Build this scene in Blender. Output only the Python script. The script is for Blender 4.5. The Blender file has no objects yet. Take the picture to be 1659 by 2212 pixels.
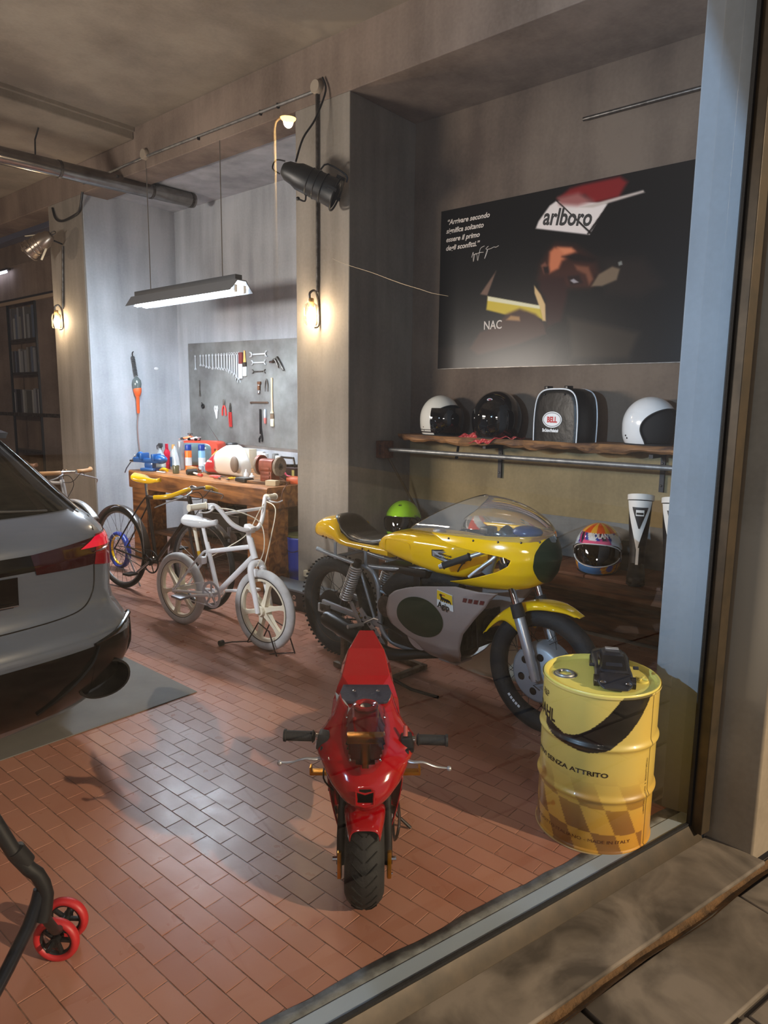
import bpy, bmesh, math, random
from mathutils import Vector, Matrix, Euler
random.seed(7)
PI = math.pi
# ---------------------------------------------------------------- camera
SC = bpy.context.scene
COL = SC.collection
_pi, _ro, _ya = math.radians(8.791), math.radians(0.735), math.radians(40.286)
_F = Vector((math.cos(_ya)*math.cos(_pi), math.sin(_ya)*math.cos(_pi), -math.sin(_pi)))
_R0 = Vector((math.sin(_ya), -math.cos(_ya), 0)); _U0 = _R0.cross(_F)
_R = _R0*math.cos(_ro) + _U0*math.sin(_ro); _U = -_R0*math.sin(_ro) + _U0*math.cos(_ro)
_cd = bpy.data.cameras.new('camera'); _cd.sensor_fit = 'VERTICAL'; _cd.sensor_height = 36.0
_cd.lens = 1496.0/2212.0*36.0; _cd.clip_start = 0.05; _cd.clip_end = 200
CAM = bpy.data.objects.new('camera', _cd); COL.objects.link(CAM)
CAM.matrix_world = Matrix(((_R.x, _U.x, -_F.x, 0), (_R.y, _U.y, -_F.y, 0), (_R.z, _U.z, -_F.z, 1.55), (0, 0, 0, 1)))
SC.camera = CAM
# ---------------------------------------------------------------- world, exposure
_w = bpy.data.worlds.new('night'); SC.world = _w; _w.use_nodes = True
_b = _w.node_tree.nodes['Background']; _b.inputs[0].default_value = (0.31, 0.29, 0.29, 1); _b.inputs[1].default_value = 0.46
SC.view_settings.view_transform = 'Standard'; SC.view_settings.look = 'None'
SC.view_settings.gamma = 1.0; SC.view_settings.use_curve_mapping = False
SC.view_settings.exposure = 1.0

def area(name, loc, target, power, col, sx, sy, spread=180):
    d = bpy.data.lights.new(name, 'AREA'); d.shape = 'RECTANGLE'; d.size = sx; d.size_y = sy
    d.energy = power; d.color = col; d.spread = math.radians(spread)
    o = bpy.data.objects.new(name, d); COL.objects.link(o); o.location = loc
    o.rotation_euler = (Vector(target)-Vector(loc)).to_track_quat('-Z', 'Y').to_euler()
    return o
def spot(name, loc, target, power, col, size, blend, rad):
    d = bpy.data.lights.new(name, 'SPOT'); d.energy = power; d.color = col; d.spot_size = math.radians(size)
    d.spot_blend = blend; d.shadow_soft_size = rad
    o = bpy.data.objects.new(name, d); COL.objects.link(o); o.location = loc
    o.rotation_euler = (Vector(target)-Vector(loc)).to_track_quat('-Z', 'Y').to_euler()
    return o
def point(name, loc, power, col, rad):
    d = bpy.data.lights.new(name, 'POINT'); d.energy = power; d.color = col; d.shadow_soft_size = rad
    o = bpy.data.objects.new(name, d); COL.objects.link(o); o.location = loc; return o
WARM = (1.0, 0.78, 0.58); COOL = (0.78, 0.90, 1.0)
# work floodlight just inside the window, left of the frame (its housing and an added light-cutting plate are built at the end)
FS = Vector((-1.0, 1.78, 2.02))
spot('window_floodlight', FS, (2.645, .80, 2.2), 300, (0.44, 0.70, 1.0), 78, 1.0, 0.012)
# second ceiling lamp of the garage, left of the frame over the car
area('garage_lamp_over_car', (-0.4, 5.25, 2.02), (2.4, 3.6, 0.5), 105, (1.0, 0.90, 0.80), 1.3, 0.4)
spot('fill_spot_bmx', (-1.5, 2.3, 3.1), (2.75, 3.75, 0.6), 300, (0.92, 0.95, 1.0), 26, 0.9, .10)  # added fill spot that brightens the white BMX, no fixture of the garage
point('garage_bulb_beyond', (0.6, 9.5, 2.6), 40, WARM, 0.06)
# ---------------------------------------------------------------- helpers
def srgb(r, g, b):
    f = lambda c: (c/12.92 if c <= .04045 else ((c+.055)/1.055)**2.4)
    return (f(r/255), f(g/255), f(b/255), 1.0)
MATS = {}
def mat(name, col=(128,128,128), rough=.5, metal=0., spec=.5, coat=0., emit=None, es=0., noise=None, bump=None, alpha=1., attr=None, trans=0., nscale=8., var=0.):
    """noise=(colour2, scale, contrast) mottles the colour; bump=(scale, strength)"""
    if name in MATS: return MATS[name]
    m = bpy.data.materials.new(name); m.use_nodes = True; nt = m.node_tree; N = nt.nodes; L = nt.links
    b = N['Principled BSDF']; b.inputs['Base Color'].default_value = srgb(*col)
    b.inputs['Roughness'].default_value = rough; b.inputs['Metallic'].default_value = metal
    b.inputs['Specular IOR Level'].default_value = spec; b.inputs['Coat Weight'].default_value = coat
    b.inputs['Transmission Weight'].default_value = trans
    tc = N.new('ShaderNodeTexCoord')
    if attr:
        a = N.new('ShaderNodeAttribute'); a.attribute_name = attr; L.new(a.outputs['Color'], b.inputs['Base Color'])
    if noise:
        n = N.new('ShaderNodeTexNoise'); n.inputs['Scale'].default_value = noise[1]; n.inputs['Detail'].default_value = 6
        n.inputs['Roughness'].default_value = .6
        L.new(tc.outputs['Object'], n.inputs['Vector'])
        r = N.new('ShaderNodeValToRGB'); k = noise[2]
        r.color_ramp.elements[0].position = .5-k; r.color_ramp.elements[1].position = .5+k
        r.color_ramp.elements[0].color = srgb(*noise[0]); r.color_ramp.elements[1].color = srgb(*col)
        L.new(n.outputs['Fac'], r.inputs['Fac']); L.new(r.outputs['Color'], b.inputs['Base Color'])
        mr = N.new('ShaderNodeMapRange'); mr.inputs['To Min'].default_value = min(1, rough*1.15); mr.inputs['To Max'].default_value = rough*.85
        L.new(n.outputs['Fac'], mr.inputs['Value']); L.new(mr.outputs['Result'], b.inputs['Roughness'])
    if bump:
        n2 = N.new('ShaderNodeTexNoise'); n2.inputs['Scale'].default_value = bump[0]; n2.inputs['Detail'].default_value = 5
        L.new(tc.outputs['Object'], n2.inputs['Vector'])
        bp = N.new('ShaderNodeBump'); bp.inputs['Strength'].default_value = bump[1]; bp.inputs['Distance'].default_value = .01
        L.new(n2.outputs['Fac'], bp.inputs['Height']); L.new(bp.outputs['Normal'], b.inputs['Normal'])
    if emit:
        b.inputs['Emission Color'].default_value = srgb(*emit); b.inputs['Emission Strength'].default_value = es
    MATS[name] = m; return m
def ramp(N, pts):
    r = N.new('ShaderNodeValToRGB'); e = r.color_ramp.elements
    while len(e) < len(pts): e.new(.5)
    for i, (p, c) in enumerate(pts): e[i].position = p; e[i].color = c
    return r
def concrete(name, light, dark, streak=.35, rough=.85):
    """cast concrete: big soft blotches, board marks, pores, drips"""
    m = bpy.data.materials.new(name); m.use_nodes = True; nt = m.node_tree; N = nt.nodes; L = nt.links
    b = N['Principled BSDF']; b.inputs['Roughness'].default_value = rough; b.inputs['Specular IOR Level'].default_value = .3
    g = N.new('ShaderNodeNewGeometry')
    def noise(scale, det, stretch=None):
        n = N.new('ShaderNodeTexNoise'); n.inputs['Scale'].default_value = scale; n.inputs['Detail'].default_value = det
        if stretch:
            mp = N.new('ShaderNodeMapping'); mp.inputs['Scale'].default_value = stretch
            L.new(g.outputs['Position'], mp.inputs['Vector']); L.new(mp.outputs['Vector'], n.inputs['Vector'])
        else: L.new(g.outputs['Position'], n.inputs['Vector'])
        return n
    a = noise(1.3, 7); s = noise(2.0, 5, (3.0, 3.0, .35)); f = noise(45, 4)
    m1 = N.new('ShaderNodeMath'); m1.operation = 'MULTIPLY_ADD'; m1.inputs[1].default_value = streak
    L.new(s.outputs['Fac'], m1.inputs[0])
    m0 = N.new('ShaderNodeMath'); m0.operation = 'MULTIPLY'; m0.inputs[1].default_value = 1-streak
    L.new(a.outputs['Fac'], m0.inputs[0]); L.new(m0.outputs[0], m1.inputs[2])
    m2 = N.new('ShaderNodeMath'); m2.operation = 'MULTIPLY_ADD'; m2.inputs[1].default_value = .12
    L.new(f.outputs['Fac'], m2.inputs[0]); L.new(m1.outputs[0], m2.inputs[2])
    r = ramp(N, [(.42, srgb(*dark)), (.68, srgb(*light))]); L.new(m2.outputs[0], r.inputs['Fac']); L.new(r.outputs['Color'], b.inputs['Base Color'])
    bp = N.new('ShaderNodeBump'); bp.inputs['Strength'].default_value = .25; bp.inputs['Distance'].default_value = .01
    L.new(m2.outputs[0], bp.inputs['Height']); L.new(bp.outputs['Normal'], b.inputs['Normal'])
    MATS[name] = m; return m
def wood(name, light, dark, axis=1, rough=.6, scale=6.):
    m = bpy.data.materials.new(name); m.use_nodes = True; nt = m.node_tree; N = nt.nodes; L = nt.links
    b = N['Principled BSDF']; b.inputs['Roughness'].default_value = rough
    g = N.new('ShaderNodeNewGeometry'); mp = N.new('ShaderNodeMapping')
    sc = [scale*2.2]*3; sc[axis] = scale*.18; mp.inputs['Scale'].default_value = sc
    L.new(g.outputs['Position'], mp.inputs['Vector'])
    n = N.new('ShaderNodeTexNoise'); n.inputs['Scale'].default_value = 1.6; n.inputs['Detail'].default_value = 8; n.inputs['Distortion'].default_value = .8
    L.new(mp.outputs['Vector'], n.inputs['Vector'])
    n2 = N.new('ShaderNodeTexNoise'); n2.inputs['Scale'].default_value = 3.0; n2.inputs['Detail'].default_value = 3
    L.new(g.outputs['Position'], n2.inputs['Vector'])
    ad = N.new('ShaderNodeMath'); ad.operation = 'MULTIPLY_ADD'; ad.inputs[1].default_value = .5
    L.new(n2.outputs['Fac'], ad.inputs[0]); L.new(n.outputs['Fac'], ad.inputs[2])
    r = ramp(N, [(.58, srgb(*dark)), (.92, srgb(*light))]); L.new(ad.outputs[0], r.inputs['Fac']); L.new(r.outputs['Color'], b.inputs['Base Color'])
    bp = N.new('ShaderNodeBump'); bp.inputs['Strength'].default_value = .4; bp.inputs['Distance'].default_value = .006
    L.new(n.outputs['Fac'], bp.inputs['Height']); L.new(bp.outputs['Normal'], b.inputs['Normal'])
    MATS[name] = m; return m
def glassmat(name, tint=(1,1,1), refl=1.0, rough=.0, ior=1.5, haze=0.):
    m = bpy.data.materials.new(name); m.use_nodes = True; nt = m.node_tree; N = nt.nodes; L = nt.links
    N.remove(N['Principled BSDF']); out = [n for n in N if n.type == 'OUTPUT_MATERIAL'][0]
    t = N.new('ShaderNodeBsdfTransparent'); t.inputs[0].default_value = (*tint, 1)
    gl = N.new('ShaderNodeBsdfGlossy'); gl.inputs['Roughness'].default_value = rough
    fr = N.new('ShaderNodeFresnel'); fr.inputs['IOR'].default_value = ior
    mu = N.new('ShaderNodeMath'); mu.operation = 'MULTIPLY'; mu.inputs[1].default_value = refl; L.new(fr.outputs[0], mu.inputs[0])
    mx = N.new('ShaderNodeMixShader'); L.new(mu.outputs[0], mx.inputs[0]); L.new(t.outputs[0], mx.inputs[1]); L.new(gl.outputs[0], mx.inputs[2])
    if haze:
        df = N.new('ShaderNodeBsdfDiffuse'); df.inputs[0].default_value = (.8,.8,.78,1); m2 = N.new('ShaderNodeMixShader'); m2.inputs[0].default_value = haze
        L.new(mx.outputs[0], m2.inputs[1]); L.new(df.outputs[0], m2.inputs[2]); mx = m2
    L.new(mx.outputs[0], out.inputs['Surface']); MATS[name] = m; return m

def V(*a): return Vector(a)
def catmull(P, k):
    """smooth a polyline"""
    P = [Vector(p) for p in P]
    if len(P) < 3 or k < 2: return P
    out = []
    for i in range(len(P)-1):
        p0 = P[max(i-1, 0)]; p1 = P[i]; p2 = P[i+1]; p3 = P[min(i+2, len(P)-1)]
        for j in range(k):
            t = j/k
            out.append(.5*((2*p1)+(-p0+p2)*t+(2*p0-5*p1+4*p2-p3)*t*t+(-p0+3*p1-3*p2+p3)*t**3))
    out.append(P[-1]); return out
class MB:
    def __init__(s): s.v = []; s.f = []; s.c = None
    def add(s, vs, fs):
        o = len(s.v); s.v += [tuple(v) for v in vs]; s.f += [tuple(i+o for i in f) for f in fs]; return s
    def box(s, x0, x1, y0, y1, z0, z1, M=None):
        vs = [Vector((x, y, z)) for z in (z0, z1) for y in (y0, y1) for x in (x0, x1)]
        if M: vs = [M @ v for v in vs]
        return s.add(vs, [(0,2,3,1),(4,5,7,6),(0,1,5,4),(2,6,7,3),(0,4,6,2),(1,3,7,5)])
    def cbox(s, c, sz, R=None, ch=0.):
        """box by centre and size with chamfer ch and rotation R"""
        a, b, d = [x/2 for x in sz]; M = Matrix.Translation(Vector(c)) @ (R.to_4x4() if R else Matrix())
        if ch <= 0: return s.box(-a, a, -b, b, -d, d, M)
        bm = bmesh.new(); bmesh.ops.create_cube(bm, size=1)
        for v in bm.verts: v.co = Vector((v.co.x*2*a, v.co.y*2*b, v.co.z*2*d))
        bmesh.ops.bevel(bm, geom=bm.edges[:], offset=ch, segments=2, affect='EDGES', profile=.6)
        bm.verts.index_update(); s.add([M @ v.co for v in bm.verts], [[v.index for v in f.verts] for f in bm.faces]); bm.free(); return s
    def rings(s, R, closed=False, cap=True, loop=True):
        n = len(R[0]); vs = [p for r in R for p in r]; fs = []
        m = len(R)
        for i in range(m if closed else m-1):
            a = i*n; b = ((i+1) % m)*n
            for j in range(n if loop else n-1):
                k = (j+1) % n; fs.append((a+j, a+k, b+k, b+j))
        if cap and not closed and loop:
            fs.append(tuple(range(n-1, -1, -1))); fs.append(tuple((m-1)*n+j for j in range(n)))
        return s.add(vs, fs)
    def tube(s, P, r, n=10, closed=False, k=1, flat=1.):
        P = catmull(P, k); m = len(P)
        if not hasattr(r, '__len__'): rr = [r]*m
        else:
            rr = []
            for i in range(m):
                t = i/(m-1)*(len(r)-1); a = int(min(t, len(r)-2)); rr.append(r[a]+(r[a+1]-r[a])*(t-a))
        R = []; up = None
        for i in range(m):
            if closed: d = P[(i+1) % m]-P[i-1]
            else: d = P[min(i+1, m-1)]-P[max(i-1, 0)]
            if d.length < 1e-9: d = Vector((0, 0, 1))
            d.normalize()
            if up is None:
                up = Vector((0, 0, 1)) if abs(d.z) < .9 else Vector((1, 0, 0))
            a = d.cross(up)
            if a.length < 1e-6: a = d.orthogonal()
            a.normalize(); up = a.cross(d).normalized()
            R.append([P[i]+a*math.cos(2*PI*j/n)*rr[i]+up*math.sin(2*PI*j/n)*rr[i]*flat for j in range(n)])
        return s.rings(R, closed=closed)
    def cyl(s, a, b, r, r2=None, n=16):
        return s.tube([a, b], [r, r if r2 is None else r2], n)
    def lathe(s, prof, n=24, o=(0,0,0), M=None, cap=True):
        """prof: (radius, height) about z"""
        o = Vector(o); R = []
        for r, h in prof:
            R.append([(M @ Vector((r*math.cos(2*PI*j/n), r*math.sin(2*PI*j/n), h)) if M else Vector((r*math.cos(2*PI*j/n), r*math.sin(2*PI*j/n), h)))+o for j in range(n)])
        return s.rings(R, cap=cap)
    def ell(s, c, r, n=20, m=12, M=None):
        c = Vector(c); R = []
        for i in range(m+1):
            t = -PI/2+PI*i/m; t = max(min(t, PI/2-.02), -PI/2+.02)
            ring = [Vector((r[0]*math.cos(t)*math.cos(2*PI*j/n), r[1]*math.cos(t)*math.sin(2*PI*j/n), r[2]*math.sin(t))) for j in range(n)]
            R.append([(M @ p if M else p)+c for p in ring])
        return s.rings(R)
    def torus(s, c, R, r, n=48, m=12, ax='y', sq=1., prof=None):
        """ring about axis ax; sq squashes the section along the axis; prof: list of (radial, axial)"""
        c = Vector(c); rings = []
        pr = prof or [(r*math.cos(2*PI*j/m), r*sq*math.sin(2*PI*j/m)) for j in range(m)]
        for i in range(n):
            a = 2*PI*i/n; rg = []
            for (u, w) in pr:
                q = R+u
                if ax == 'y': p = Vector((q*math.cos(a), w, q*math.sin(a)))
                elif ax == 'x': p = Vector((w, q*math.cos(a), q*math.sin(a)))
                else: p = Vector((q*math.cos(a), q*math.sin(a), w))
                rg.append(p+c)
            rings.append(rg)
        return s.rings(rings, closed=True)
    def grid(s, fn, nu, nv):
        vs = [fn(i/nu, j/nv) for i in range(nu+1) for j in range(nv+1)]; fs = []
        for i in range(nu):
            for j in range(nv):
                a = i*(nv+1)+j; fs.append((a, a+nv+1, a+nv+2, a+1))
        return s.add(vs, fs)
    def prism(s, P, d):
        """extrude 3D polygon P by vector d"""
        P = [Vector(p) for p in P]; d = Vector(d); n = len(P)
        fs = [tuple(range(n)), tuple(2*n-1-i for i in range(n))]+[(i, i+n, (i+1) % n+n, (i+1) % n) for i in range(n)]
        return s.add(P+[p+d for p in P], fs)
    def xf(s, M):
        s.v = [tuple(M @ Vector(v)) for v in s.v]; return s
    def build(s, name, m=None, parent=None, smooth=40, solid=0., sub=0, bevel=0., off=-1):
        me = bpy.data.meshes.new(name); me.from_pydata(s.v, [], s.f); me.update()
        bm = bmesh.new(); bm.from_mesh(me); bmesh.ops.remove_doubles(bm, verts=bm.verts, dist=1e-5)
        bmesh.ops.recalc_face_normals(bm, faces=bm.faces); bm.to_mesh(me); bm.free()
        if m: me.materials.append(m)
        if smooth:
            me.polygons.foreach_set('use_smooth', [True]*len(me.polygons)); me.set_sharp_from_angle(angle=math.radians(smooth))
        o = bpy.data.objects.new(name, me); COL.objects.link(o)
        if parent: o.parent = parent
        if sub:
            q = o.modifiers.new('s', 'SUBSURF'); q.levels = sub; q.render_levels = sub
        if solid:
            q = o.modifiers.new('t', 'SOLIDIFY'); q.thickness = solid; q.offset = off
        if bevel:
            q = o.modifiers.new('b', 'BEVEL'); q.width = bevel; q.segments = 2; q.limit_method = 'ANGLE'
        return o
def colour(o, fn):
    """per-vertex print colour from a function of the vertex position"""
    me = o.data; ca = me.color_attributes.new('col', 'FLOAT_COLOR', 'POINT'); buf = []
    for v in me.vertices: buf += list(srgb(*fn(v.co)))
    ca.data.foreach_set('color', buf)
def thing(name, label, cat, loc=(0,0,0), rz=0., group=None, rot=None):
    o = bpy.data.objects.new(name, None); COL.objects.link(o); o.empty_display_size = .05
    o.location = loc; o.rotation_euler = rot or (0, 0, rz); o['label'] = label; o['category'] = cat
    if group: o['group'] = group
    return o
def tag(o, label, cat, group=None, kind=None):
    o['label'] = label; o['category'] = cat
    if group: o['group'] = group
    if kind: o['kind'] = kind
    return o
def struct(o, label=None):
    o['kind'] = 'structure'
    if label: o['label'] = label
    return o
def lab(o, s): o['label'] = s; return o
def stuff(o): o['kind'] = 'stuff'; return o
def text(s, size, fn, name, m, parent, shear=0., bold=0., width=1., align='LEFT', space=1.):
    """flat lettering; fn maps (u, v) to a 3D point"""
    cu = bpy.data.curves.new('t', 'FONT'); cu.body = s; cu.size = size; cu.shear = shear; cu.offset = bold; cu.align_x = align
    cu.space_character = space; cu.resolution_u = 3
    ob = bpy.data.objects.new('t', cu); COL.objects.link(ob); bpy.context.view_layer.update()
    me = bpy.data.meshes.new_from_object(ob.evaluated_get(bpy.context.evaluated_depsgraph_get()))
    bpy.data.objects.remove(ob); bpy.data.curves.remove(cu)
    for v in me.vertices: v.co = Vector(fn(v.co.x*width, v.co.y))
    me.name = name; me.materials.clear(); me.materials.append(m)
    o = bpy.data.objects.new(name, me); COL.objects.link(o)
    if parent: o.parent = parent
    return o
def interp(x, X, Y):
    if x <= X[0]: return Y[0]
    for i in range(1, len(X)):
        if x <= X[i]:
            t = (x-X[i-1])/(X[i]-X[i-1]+1e-12); return Y[i-1]+(Y[i]-Y[i-1])*t
    return Y[-1]
def sm(a, b, x):
    t = max(0., min(1., (x-a)/(b-a))); return t*t*(3-2*t)
def mixc(a, b, t): return tuple(a[i]+(b[i]-a[i])*t for i in range(3))
def superring(c, ay, az, hw, hh, e=2.5, n=20):
    """superellipse ring centred c spanned by unit vectors ay, az"""
    R = []
    for j in range(n):
        t = 2*PI*j/n; cs, sn = math.cos(t), math.sin(t)
        R.append(c+ay*(hw*abs(cs)**(2/e)*(1 if cs >= 0 else -1))+az*(hh*abs(sn)**(2/e)*(1 if sn >= 0 else -1)))
    return R
# common materials
M_rub = mat('black_rubber', (24,24,25), .75, bump=(60,.3)); M_blk = mat('black_paint', (14,14,15), .35); M_bplast = mat('black_plastic', (22,22,24), .5)
M_chr = mat('chrome', (200,200,205), .12, 1.); M_alu = mat('brushed_aluminium', (178,178,180), .34, .65); M_steel = mat('worn_steel', (120,116,112), .42, 1., noise=((70,64,58), 20, .2))
M_dsteel = mat('dark_steel', (52,50,50), .5, .8); M_gal = mat('galvanised_steel', (150,150,148), .45, .7, noise=((105,105,105), 14, .2))
M_wht = mat('white_paint', (222,224,226), .35, coat=.3); M_cream = mat('cream_plastic', (216,206,180), .4)
M_rust = mat('rusty_metal', (120,78,48), .8, .3, noise=((70,44,30), 30, .2))
M_glassy = mat('gloss_black', (5,5,6), .06, coat=1.)
# ---------------------------------------------------------------- the room
C_beam = concrete('concrete_beam', (136,120,108), (98,84,74))
C_ceil = concrete('concrete_ceiling', (148,138,124), (116,106,94), .15)
C_pier = concrete('concrete_pier', (142,135,126), (112,105,96), .5)
C_bay = concrete('smooth_grey_plaster', (186,190,196), (150,154,160), .5, .8)
C_nic = concrete('niche_plaster', (112,96,82), (78,64,54), .3)
C_out = concrete('street_stone', (122,112,100), (70,63,55), .1, .7)
_r = [n for n in C_out.node_tree.nodes if n.type == 'TEX_NOISE']
_r[0].inputs['Scale'].default_value = 3.2; _r[0].inputs['Detail'].default_value = 12; _r[0].inputs['Distortion'].default_value = 1.2; _r[2].inputs['Scale'].default_value = 22
GA = math.radians(-15.19); GD = V(math.cos(GA), math.sin(GA), 0); GN = V(-math.sin(GA), math.cos(GA), 0); GP = V(1.099, 1.075, 0)
def G(t, d, z=0): return GP+GD*t+GN*d+V(0, 0, z)      # along the glass, into the room, up
XB = 3.71; YP0, YP1 = 3.495, 4.045; ZB = 3.66; ZC = 4.05; XN = 4.44; XBAY = 4.80; YL0, YL1 = 7.30, 8.05
# floor: bed of grout, clay tiles on it
fl = MB().prism([G(-8, .09, -.0013), G(1.62, .09, -.0013), V(4.9, .5, -.0013), V(4.9, 13, -.0013), V(-7.5, 13, -.0013)], (0, 0, -.1)).build('floor', mat('mortar_joint', (154,114,94), .42, noise=((70,56,50), 30, .2)), smooth=0)
struct(fl, 'terracotta tile floor laid in running bond')
tm = bpy.data.materials.new('terracotta'); tm.use_nodes = True
N = tm.node_tree.nodes; L = tm.node_tree.links; b = N['Principled BSDF']
oi = N.new('ShaderNodeObjectInfo'); ge = N.new('ShaderNodeNewGeometry'); ad = N.new('ShaderNodeMath'); ad.operation = 'ADD'
L.new(oi.outputs['Random'], ad.inputs[0]); L.new(ge.outputs['Random Per Island'], ad.inputs[1])
fr = N.new('ShaderNodeMath'); fr.operation = 'FRACT'; L.new(ad.outputs[0], fr.inputs[0])
r = ramp(N, [(0., srgb(152,102,84)), (.5, srgb(160,110,91)), (1., srgb(168,118,98))]); L.new(fr.outputs[0], r.inputs['Fac'])
n1 = N.new('ShaderNodeTexNoise'); n1.inputs['Scale'].default_value = 2.2; n1.inputs['Detail'].default_value = 8; L.new(ge.outputs['Position'], n1.inputs['Vector'])
mp = N.new('ShaderNodeMapRange'); mp.inputs['From Min'].default_value = .35; mp.inputs['From Max'].default_value = .7; mp.inputs['To Min'].default_value = 0; mp.inputs['To Max'].default_value = .35
L.new(n1.outputs['Fac'], mp.inputs['Value'])
mx = N.new('ShaderNodeMixRGB'); mx.inputs[2].default_value = srgb(172,136,120); L.new(mp.outputs[0], mx.inputs[0]); L.new(r.outputs['Color'], mx.inputs[1]); L.new(mx.outputs[0], b.inputs['Base Color'])
n2 = N.new('ShaderNodeTexNoise'); n2.inputs['Scale'].default_value = 14; n2.inputs['Detail'].default_value = 6; L.new(ge.outputs['Position'], n2.inputs['Vector'])
mr = N.new('ShaderNodeMapRange'); mr.inputs['To Min'].default_value = .20; mr.inputs['To Max'].default_value = .42; L.new(n2.outputs['Fac'], mr.inputs['Value']); L.new(mr.outputs[0], b.inputs['Roughness'])
b.inputs['Specular IOR Level'].default_value = .25
bp = N.new('ShaderNodeBump'); bp.inputs['Strength'].default_value = .18; bp.inputs['Distance'].default_value = .004
L.new(n2.outputs['Fac'], bp.inputs['Height']); L.new(bp.outputs['Normal'], b.inputs['Normal'])
TW, TL = .0750, .1518; TX0, TY0 = .8993, 1.9640
def tile_mb(mb, cx, cy, tilt):
    w = TW/2-.0013; l = TL/2-.0013; c = .0011; dz = [tilt[0]*sx+tilt[1]*sy for sx, sy in ((-1,-1),(1,-1),(1,1),(-1,1))]
    q = [(cx+sx*w, cy+sy*l, -.011) for sx, sy in ((-1,-1),(1,-1),(1,1),(-1,1))]
    p = [(cx+sx*w, cy+sy*l, -.0009+dz[i]) for i, (sx, sy) in enumerate(((-1,-1),(1,-1),(1,1),(-1,1)))]
    t = [(cx+sx*(w-c), cy+sy*(l-c), dz[i]) for i, (sx, sy) in enumerate(((-1,-1),(1,-1),(1,1),(-1,1)))]
    mb.add(q+p+t, [(8,9,10,11)]+[(i, (i+1) % 4, 4+(i+1) % 4, 4+i) for i in range(4)]+[(4+i, 4+(i+1) % 4, 8+(i+1) % 4, 8+i) for i in range(4)])
cells = []; cut = []
def dgl(x, y): return (V(x, y, 0)-GP).dot(GN)-.1035
for i in range(-22, 52):
    cx = TX0+TW*(i+.5)
    for j in range(-8, 66):
        cy = TY0+TL*(j+(0. if (i-3) % 2 == 0 else .5)+.5)-8*TL
        if cx > 4.75 or cy > 12: continue
        w = TW/2-.0016; l = TL/2-.0016
        Q = [(cx+sx*w, cy+sy*l) for sx, sy in ((-1,-1),(1,-1),(1,1),(-1,1))]; D = [dgl(*q) for q in Q]
        x_, y_ = cx*_R.x+cy*_R.y, cx*_F.x+cy*_F.y
        vis = y_ > .4 and -.62 < x_/y_ < .60 and cy < 3.4 and cx > .3
        if max(D) < .004: continue
        if min(D) < 0:
            P = []
            for k in range(4):
                q0, q1, d0, d1 = Q[k], Q[(k+1) % 4], D[k], D[(k+1) % 4]
                if d0 >= 0: P.append(q0)
                if (d0 < 0) != (d1 < 0): t = d0/(d0-d1); P.append((q0[0]+(q1[0]-q0[0])*t, q0[1]+(q1[1]-q0[1])*t))
            if len(P) > 2: cut.append((0 if vis else 1, P))
            continue
        cells.append((0 if vis else 1, cx*cx+cy*cy, cx, cy))
cells.sort(); cut.sort(key=lambda q: q[0]); base_tiles = []
for v in range(6):
    mb = MB(); tile_mb(mb, 0, 0, (random.uniform(-.0005, .0005), random.uniform(-.0005, .0005))); o = mb.build('tile', tm, None, 0); base_tiles.append(o.data)
    bpy.data.objects.remove(o)
mbf = MB()
for k, (h_, P) in enumerate(cut):
    q = MB().prism([(x, y, 0) for x, y in P], (0, 0, -.011))
    if h_ == 0 and k < 60: q.build('tile', tm, fl, 0)
    else: mbf.add(q.v, q.f)
NI = 300-min(60, sum(1 for c_ in cut if c_[0] == 0))
for k, (a, d, cx, cy) in enumerate(cells[:NI]):
    o = bpy.data.objects.new('tile', base_tiles[k % 6]); COL.objects.link(o); o.parent = fl; o.location = (cx, cy, 0)
for (a, d, cx, cy) in cells[NI:]: tile_mb(mbf, cx, cy, (random.uniform(-.0005, .0005), random.uniform(-.0005, .0005)))
stuff(mbf.build('tile_field', tm, fl, 0))
# cut tiles and cement edge along the shop window
M_sill = mat('trowelled_cement', (128,132,132), .6, noise=((84,86,86), 18, .16), bump=(25,.5))
mb = MB(); n = 90; T0, T1 = -6.5, 1.60
inner = []
for k in range(n+1):
    t = T0+(T1-T0)*k/n; inner.append(G(t, .104+random.uniform(-.006, .005), .002))
for k in range(n): mb.add([inner[k], inner[k+1], G(T0+(T1-T0)*(k+1)/n, .052, .004), G(T0+(T1-T0)*k/n, .052, .004)], [(0,1,2,3)])
struct(mb.build('trim_1', M_sill, smooth=20, solid=.02), 'rough cement strip between the tiles and the window frame')
M_frame = mat('grey_lacquered_steel', (150,166,182), .5); M_bronze = mat('bronze_frame', (74,62,46), .5, .25, noise=((54,46,34), 12, .2))
struct(MB().prism([G(T0, .056, .007), G(1.60, .056, .007), G(1.60, .002, .007), G(T0, .002, .007)], (0, 0, -.05)).build('trim_2', M_frame, bevel=.002), 'grey steel inner sill of the shop window')
win = thing('window_1', 'large shop window pane in a bronze frame', 'window'); del win['category']; struct(win)
MB().prism([G(T0, -.001, .012), G(1.595, -.001, .012), G(1.595, -.012, .012), G(T0, -.012, .012)], (0, 0, -.03)).build('gasket', M_rub, win)
MB().prism([G(T0, -.012, .004), G(1.58, -.012, .004), G(1.58, -.045, -.052), G(T0, -.045, -.052)], (0, 0, -.03)).build('bottom_rail', M_bronze, win, bevel=.002)
MB().prism([G(1.545, -.012, -.02), G(1.60, -.012, -.02), G(1.60, -.055, -.02), G(1.545, -.055, -.02)], (0, 0, 4.1)).build('side_rail', M_bronze, win, bevel=.003)
MB().prism([G(1.533, 0., 0), G(1.546, 0., 0), G(1.546, -.014, 0), G(1.533, -.014, 0)], (0, 0, 4.1)).build('side_gasket', M_rub, win)
MG = glassmat('window_glass', (.985, .99, .985), 1.15)
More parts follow.
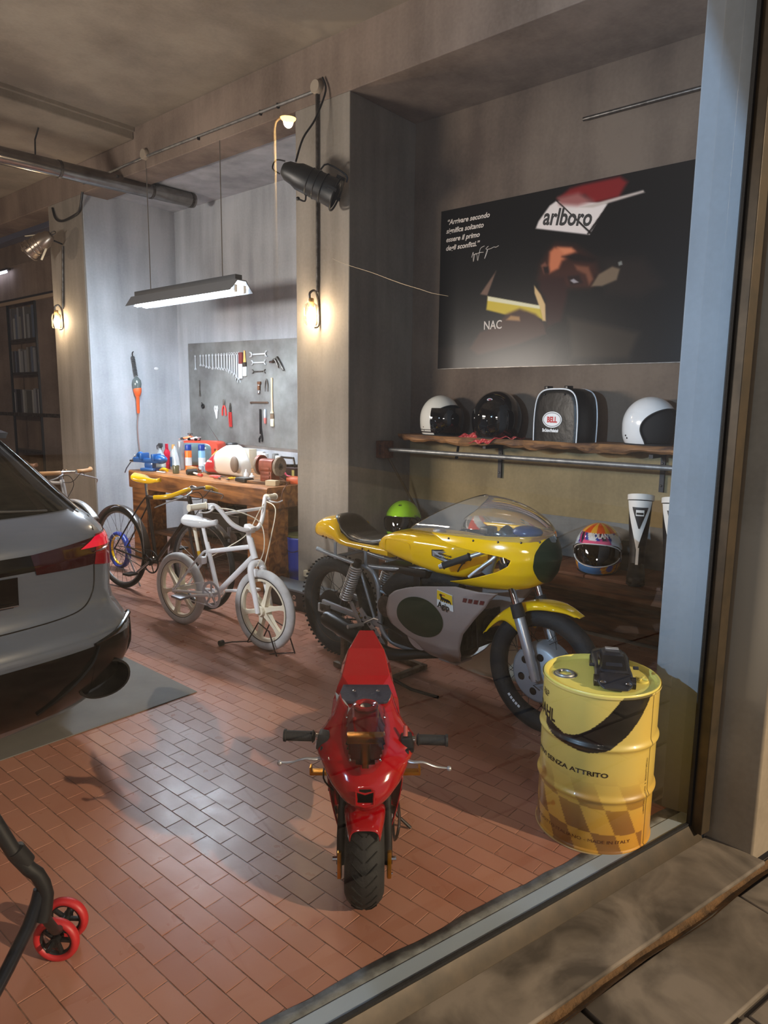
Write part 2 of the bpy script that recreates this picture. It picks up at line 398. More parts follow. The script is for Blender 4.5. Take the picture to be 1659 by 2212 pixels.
pane = MB().prism([G(T0, -.004, .005), G(1.54, -.004, .005), G(1.54, -.0042, .005), G(T0, -.0042, .005)], (0, 0, 4.05))
pane = MB().add([G(T0, -.004, .005), G(1.54, -.004, .005), G(1.54, -.004, 4.06), G(T0, -.004, 4.06)], [(0,1,2,3)]).build('pane', MG, win, 0)
MB().tube([G(t, -.0055, z) for t, z in ((-.011,1.853),(.023,1.845),(.088,1.836),(.135,1.827),(.176,1.82),(.223,1.814),(.257,1.809),(.306,1.807))], [.0002,.0005,.0006,.0007,.0006,.0005,.0003], 5, k=3).build('scratch', mat('scratched_glass', (190,180,165), .5), win)
# piers, beam, ceilings
def slab(name, label, m, x0, x1, y0, y1, z0, z1, bev=.006):
    return struct(MB().box(x0, x1, y0, y1, z0, z1).build(name, m, bevel=bev), label)
slab('pillar', 'concrete pier between the workbench bay and the helmet niche', C_pier, XB, 5.0, YP0, YP1, -.01, ZB+.001)
slab('pillar', 'concrete pier left of the workbench bay', C_pier, XB, 5.0, YL0+.001, YL1, -.01, ZB+.001)
# beam over the bays, with the niche soffit a little lower
slab('beam', 'concrete beam running over the piers', C_beam, XB-.001, 4.0, .3, 13, ZB, 4.3, .006)
slab('ceiling', 'soffit of the helmet niche', C_beam, 3.99, 5.0, .3, YP0+.2, ZB+.001, 4.3, 0)
struct(MB().prism([G(-8, 0, ZC), G(1.7, 0, ZC), V(XB, .4, ZC), V(XB, 6.24, ZC), V(-8, 6.24, ZC)], (0, 0, .25)).build('ceiling', C_ceil, smooth=0), 'concrete ceiling over the parked car')
slab('ceiling', 'lower concrete ceiling further back', C_ceil, -8, XB, 6.24, 13, ZC-.10, 4.3, .01)
slab('trim_3', 'concrete fillet along the ceiling step', C_ceil, -8, XB, 6.215, 6.25, ZC-.035, ZC+.05, .006)
slab('ceiling', 'soffit of the workbench bay', C_bay, 3.99, 5.0, YP1, YL0, 3.70, 4.3, 0)
slab('wall_bay_back', 'grey plaster back wall of the workbench bay', C_bay, XBAY, 5.0, YP1, YL0, -.01, 3.72, 0)
slab('wall_bay_left', 'grey plaster side wall of the workbench bay', C_bay, XB+.012, XBAY, YL0-.012, YL0, -.01, 3.72, 0)
slab('wall_back', 'stained plaster wall of the helmet niche', C_nic, XN, 5.0, .3, YP0, 1.28, 3.66, 0)
slab('wall_back', 'yellowish render band below the helmet shelf', concrete('yellow_render', (158,138,100), (120,104,74), .3), XN, 5.0, .3, YP0, .80, 1.28, 0)
slab('wall_back', 'grey plinth of the niche wall', concrete('grey_plinth', (132,130,126), (104,102,98), .3), XN-.004, 5.0, .3, YP0, -.01, .80, 0)
slab('wall_back', 'dark rendered wall behind the glazed cabinet', C_beam, 4.55, 5.0, YL1, 13, -.01, 4.3, 0)
slab('wall_left', 'far wall of the garage', C_beam, -8, 4.6, 12.9, 13.1, -.01, 4.3, 0)
slab('wall_end', 'side wall of the garage beyond the car', C_pier, -8.1, -7.6, -.6, 13, -.01, 4.3, 0)
# blue-grey band across the far bay
slab('beam', 'blue-grey band across the far bay', mat('blue_grey_band', (128,132,150), .6), 4.40, 4.55, YL1, 13, 3.80, 4.12)
slab('trim_4', 'painted ledge under the blue-grey band', C_beam, 4.44, 4.56, YL1, 13, 2.97, 3.46)
# right reveal wall and street facade (the glass runs into it)
M_rev = concrete('reveal_plaster', (120,128,136), (102,108,114), .3)
struct(MB().prism([V(2.645, .845, -.3), V(2.645, .628, -.3), G(6, -.02, -.3), G(6, 1.4, -.3), V(2.66, .85, -.3)], (0, 0, 4.7)).build('wall_right', M_rev, bevel=.004), 'plaster reveal inside, beside the shop window')
struct(MB().prism([V(2.6455, .628, -.3), V(2.645, .457, -.3), G(6, -.191, -.3), G(6, -.02, -.3)], (0, 0, 4.9)).build('wall_outside', concrete('facade_stone', (150,138,120), (112,100,84), .2), bevel=.008), 'stone facade beside the shop window')
struct(MB().prism([G(T0, -.06, 4.06), G(8, -.06, 4.06), G(8, .30, 4.06), G(T0, .30, 4.06)], (0, 0, .8)).build('trim_5', C_beam, smooth=0), 'lintel over the shop window')
# street side: ledge, dirt seam, paving slabs
struct(MB().prism([G(-7, -.035, -.052), G(1.625, -.035, -.052), G(1.66, -.238, -.058), G(-7, -.238, -.058)], (0, 0, -.1)).build('trim_6', C_out, bevel=.006), 'worn stone ledge below the shop window')
mb = MB(); n = 120
mb.grid(lambda a, c: G(-7+10*a, -.232-.045*c+.006*math.sin(a*90)*c, -.062-.014*math.sin(PI*c)-.004*random.random()), n, 4)
struct(mb.build('trim_7', mat('orange_dirt', (112,80,44), .95, noise=((62,48,32), 18, .25), bump=(60,.8)), smooth=60), 'seam of orange dirt between ledge and paving')
pv = MB().prism([G(-9, -.25, -.085), G(9, -.25, -.085), G(9, -22, -.085), G(-9, -22, -.085)], (0, 0, -.1)).build('ground', mat('street_bed', (70,62,54), .95), smooth=0)
struct(pv, 'stone paved pavement outside')
rr = random.Random(3)
for k, (d0, d1) in enumerate(((-.268, -.52), (-.534, -.80), (-.812, -1.15), (-1.16, -1.55))):
    t = -6.2+rr.random()*.4; first = True
    cuts = {0: (.62, 1.42, 2.3), 1: (.10, .98, 1.9)}.get(k)
    ts = [t]
    while ts[-1] < 3.2: ts.append(ts[-1]+rr.uniform(.55, .85))
    if cuts: ts = [x for x in ts if x < cuts[0]-.35]+list(cuts)+[3.2]
    for a, c in zip(ts, ts[1:]):
        z = -.073+rr.uniform(-.004, .004)
        MB().prism([G(a+.006, d0, z), G(c-.006, d0, z+rr.uniform(-.002, .002)), G(c-.006, d1, z), G(a+.006, d1, z)], (0, 0, -.03)).build('paving_slab', C_out, pv, bevel=.006)
stuff(MB().grid(lambda a, c: G(-7+14*a, -1.56-18*c, -.073), 2, 2).build('paving_field', C_out, pv, 0))
# ---------------------------------------------------------------- spoked wheel shared by motorcycle and bicycles
def wheel(parent, c, R, tr, rimR, m_tyre, m_rim, spokes, hub_r, hub_w, tread=False, name='wheel', rimw=.012, spr=.0013, sq=1.):
    """wheel in the local xz plane (axle along y); returns the wheel part"""
    w = MB().torus(c, R-tr, tr, 72, 14, 'y', sq).build(name, m_tyre, parent)
    mb = MB(); h = tr*sq
    mb.torus(c, rimR, 0, 72, 8, 'y', prof=[(.010,-h*.80),(.016,-h*.86),(.016,-h*.70),(.0,-h*.55),(-.008,-h*.3),(-.010,0),(-.008,h*.3),(0,h*.55),(.016,h*.70),(.016,h*.86),(.010,h*.80),(.004,0)])
    mb.build('rim', m_rim, w)
    if spokes:
        mb = MB()
        for k in range(spokes):
            a = 2*PI*k/spokes; s = 1 if k % 2 else -1; da = (.32 if (k//2) % 2 else -.32)*min(1, 40/spokes)*1.2
            p0 = V(c[0]+hub_r*math.cos(a+da*2.2), c[1]+s*hub_w, c[2]+hub_r*math.sin(a+da*2.2)); p1 = V(c[0]+(rimR-.008)*math.cos(a), c[1], c[2]+(rimR-.008)*math.sin(a))
            mb.cyl(p0, p1, spr, n=5)
        stuff(mb.build('spokes', M_dsteel if tr > .03 else M_steel, w))
    return w
M_yel = mat('yellow_paint', (236,186,8), .16, coat=.9); M_gryf = mat('grey_fairing', (150,134,126), .38, coat=.3)
M_grn = mat('dark_green_disc', (8,38,20), .45); M_frm = mat('silver_blue_frame', (150,160,168), .3, .5, coat=.4)
M_eng = mat('engine_castings', (62,58,54), .5, .7, noise=((34,32,30), 18, .2)); M_seat = mat('black_seat_vinyl', (26,22,20), .38, bump=(80,.15))
mo = thing('racing_motorcycle', 'yellow and grey classic racing motorcycle with clear bubble screen, black seat and green number discs', 'motorcycle', (3.02, 2.92, 0), math.radians(-94))
WB = 1.47
rw = wheel(mo, (0,0,.310), .315, .052, .235, M_rub, M_gal, 36, .07, .035, name='rear_wheel', sq=.95)
fw = wheel(mo, (WB,0,.300), .308, .046, .240, M_rub, M_chr, 36, .105, .03, name='front_wheel', sq=.95)
# rim rust, raised tyre lettering
MB().torus((0,0,.310), .226, 0, 60, 4, 'y', prof=[(0,-.035),(.004,-.03),(.004,.03),(0,.035),(-.002,0)]).build('rusty_inner_band', M_rust, rw)
for k in range(5):
    a = math.radians(-118-4.6*k); MB().cbox((WB+.225*math.cos(a), -.044, .300+.225*math.sin(a)), (.012,.003,.013), Euler((0,-a,0)).to_matrix()).build('white_letter', M_wht, fw)
# tread blocks of rear tyre
mb = MB()
for k in range(60):
    a = 2*PI*k/60
    for y in (-.03, .03):
        mb.cbox((.3115*math.cos(a), y, .310+.3115*math.sin(a)), (.008,.016,.012), Euler((0,-a,.5 if y > 0 else -.5)).to_matrix())
stuff(mb.build('tread_blocks', M_rub, rw))
MB().lathe([(0,-.075),(.03,-.075),(.045,-.05),(.075,-.045),(.078,.045),(.05,.06),(.02,.08),(0,.08)], 32, (0,0,.310), Matrix.Rotation(PI/2,3,'X')).build('rear_hub', M_eng, rw)
MB().lathe([(.02,.062),(.105,.062),(.108,.066),(.105,.070),(.02,.070)], 40, (0,0,.310), Matrix.Rotation(PI/2,3,'X')).build('rear_sprocket', M_dsteel, rw)
# front drum brake plate with cooling holes
MB().lathe([(0,-.078),(.03,-.078),(.05,-.070),(.125,-.066),(.140,-.055),(.146,-.035),(.146,.035),(.13,.05),(0,.055)], 48, (WB,0,.300), Matrix.Rotation(-PI/2,3,'X')).build('brake_drum', mat('drum_grey', (150,152,156), .4, .3), fw)
for k in range(6):
    a = 2*PI*k/6+.35
    for s in (-1, 1):
        MB().lathe([(0,0),(.017,0),(.019,.002),(.017,.004),(0,.004)], 20, (WB+.088*math.cos(a), s*.0705, .300+.088*math.sin(a)), Matrix.Rotation(-PI/2*s*-1,3,'X')).build('cooling_hole', M_blk, fw)
MB().cyl((WB,-.12,.300), (WB,.12,.300), .010).build('front_axle', M_steel, fw)
MB().cyl((0,-.14,.310), (0,.14,.310), .010).build('rear_axle', M_steel, rw)
# front fork
for s in (-1, 1):
    f = MB().tube([(WB+.02,s*.105,.285), (WB-.005,s*.105,.36), (WB-.085,s*.105,.57), (WB-.088,s*.105,.58)], [.022,.025,.027,.024], 16).build('fork_slider', M_alu, mo)
    MB().cyl((WB-.086,s*.105,.575), (WB-.225,s*.105,.93), .0175, n=16).build('fork_tube', M_chr, f)
    MB().cyl((WB-.083,s*.105,.57), (WB-.108,s*.105,.63), .032, .029, 16).build('fork_boot', M_rub, f)
    MB().tube([(WB+.02,s*.12,.30),(WB+.05,s*.125,.285),(WB+.02,s*.125,.27),(WB+.055,s*.125,.255)], .003, 6).build('axle_clip', M_steel, f)
MB().cbox((WB-.175,0,.80), (.05,.25,.03), Euler((0,-.36,0)).to_matrix(), .008).build('lower_yoke', M_eng, mo)
MB().cbox((WB-.22,0,.925), (.06,.25,.02), Euler((0,-.36,0)).to_matrix(), .006).build('top_yoke', M_alu, mo)
# front mudguard: arc over the wheel, deep side flanges at the fork
def guard(a, v):
    th = math.radians(158-98*a); R0 = .340+.02*a*a; y = (v-.5)*2
    drop = .012+.030*math.sin(PI*min(1,a*1.1))+.10*math.exp(-((a-.40)/.085)**2); drop *= 1 if .02 < a < .98 else .4
    taper = .95 if a < .8 else .95-.6*(a-.8)/.2
    yy = .070*taper*math.sin(y*PI/2); rr_ = R0-(abs(y)**3.5)*drop
    return V(WB+rr_*math.cos(th)*1.02, yy, .300+rr_*math.sin(th)*.99)
MB().grid(guard, 56, 16).build('front_mudguard', M_yel, mo, 60, solid=.003)
# frame
fr = MB()
for s in (-1, 1):
    y = s*.115
    fr.tube([(-.07,y,.675),(.10,y*.98,.655),(.32,y*.95,.640),(.60,y*.7,.66),(1.05,y*.3,.74),(1.13,0,.80)], .0135, 12, k=4)
    fr.tube([(.28,y*.97,.645),(.40,y,.625),(.455,y,.55),(.47,y,.43),(.49,y,.30),(.56,y*.8,.23),(.68,y*.6,.22),(.80,y*.4,.23)], .0135, 12, k=5)
    fr.tube([(.30,y,.635),(.36,y,.50),(.44,y,.33)], .009, 10)
    fr.tube([(.455,y,.52),(.52,y*.8,.50),(.64,y*.5,.52)], .010, 8)
fr.cyl((.10,-.115,.655), (.10,.115,.655), .011, n=12); fr.cyl((.49,-.115,.30), (.49,.115,.30), .014, n=12)
fr.cyl((1.115,0,.72), (1.165,0,.86), .03, n=16)
fr.build('frame', M_frm, mo)
for x, y in ((.10,-.12),(.36,-.12),(.10,.12),(.36,.12)): MB().cbox((x,y,.69), (.022,.006,.10), None, .002).build('seat_bracket', M_frm, mo)
sw = MB()
for s in (-1, 1): sw.cbox((.23,s*.115,.335), (.50,.022,.038), Euler((0,.05,0)).to_matrix(), .006); sw.cbox((-.01,s*.115,.31), (.10,.016,.055), None, .006)
sw.cyl((.46,-.12,.345), (.46,.12,.345), .022, n=16); sw.build('swingarm', M_alu, mo)
MB().cbox((.02,-.131,.325), (.09,.012,.045), None, .004).build('chain_adjuster', M_steel, mo)
MB().torus((.33,-.128,.345), .016, .004, 24, 8, 'y').build('brass_ring', mat('brass', (170,140,60), .3, 1.), mo)
for s in (-1, 1):
    a0, a1 = V(.325,s*.150,.655), V(.205,s*.150,.385)
    sh = MB().cyl(a0, a1, .011, n=12).cyl(a0+V(.006,0,.018), a0+(a1-a0)*.10, .022, n=16).cyl(a0+(a1-a0)*.86, a1, .020, n=16).build('shock_absorber', M_dsteel, mo)
    P = []
    ax = (a1-a0); e1 = ax.cross(V(0,1,0)).normalized(); e2 = ax.cross(e1).normalized()
    for k in range(15*12+1):
        t = k/(15*12); P.append(a0+ax*(.06+.80*t)+(e1*math.cos(2*PI*15*t)+e2*math.sin(2*PI*15*t))*.033)
    MB().tube(P, .0058, 7).build('coil_spring', mat('spring_steel', (205,205,205), .3, .6), sh)
# chain guard loops, chain
MB().tube([(0,.066,.418),(.2,.066,.40),(.48,.066,.385)], .006, 6).tube([(0,.066,.205),(.25,.066,.25),(.48,.066,.305)], .006, 6).build('drive_chain', M_dsteel, mo)
# engine
e = MB().cbox((.70,0,.36), (.36,.24,.26), None, .05).cbox((.56,0,.40), (.20,.20,.20), None, .04).build('engine_case', M_eng, mo)
MB().lathe([(0,0),(.085,0),(.095,.012),(.095,.03),(0,.035)], 32, (.80,-.115,.36), Matrix.Rotation(PI/2,3,'X')).build('clutch_cover', M_alu, e)
MB().lathe([(0,0),(.055,0),(.062,.01),(.06,.025),(0,.03)], 28, (.55,-.125,.45), Matrix.Rotation(PI/2,3,'X')).build('round_cover', M_steel, e)
for k in range(9):
    x = .90+.030*k; MB().cbox((x,0,.345+.012*k), (.007,.23-.006*abs(k-4),.17), Euler((0,-.12,0)).to_matrix(), .003).build('cooling_fin', M_eng, mo)
MB().cyl((.86,0,.35), (1.16,0,.44), .065, n=20).build('cylinder', M_eng, mo)
MB().tube([(.50,-.09,.52),(.60,-.06,.60),(.78,0,.635),(.95,.02,.62)], [.035,.05,.055,.04], 16, k=4).build('intake_hose', M_rub, mo)
MB().cbox((.62,-.03,.655), (.34,.13,.05), Euler((0,-.05,0)).to_matrix(), .02).build('battery_tray', M_blk, mo)
MB().cbox((.72,-.08,.62), (.05,.015,.08), None, .008).build('carburettor', M_dsteel, mo)
MB().tube([(1.08,-.0,.38),(1.06,-.03,.30),(.92,-.04,.25),(.74,-.09,.21),(.60,-.14,.185),(.45,-.165,.20)], [.020,.020,.022,.026,.034,.045], 16, k=5).build('exhaust_pipe', M_blk, mo)
MB().tube([(.50,-.165,.195),(.42,-.165,.215),(.10,-.165,.275),(.07,-.165,.278)], [.040,.052,.052,.045], 22).build('megaphone_silencer', mat('matt_black_exhaust', (24,24,26), .32, .4), mo)
rs = MB().cbox((.43,-.135,.30), (.26,.006,.035), Euler((0,.72,0)).to_matrix(), .002).cbox((.30,-.135,.345), (.16,.006,.03), Euler((0,.95,0)).to_matrix(), .002).build('rearset_plate', M_alu, mo)
for k in range(4): MB().lathe([(0,-.004),(.009,-.004),(.009,.004),(0,.004)], 14, (.38+.035*k,-.137,.345-.031*k), Matrix.Rotation(PI/2,3,'X')).build('drilled_hole', M_blk, rs)
MB().cyl((.36,-.135,.30), (.335,-.235,.30), .012, n=12).build('footpeg', M_alu, mo)
MB().tube([(.37,-.14,.31),(.46,-.145,.36),(.50,-.15,.36)], .005, 6).build('brake_pedal', M_alu, mo)
MB().tube([(.47,-.13,.335),(.60,-.14,.325),(.66,-.13,.30)], .003, 6).build('cable', M_blk, mo)
# tank, lofted
def tank_sec(x):
    top = interp(x, [.46,.50,.56,.66,.90,1.05,1.16], [.805,.845,.868,.880,.892,.888,.86]); bot = interp(x, [.46,.52,.70,.90,1.05,1.16], [.755,.740,.712,.688,.690,.78])
    w = interp(x, [.46,.50,.60,.72,.76,1.00,1.16], [.115,.135,.150,.158,.166,.155,.06])
    return superring(V(x,0,(top+bot)/2), V(0,1,0), V(0,0,1), w, (top-bot)/2, 4.2, 44)
tk = MB().rings([tank_sec(.46+.70*i/40) for i in range(41)]).build('fuel_tank', M_yel, mo, 50)
MB().torus((.80,0,.892), .030, .006, 32, 8, 'z').lathe([(0,0),(.028,0),(.026,.012),(0,.014)], 24, (.80,0,.888)).build('filler_cap', M_alu, tk)
def onside(x, z, off=.004, s=-1):
    top = interp(x, [.46,.50,.56,.66,.90,1.05,1.16], [.805,.845,.868,.880,.892,.888,.86]); bot = interp(x, [.46,.52,.70,.90,1.05,1.16], [.755,.740,.712,.688,.690,.78])
    w = interp(x, [.46,.50,.60,.72,.76,1.00,1.16], [.115,.135,.150,.158,.166,.155,.06]); q = min(.999, abs((z-(top+bot)/2)/((top-bot)/2)))
    return V(x, s*(w*(1-q**4.2)**(1/4.2)+off), z)
hexa = [(-.088,.018),(-.02,.030),(.085,.006),(.088,-.018),(.02,-.030),(-.085,-.010)]
for s in (-1, 1):
    cx, cz = .975, .800
    bd = MB().prism([onside(cx+a*1.03, cz+c*1.12-a*.05, .001, s) for a, c in hexa], (0, s*.003, 0)).build('badge_rim', M_blk, tk, 0)
    bd = MB().prism([onside(cx+a*.95, cz+c*.93-a*.05, .004, s) for a, c in hexa], (0, s*.002, 0)).build('badge', M_alu, tk, 0)
    fn = lambda u, v, s=s: onside(cx+(u if s < 0 else -u), cz+v-(u if s < 0 else -u)*.10, .0068, s)
    text('AERMACCHI', .014, lambda u, v: fn(u-.045, v+.004), 'lettering', M_blk, bd, bold=.0006)
    text('HARLEY-DAVIDSON', .0135, lambda u, v: fn(u-.068, v-.012), 'lettering', M_blk, bd, bold=.0006)
    for k, c in enumerate(((20,110,50),(220,220,215),(190,30,30))):
        a = 1.03+.012*k; MB().add([onside(a,.880,.0015,s), onside(a+.012,.880,.0015,s), onside(a+.012,.868,.0015,s), onside(a,.868,.0015,s)], [(0,1,2,3)]).build('flag_stripe', mat('flag%d' % k, c, .4), tk, 0)
# raised knee panel line
for s in (-1, 1): MB().tube([onside(.535,.77,.001,s), onside(.535,.815,.001,s), onside(.56,.832,.001,s), onside(.70,.832,.001,s), onside(.735,.81,.001,s), onside(.735,.72,.001,s)], .0035, 8, k=4).build('knee_panel_edge', M_yel, tk)
# seat unit
def seat_sec(x):
    top = interp(x, [-.15,-.135,-.09,-.03,.03,.08,.12,.16,.22,.50,.54], [.765,.80,.850,.880,.888,.884,.855,.79,.775,.775,.78])
    bot = interp(x, [-.15,-.09,.05,.54], [.750,.742,.735,.715]); w = interp(x, [-.15,-.13,-.07,.05,.25,.54], [.03,.085,.128,.148,.146,.130])
    return superring(V(x,0,(top+bot)/2), V(0,1,0), V(0,0,1), w, (top-bot)/2, 2.9 if x < .12 else 3.8, 36)
su = MB().rings([seat_sec(x) for x in [-.15,-.145,-.135,-.12,-.10,-.08,-.05,-.02,.01,.04,.06,.08,.10,.12,.14,.16,.19,.22,.28,.34,.40,.46,.50,.54]]).build('tail_unit', M_yel, mo, 60)
def pad_sec(x):
    top = interp(x, [.015,.05,.09,.12,.16,.22,.30,.40,.47,.505], [.890,.900,.893,.872,.835,.805,.793,.797,.815,.81]); w = interp(x, [.015,.06,.14,.25,.40,.505], [.045,.085,.118,.128,.118,.105])
    return superring(V(x,0,top-.03 if x < .16 else top-.022), V(0,1,0), V(0,0,1), w, .03 if x < .16 else .024, 3.2, 32)
MB().rings([pad_sec(.015+.49*i/30) for i in range(31)]).build('seat_pad', M_seat, mo, 60)
for x, z in ((.02,.770),(.05,.765),(.36,.745),(.41,.742)):
    for s in (-1, 1): MB().lathe([(0,0),(.007,0),(.005,.005),(0,.006)], 12, (x,s*.147,z), Matrix.Rotation(-s*PI/2,3,'X')).build('rivet', mat('bronze_rivet', (110,80,40), .4, .9), su)
# upper fairing shell
def fWd(z): return interp(z, [.655,.69,.72,.78,.86,.93,.96], [.10,.19,.215,.235,.24,.225,.215])
def fxn(z): return interp(z, [.655,.69,.72,.78,.85,.91,.96], [1.28,1.41,1.455,1.495,1.512,1.50,1.472])
def fxr(z): return interp(z, [.655,.672,.69,.72,.75,.79,.83,.865,.882,.892,.905,.92,.96], [1.06,1.00,1.03,1.13,1.21,1.30,1.355,1.37,1.33,1.20,1.08,1.00,.93])
def fy(x, z):
    x0 = .90; q = max(0, min(1, (x-x0)/(fxn(z)-x0))); return fWd(z)*(1-q**2.6)**(1/2.1)
def fsh(a, c):
    z = .655+.305*c+.0*a; s = -1+2*a; t = 1-abs(s); zz = z+.0
    x = fxr(z)+(fxn(z)-fxr(z))*math.sin(min(1, t)*PI/2)
    zz = z+.016*(t**2)*(1-c)                                        # the chin lifts towards the nose
    return V(x, (1 if s > 0 else -1)*fy(x, z), zz-.035*c*c*(1-t)**1.5)
fg = MB().grid(fsh, 90, 26).build('upper_fairing', M_yel, mo, 60, solid=.003)
MB().tube([fsh(i/90, 1)+V(0,0,.002) for i in range(91)], .0032, 6).build('fairing_lip', M_yel, fg)
def fsx(y, z, off=.003):
    q = (max(0, 1-(abs(y)/fWd(z))**2.1))**(1/2.6); return V(.90+(fxn(z)-.90)*q+off, y, z)
mb = MB(); cz = .845
ring = [[fsx(.118*r*math.cos(2*PI*j/40), cz+.112*r*math.sin(2*PI*j/40)) for j in range(40)] for r in (.02,.25,.5,.75,1)]
for a in ring: pass
lab(MB().rings(ring, cap=True).build('nose_number_disc', M_grn, fg), 'dark green number disc on the nose')
for i in (4,12,20,28,36,54,62,70,78,86):
    p = fsh(i/90, .93); MB().ell(p, (.0055,.0055,.0055), 10, 6).build('screen_screw', M_steel, fg)
# clear bubble screen
MS = glassmat('clear_acrylic', (.93,.93,.91), 1.6, .05, 1.45, .10)
def scr(a, c):
    ph = PI*a; sx = math.sin(ph); xr = .79+.29*sx**1.3; xf = 1.500; x = xr+(xf-xr)*c
    h = .180*max(0, 1-((x-1.10)/.405)**2)**.62 if x > 1.10 else .180*(1-.25*((1.10-x)/.30)**2)
    z0 = .932-.035*max(0, (1.2-x))*1.0*.3; w = fy(max(x, .93), .945)+.004
    return V(x, w*math.cos(ph), z0+h*sx)
sc_ = MB().grid(scr, 40, 30).build('bubble_screen', MS, mo, 80)
MB().tube([scr(i/40, 0) for i in range(41)], .0028, 6).build('screen_edge', glassmat('acrylic_edge', (.75,.75,.70), 3., .1), sc_)
# instruments, clip-ons
MB().lathe([(0,0),(.04,0),(.043,.02),(.04,.045),(0,.045)], 28, (1.24,0,.92), Matrix.Rotation(-1.0,3,'Y')).build('rev_counter', M_blk, mo)
MB().cbox((1.13,-.02,.945), (.05,.09,.03), None, .01).build('steering_damper', M_steel, mo)
MB().ell((1.33,.02,.955), (.075,.07,.03), 18, 10).build('blue_cloth', mat('blue_cloth', (20,60,120), .25), mo)
for s in (-1, 1):
    g0, g1 = V(1.225, s*.13, .872), V(1.02, s*.245, .775); d = (g1-g0)
    cb = MB().cyl(g0, g1, .011, n=14).cbox(g0+V(-.01,0,0), (.05,.035,.04), None, .008).build('clip_on', M_alu, mo)
    MB().tube([g0+d*.40, g0+d*.43, g0+d*.46, g0+d*.94, g0+d*.97], [.016,.022,.0165,.0165,.020], 18).build('grip', M_rub, cb)
    MB().cyl(g0+d*.97, g0+d*1.05, .014, .011, 14).build('bar_end', M_alu, cb)
    MB().tube([g0+V(.03,s*.0,-.005), g0+d*.12+V(.055,0,-.02), g0+d*.40+V(.06,0,-.045), g0+d*.62+V(.055,0,-.075)], [.011,.010,.007,.007], 10, k=4, flat=.6).build('lever', M_alu, cb)
MB().tube([(1.20,-.12,.86),(1.10,-.16,.80),(1.02,-.12,.72),(.98,-.05,.70)], .004, 6, k=4).tube([(1.28,-.14,.83),(1.34,-.12,.72),(1.38,-.11,.60),(1.41,-.11,.42)], .004, 6, k=4).build('control_cables', M_blk, mo)
# belly fairing panels
def bl(z, T): return interp(z, [a for a, _ in T], [c for _, c in T])
BL = [(.215,.90),(.223,.87),(.26,.838),(.30,.822),(.33,.80),(.36,.72),(.39,.655),(.43,.636),(.48,.632),(.55,.655),(.586,.698),(.61,.76),(.635,.84),(.655,.94),(.672,1.03),(.685,1.10)]
BR = [(.215,.94),(.223,1.00),(.26,1.04),(.30,1.068),(.36,1.085),(.435,1.117),(.53,1.19),(.60,1.25),(.64,1.275),(.66,1.295),(.685,1.32)]
def by(z): return interp(z, [.215,.24,.28,.34,.44,.56,.685], [.06,.11,.155,.195,.225,.235,.232])
for s in (-1, 1):
    bf = MB().grid(lambda a, c: V(bl(.215+.47*a, BL)+(bl(.215+.47*a, BR)-bl(.215+.47*a, BL))*c, s*(by(.215+.47*a)-.04*max(0, c-.6)**2/.16), .215+.47*a), 50, 26).build('belly_fairing', M_gryf, mo, 60, solid=.003)
    def bp_(x, z, off=.004):
        l, r = bl(z, BL), bl(z, BR); c = (x-l)/max(.01, r-l); return V(x, s*(by(z)-.04*max(0, c-.6)**2/.16+off), z)
    rg = [[bp_(.868+.155*r*math.cos(2*PI*j/48)+.012*r*math.sin(2*PI*j/48), .478+.108*r*math.sin(2*PI*j/48)-.0*r*math.cos(2*PI*j/48)) for j in range(48)] for r in (.02,.3,.6,1)]
    lab(MB().rings(rg).build('side_number_disc', M_grn, bf), 'dark green oval on the grey side panel')
    if s < 0:
        P = [(.990,.652),(1.088,.640),(1.092,.556),(.994,.570)]
        st = MB().add([bp_(a, z, .006) for a, z in P], [(0,1,2,3)]).build('oil_company_sticker', mat('sticker_white', (215,212,205), .4), bf, 0)
        Q = [(.992,.649),(1.086,.637),(1.0895,.591),(.993,.604)]
        MB().add([bp_(a, z, .0075) for a, z in Q], [(0,1,2,3)]).build('sticker_yellow_field', mat('sticker_yellow', (222,180,30), .4), st, 0)
        k_ = lambda u, v: bp_(1.000+u, .566+v-u*.12, .009)
        text('Agip', .042, lambda u, v: k_(u, v), 'lettering', M_blk, st, bold=.001, width=.93)
        dog = [(.004,.060),(.010,.066),(.020,.065),(.023,.060),(.018,.056),(.022,.052),(.045,.050),(.060,.051),(.072,.047),(.078,.036),(.076,.028),(.072,.036),(.066,.040),(.064,.034),(.060,.028),(.062,.036),(.056,.038),(.052,.030),(.048,.030),(.050,.038),(.042,.038),(.038,.030),(.034,.030),(.037,.038),(.028,.038),(.026,.029),(.022,.029),(.024,.038),(.018,.038),(.016,.029),(.012,.029),(.014,.040),(.013,.050),(.008,.054)]
        MB().prism([k_(u+.004, v+.005) for u, v in dog], (0,-.001,0)).build('six_legged_dog', M_blk, st, 0)
        MB().prism([k_(u, v) for u, v in ((.024,.070),(.040,.070),(.046,.066),(.030,.067))], (0,-.001,0)).build('flame', mat('flame_red', (190,50,30), .5), st, 0)
        for k in range(4): MB().prism([bp_(1.145+.028*k+a, .618+c, .005) for a, c in ((0,0),(.018,0),(.026,.022),(.008,.022))], (0,-.001,0)).build('dark_red_flash', mat('dark_red', (88,26,26), .5), bf, 0)
MB().cbox((.93,0,.215), (.12,.14,.012), Euler((0,.02,0)).to_matrix(), .004).build('belly_pan', M_gryf, mo)
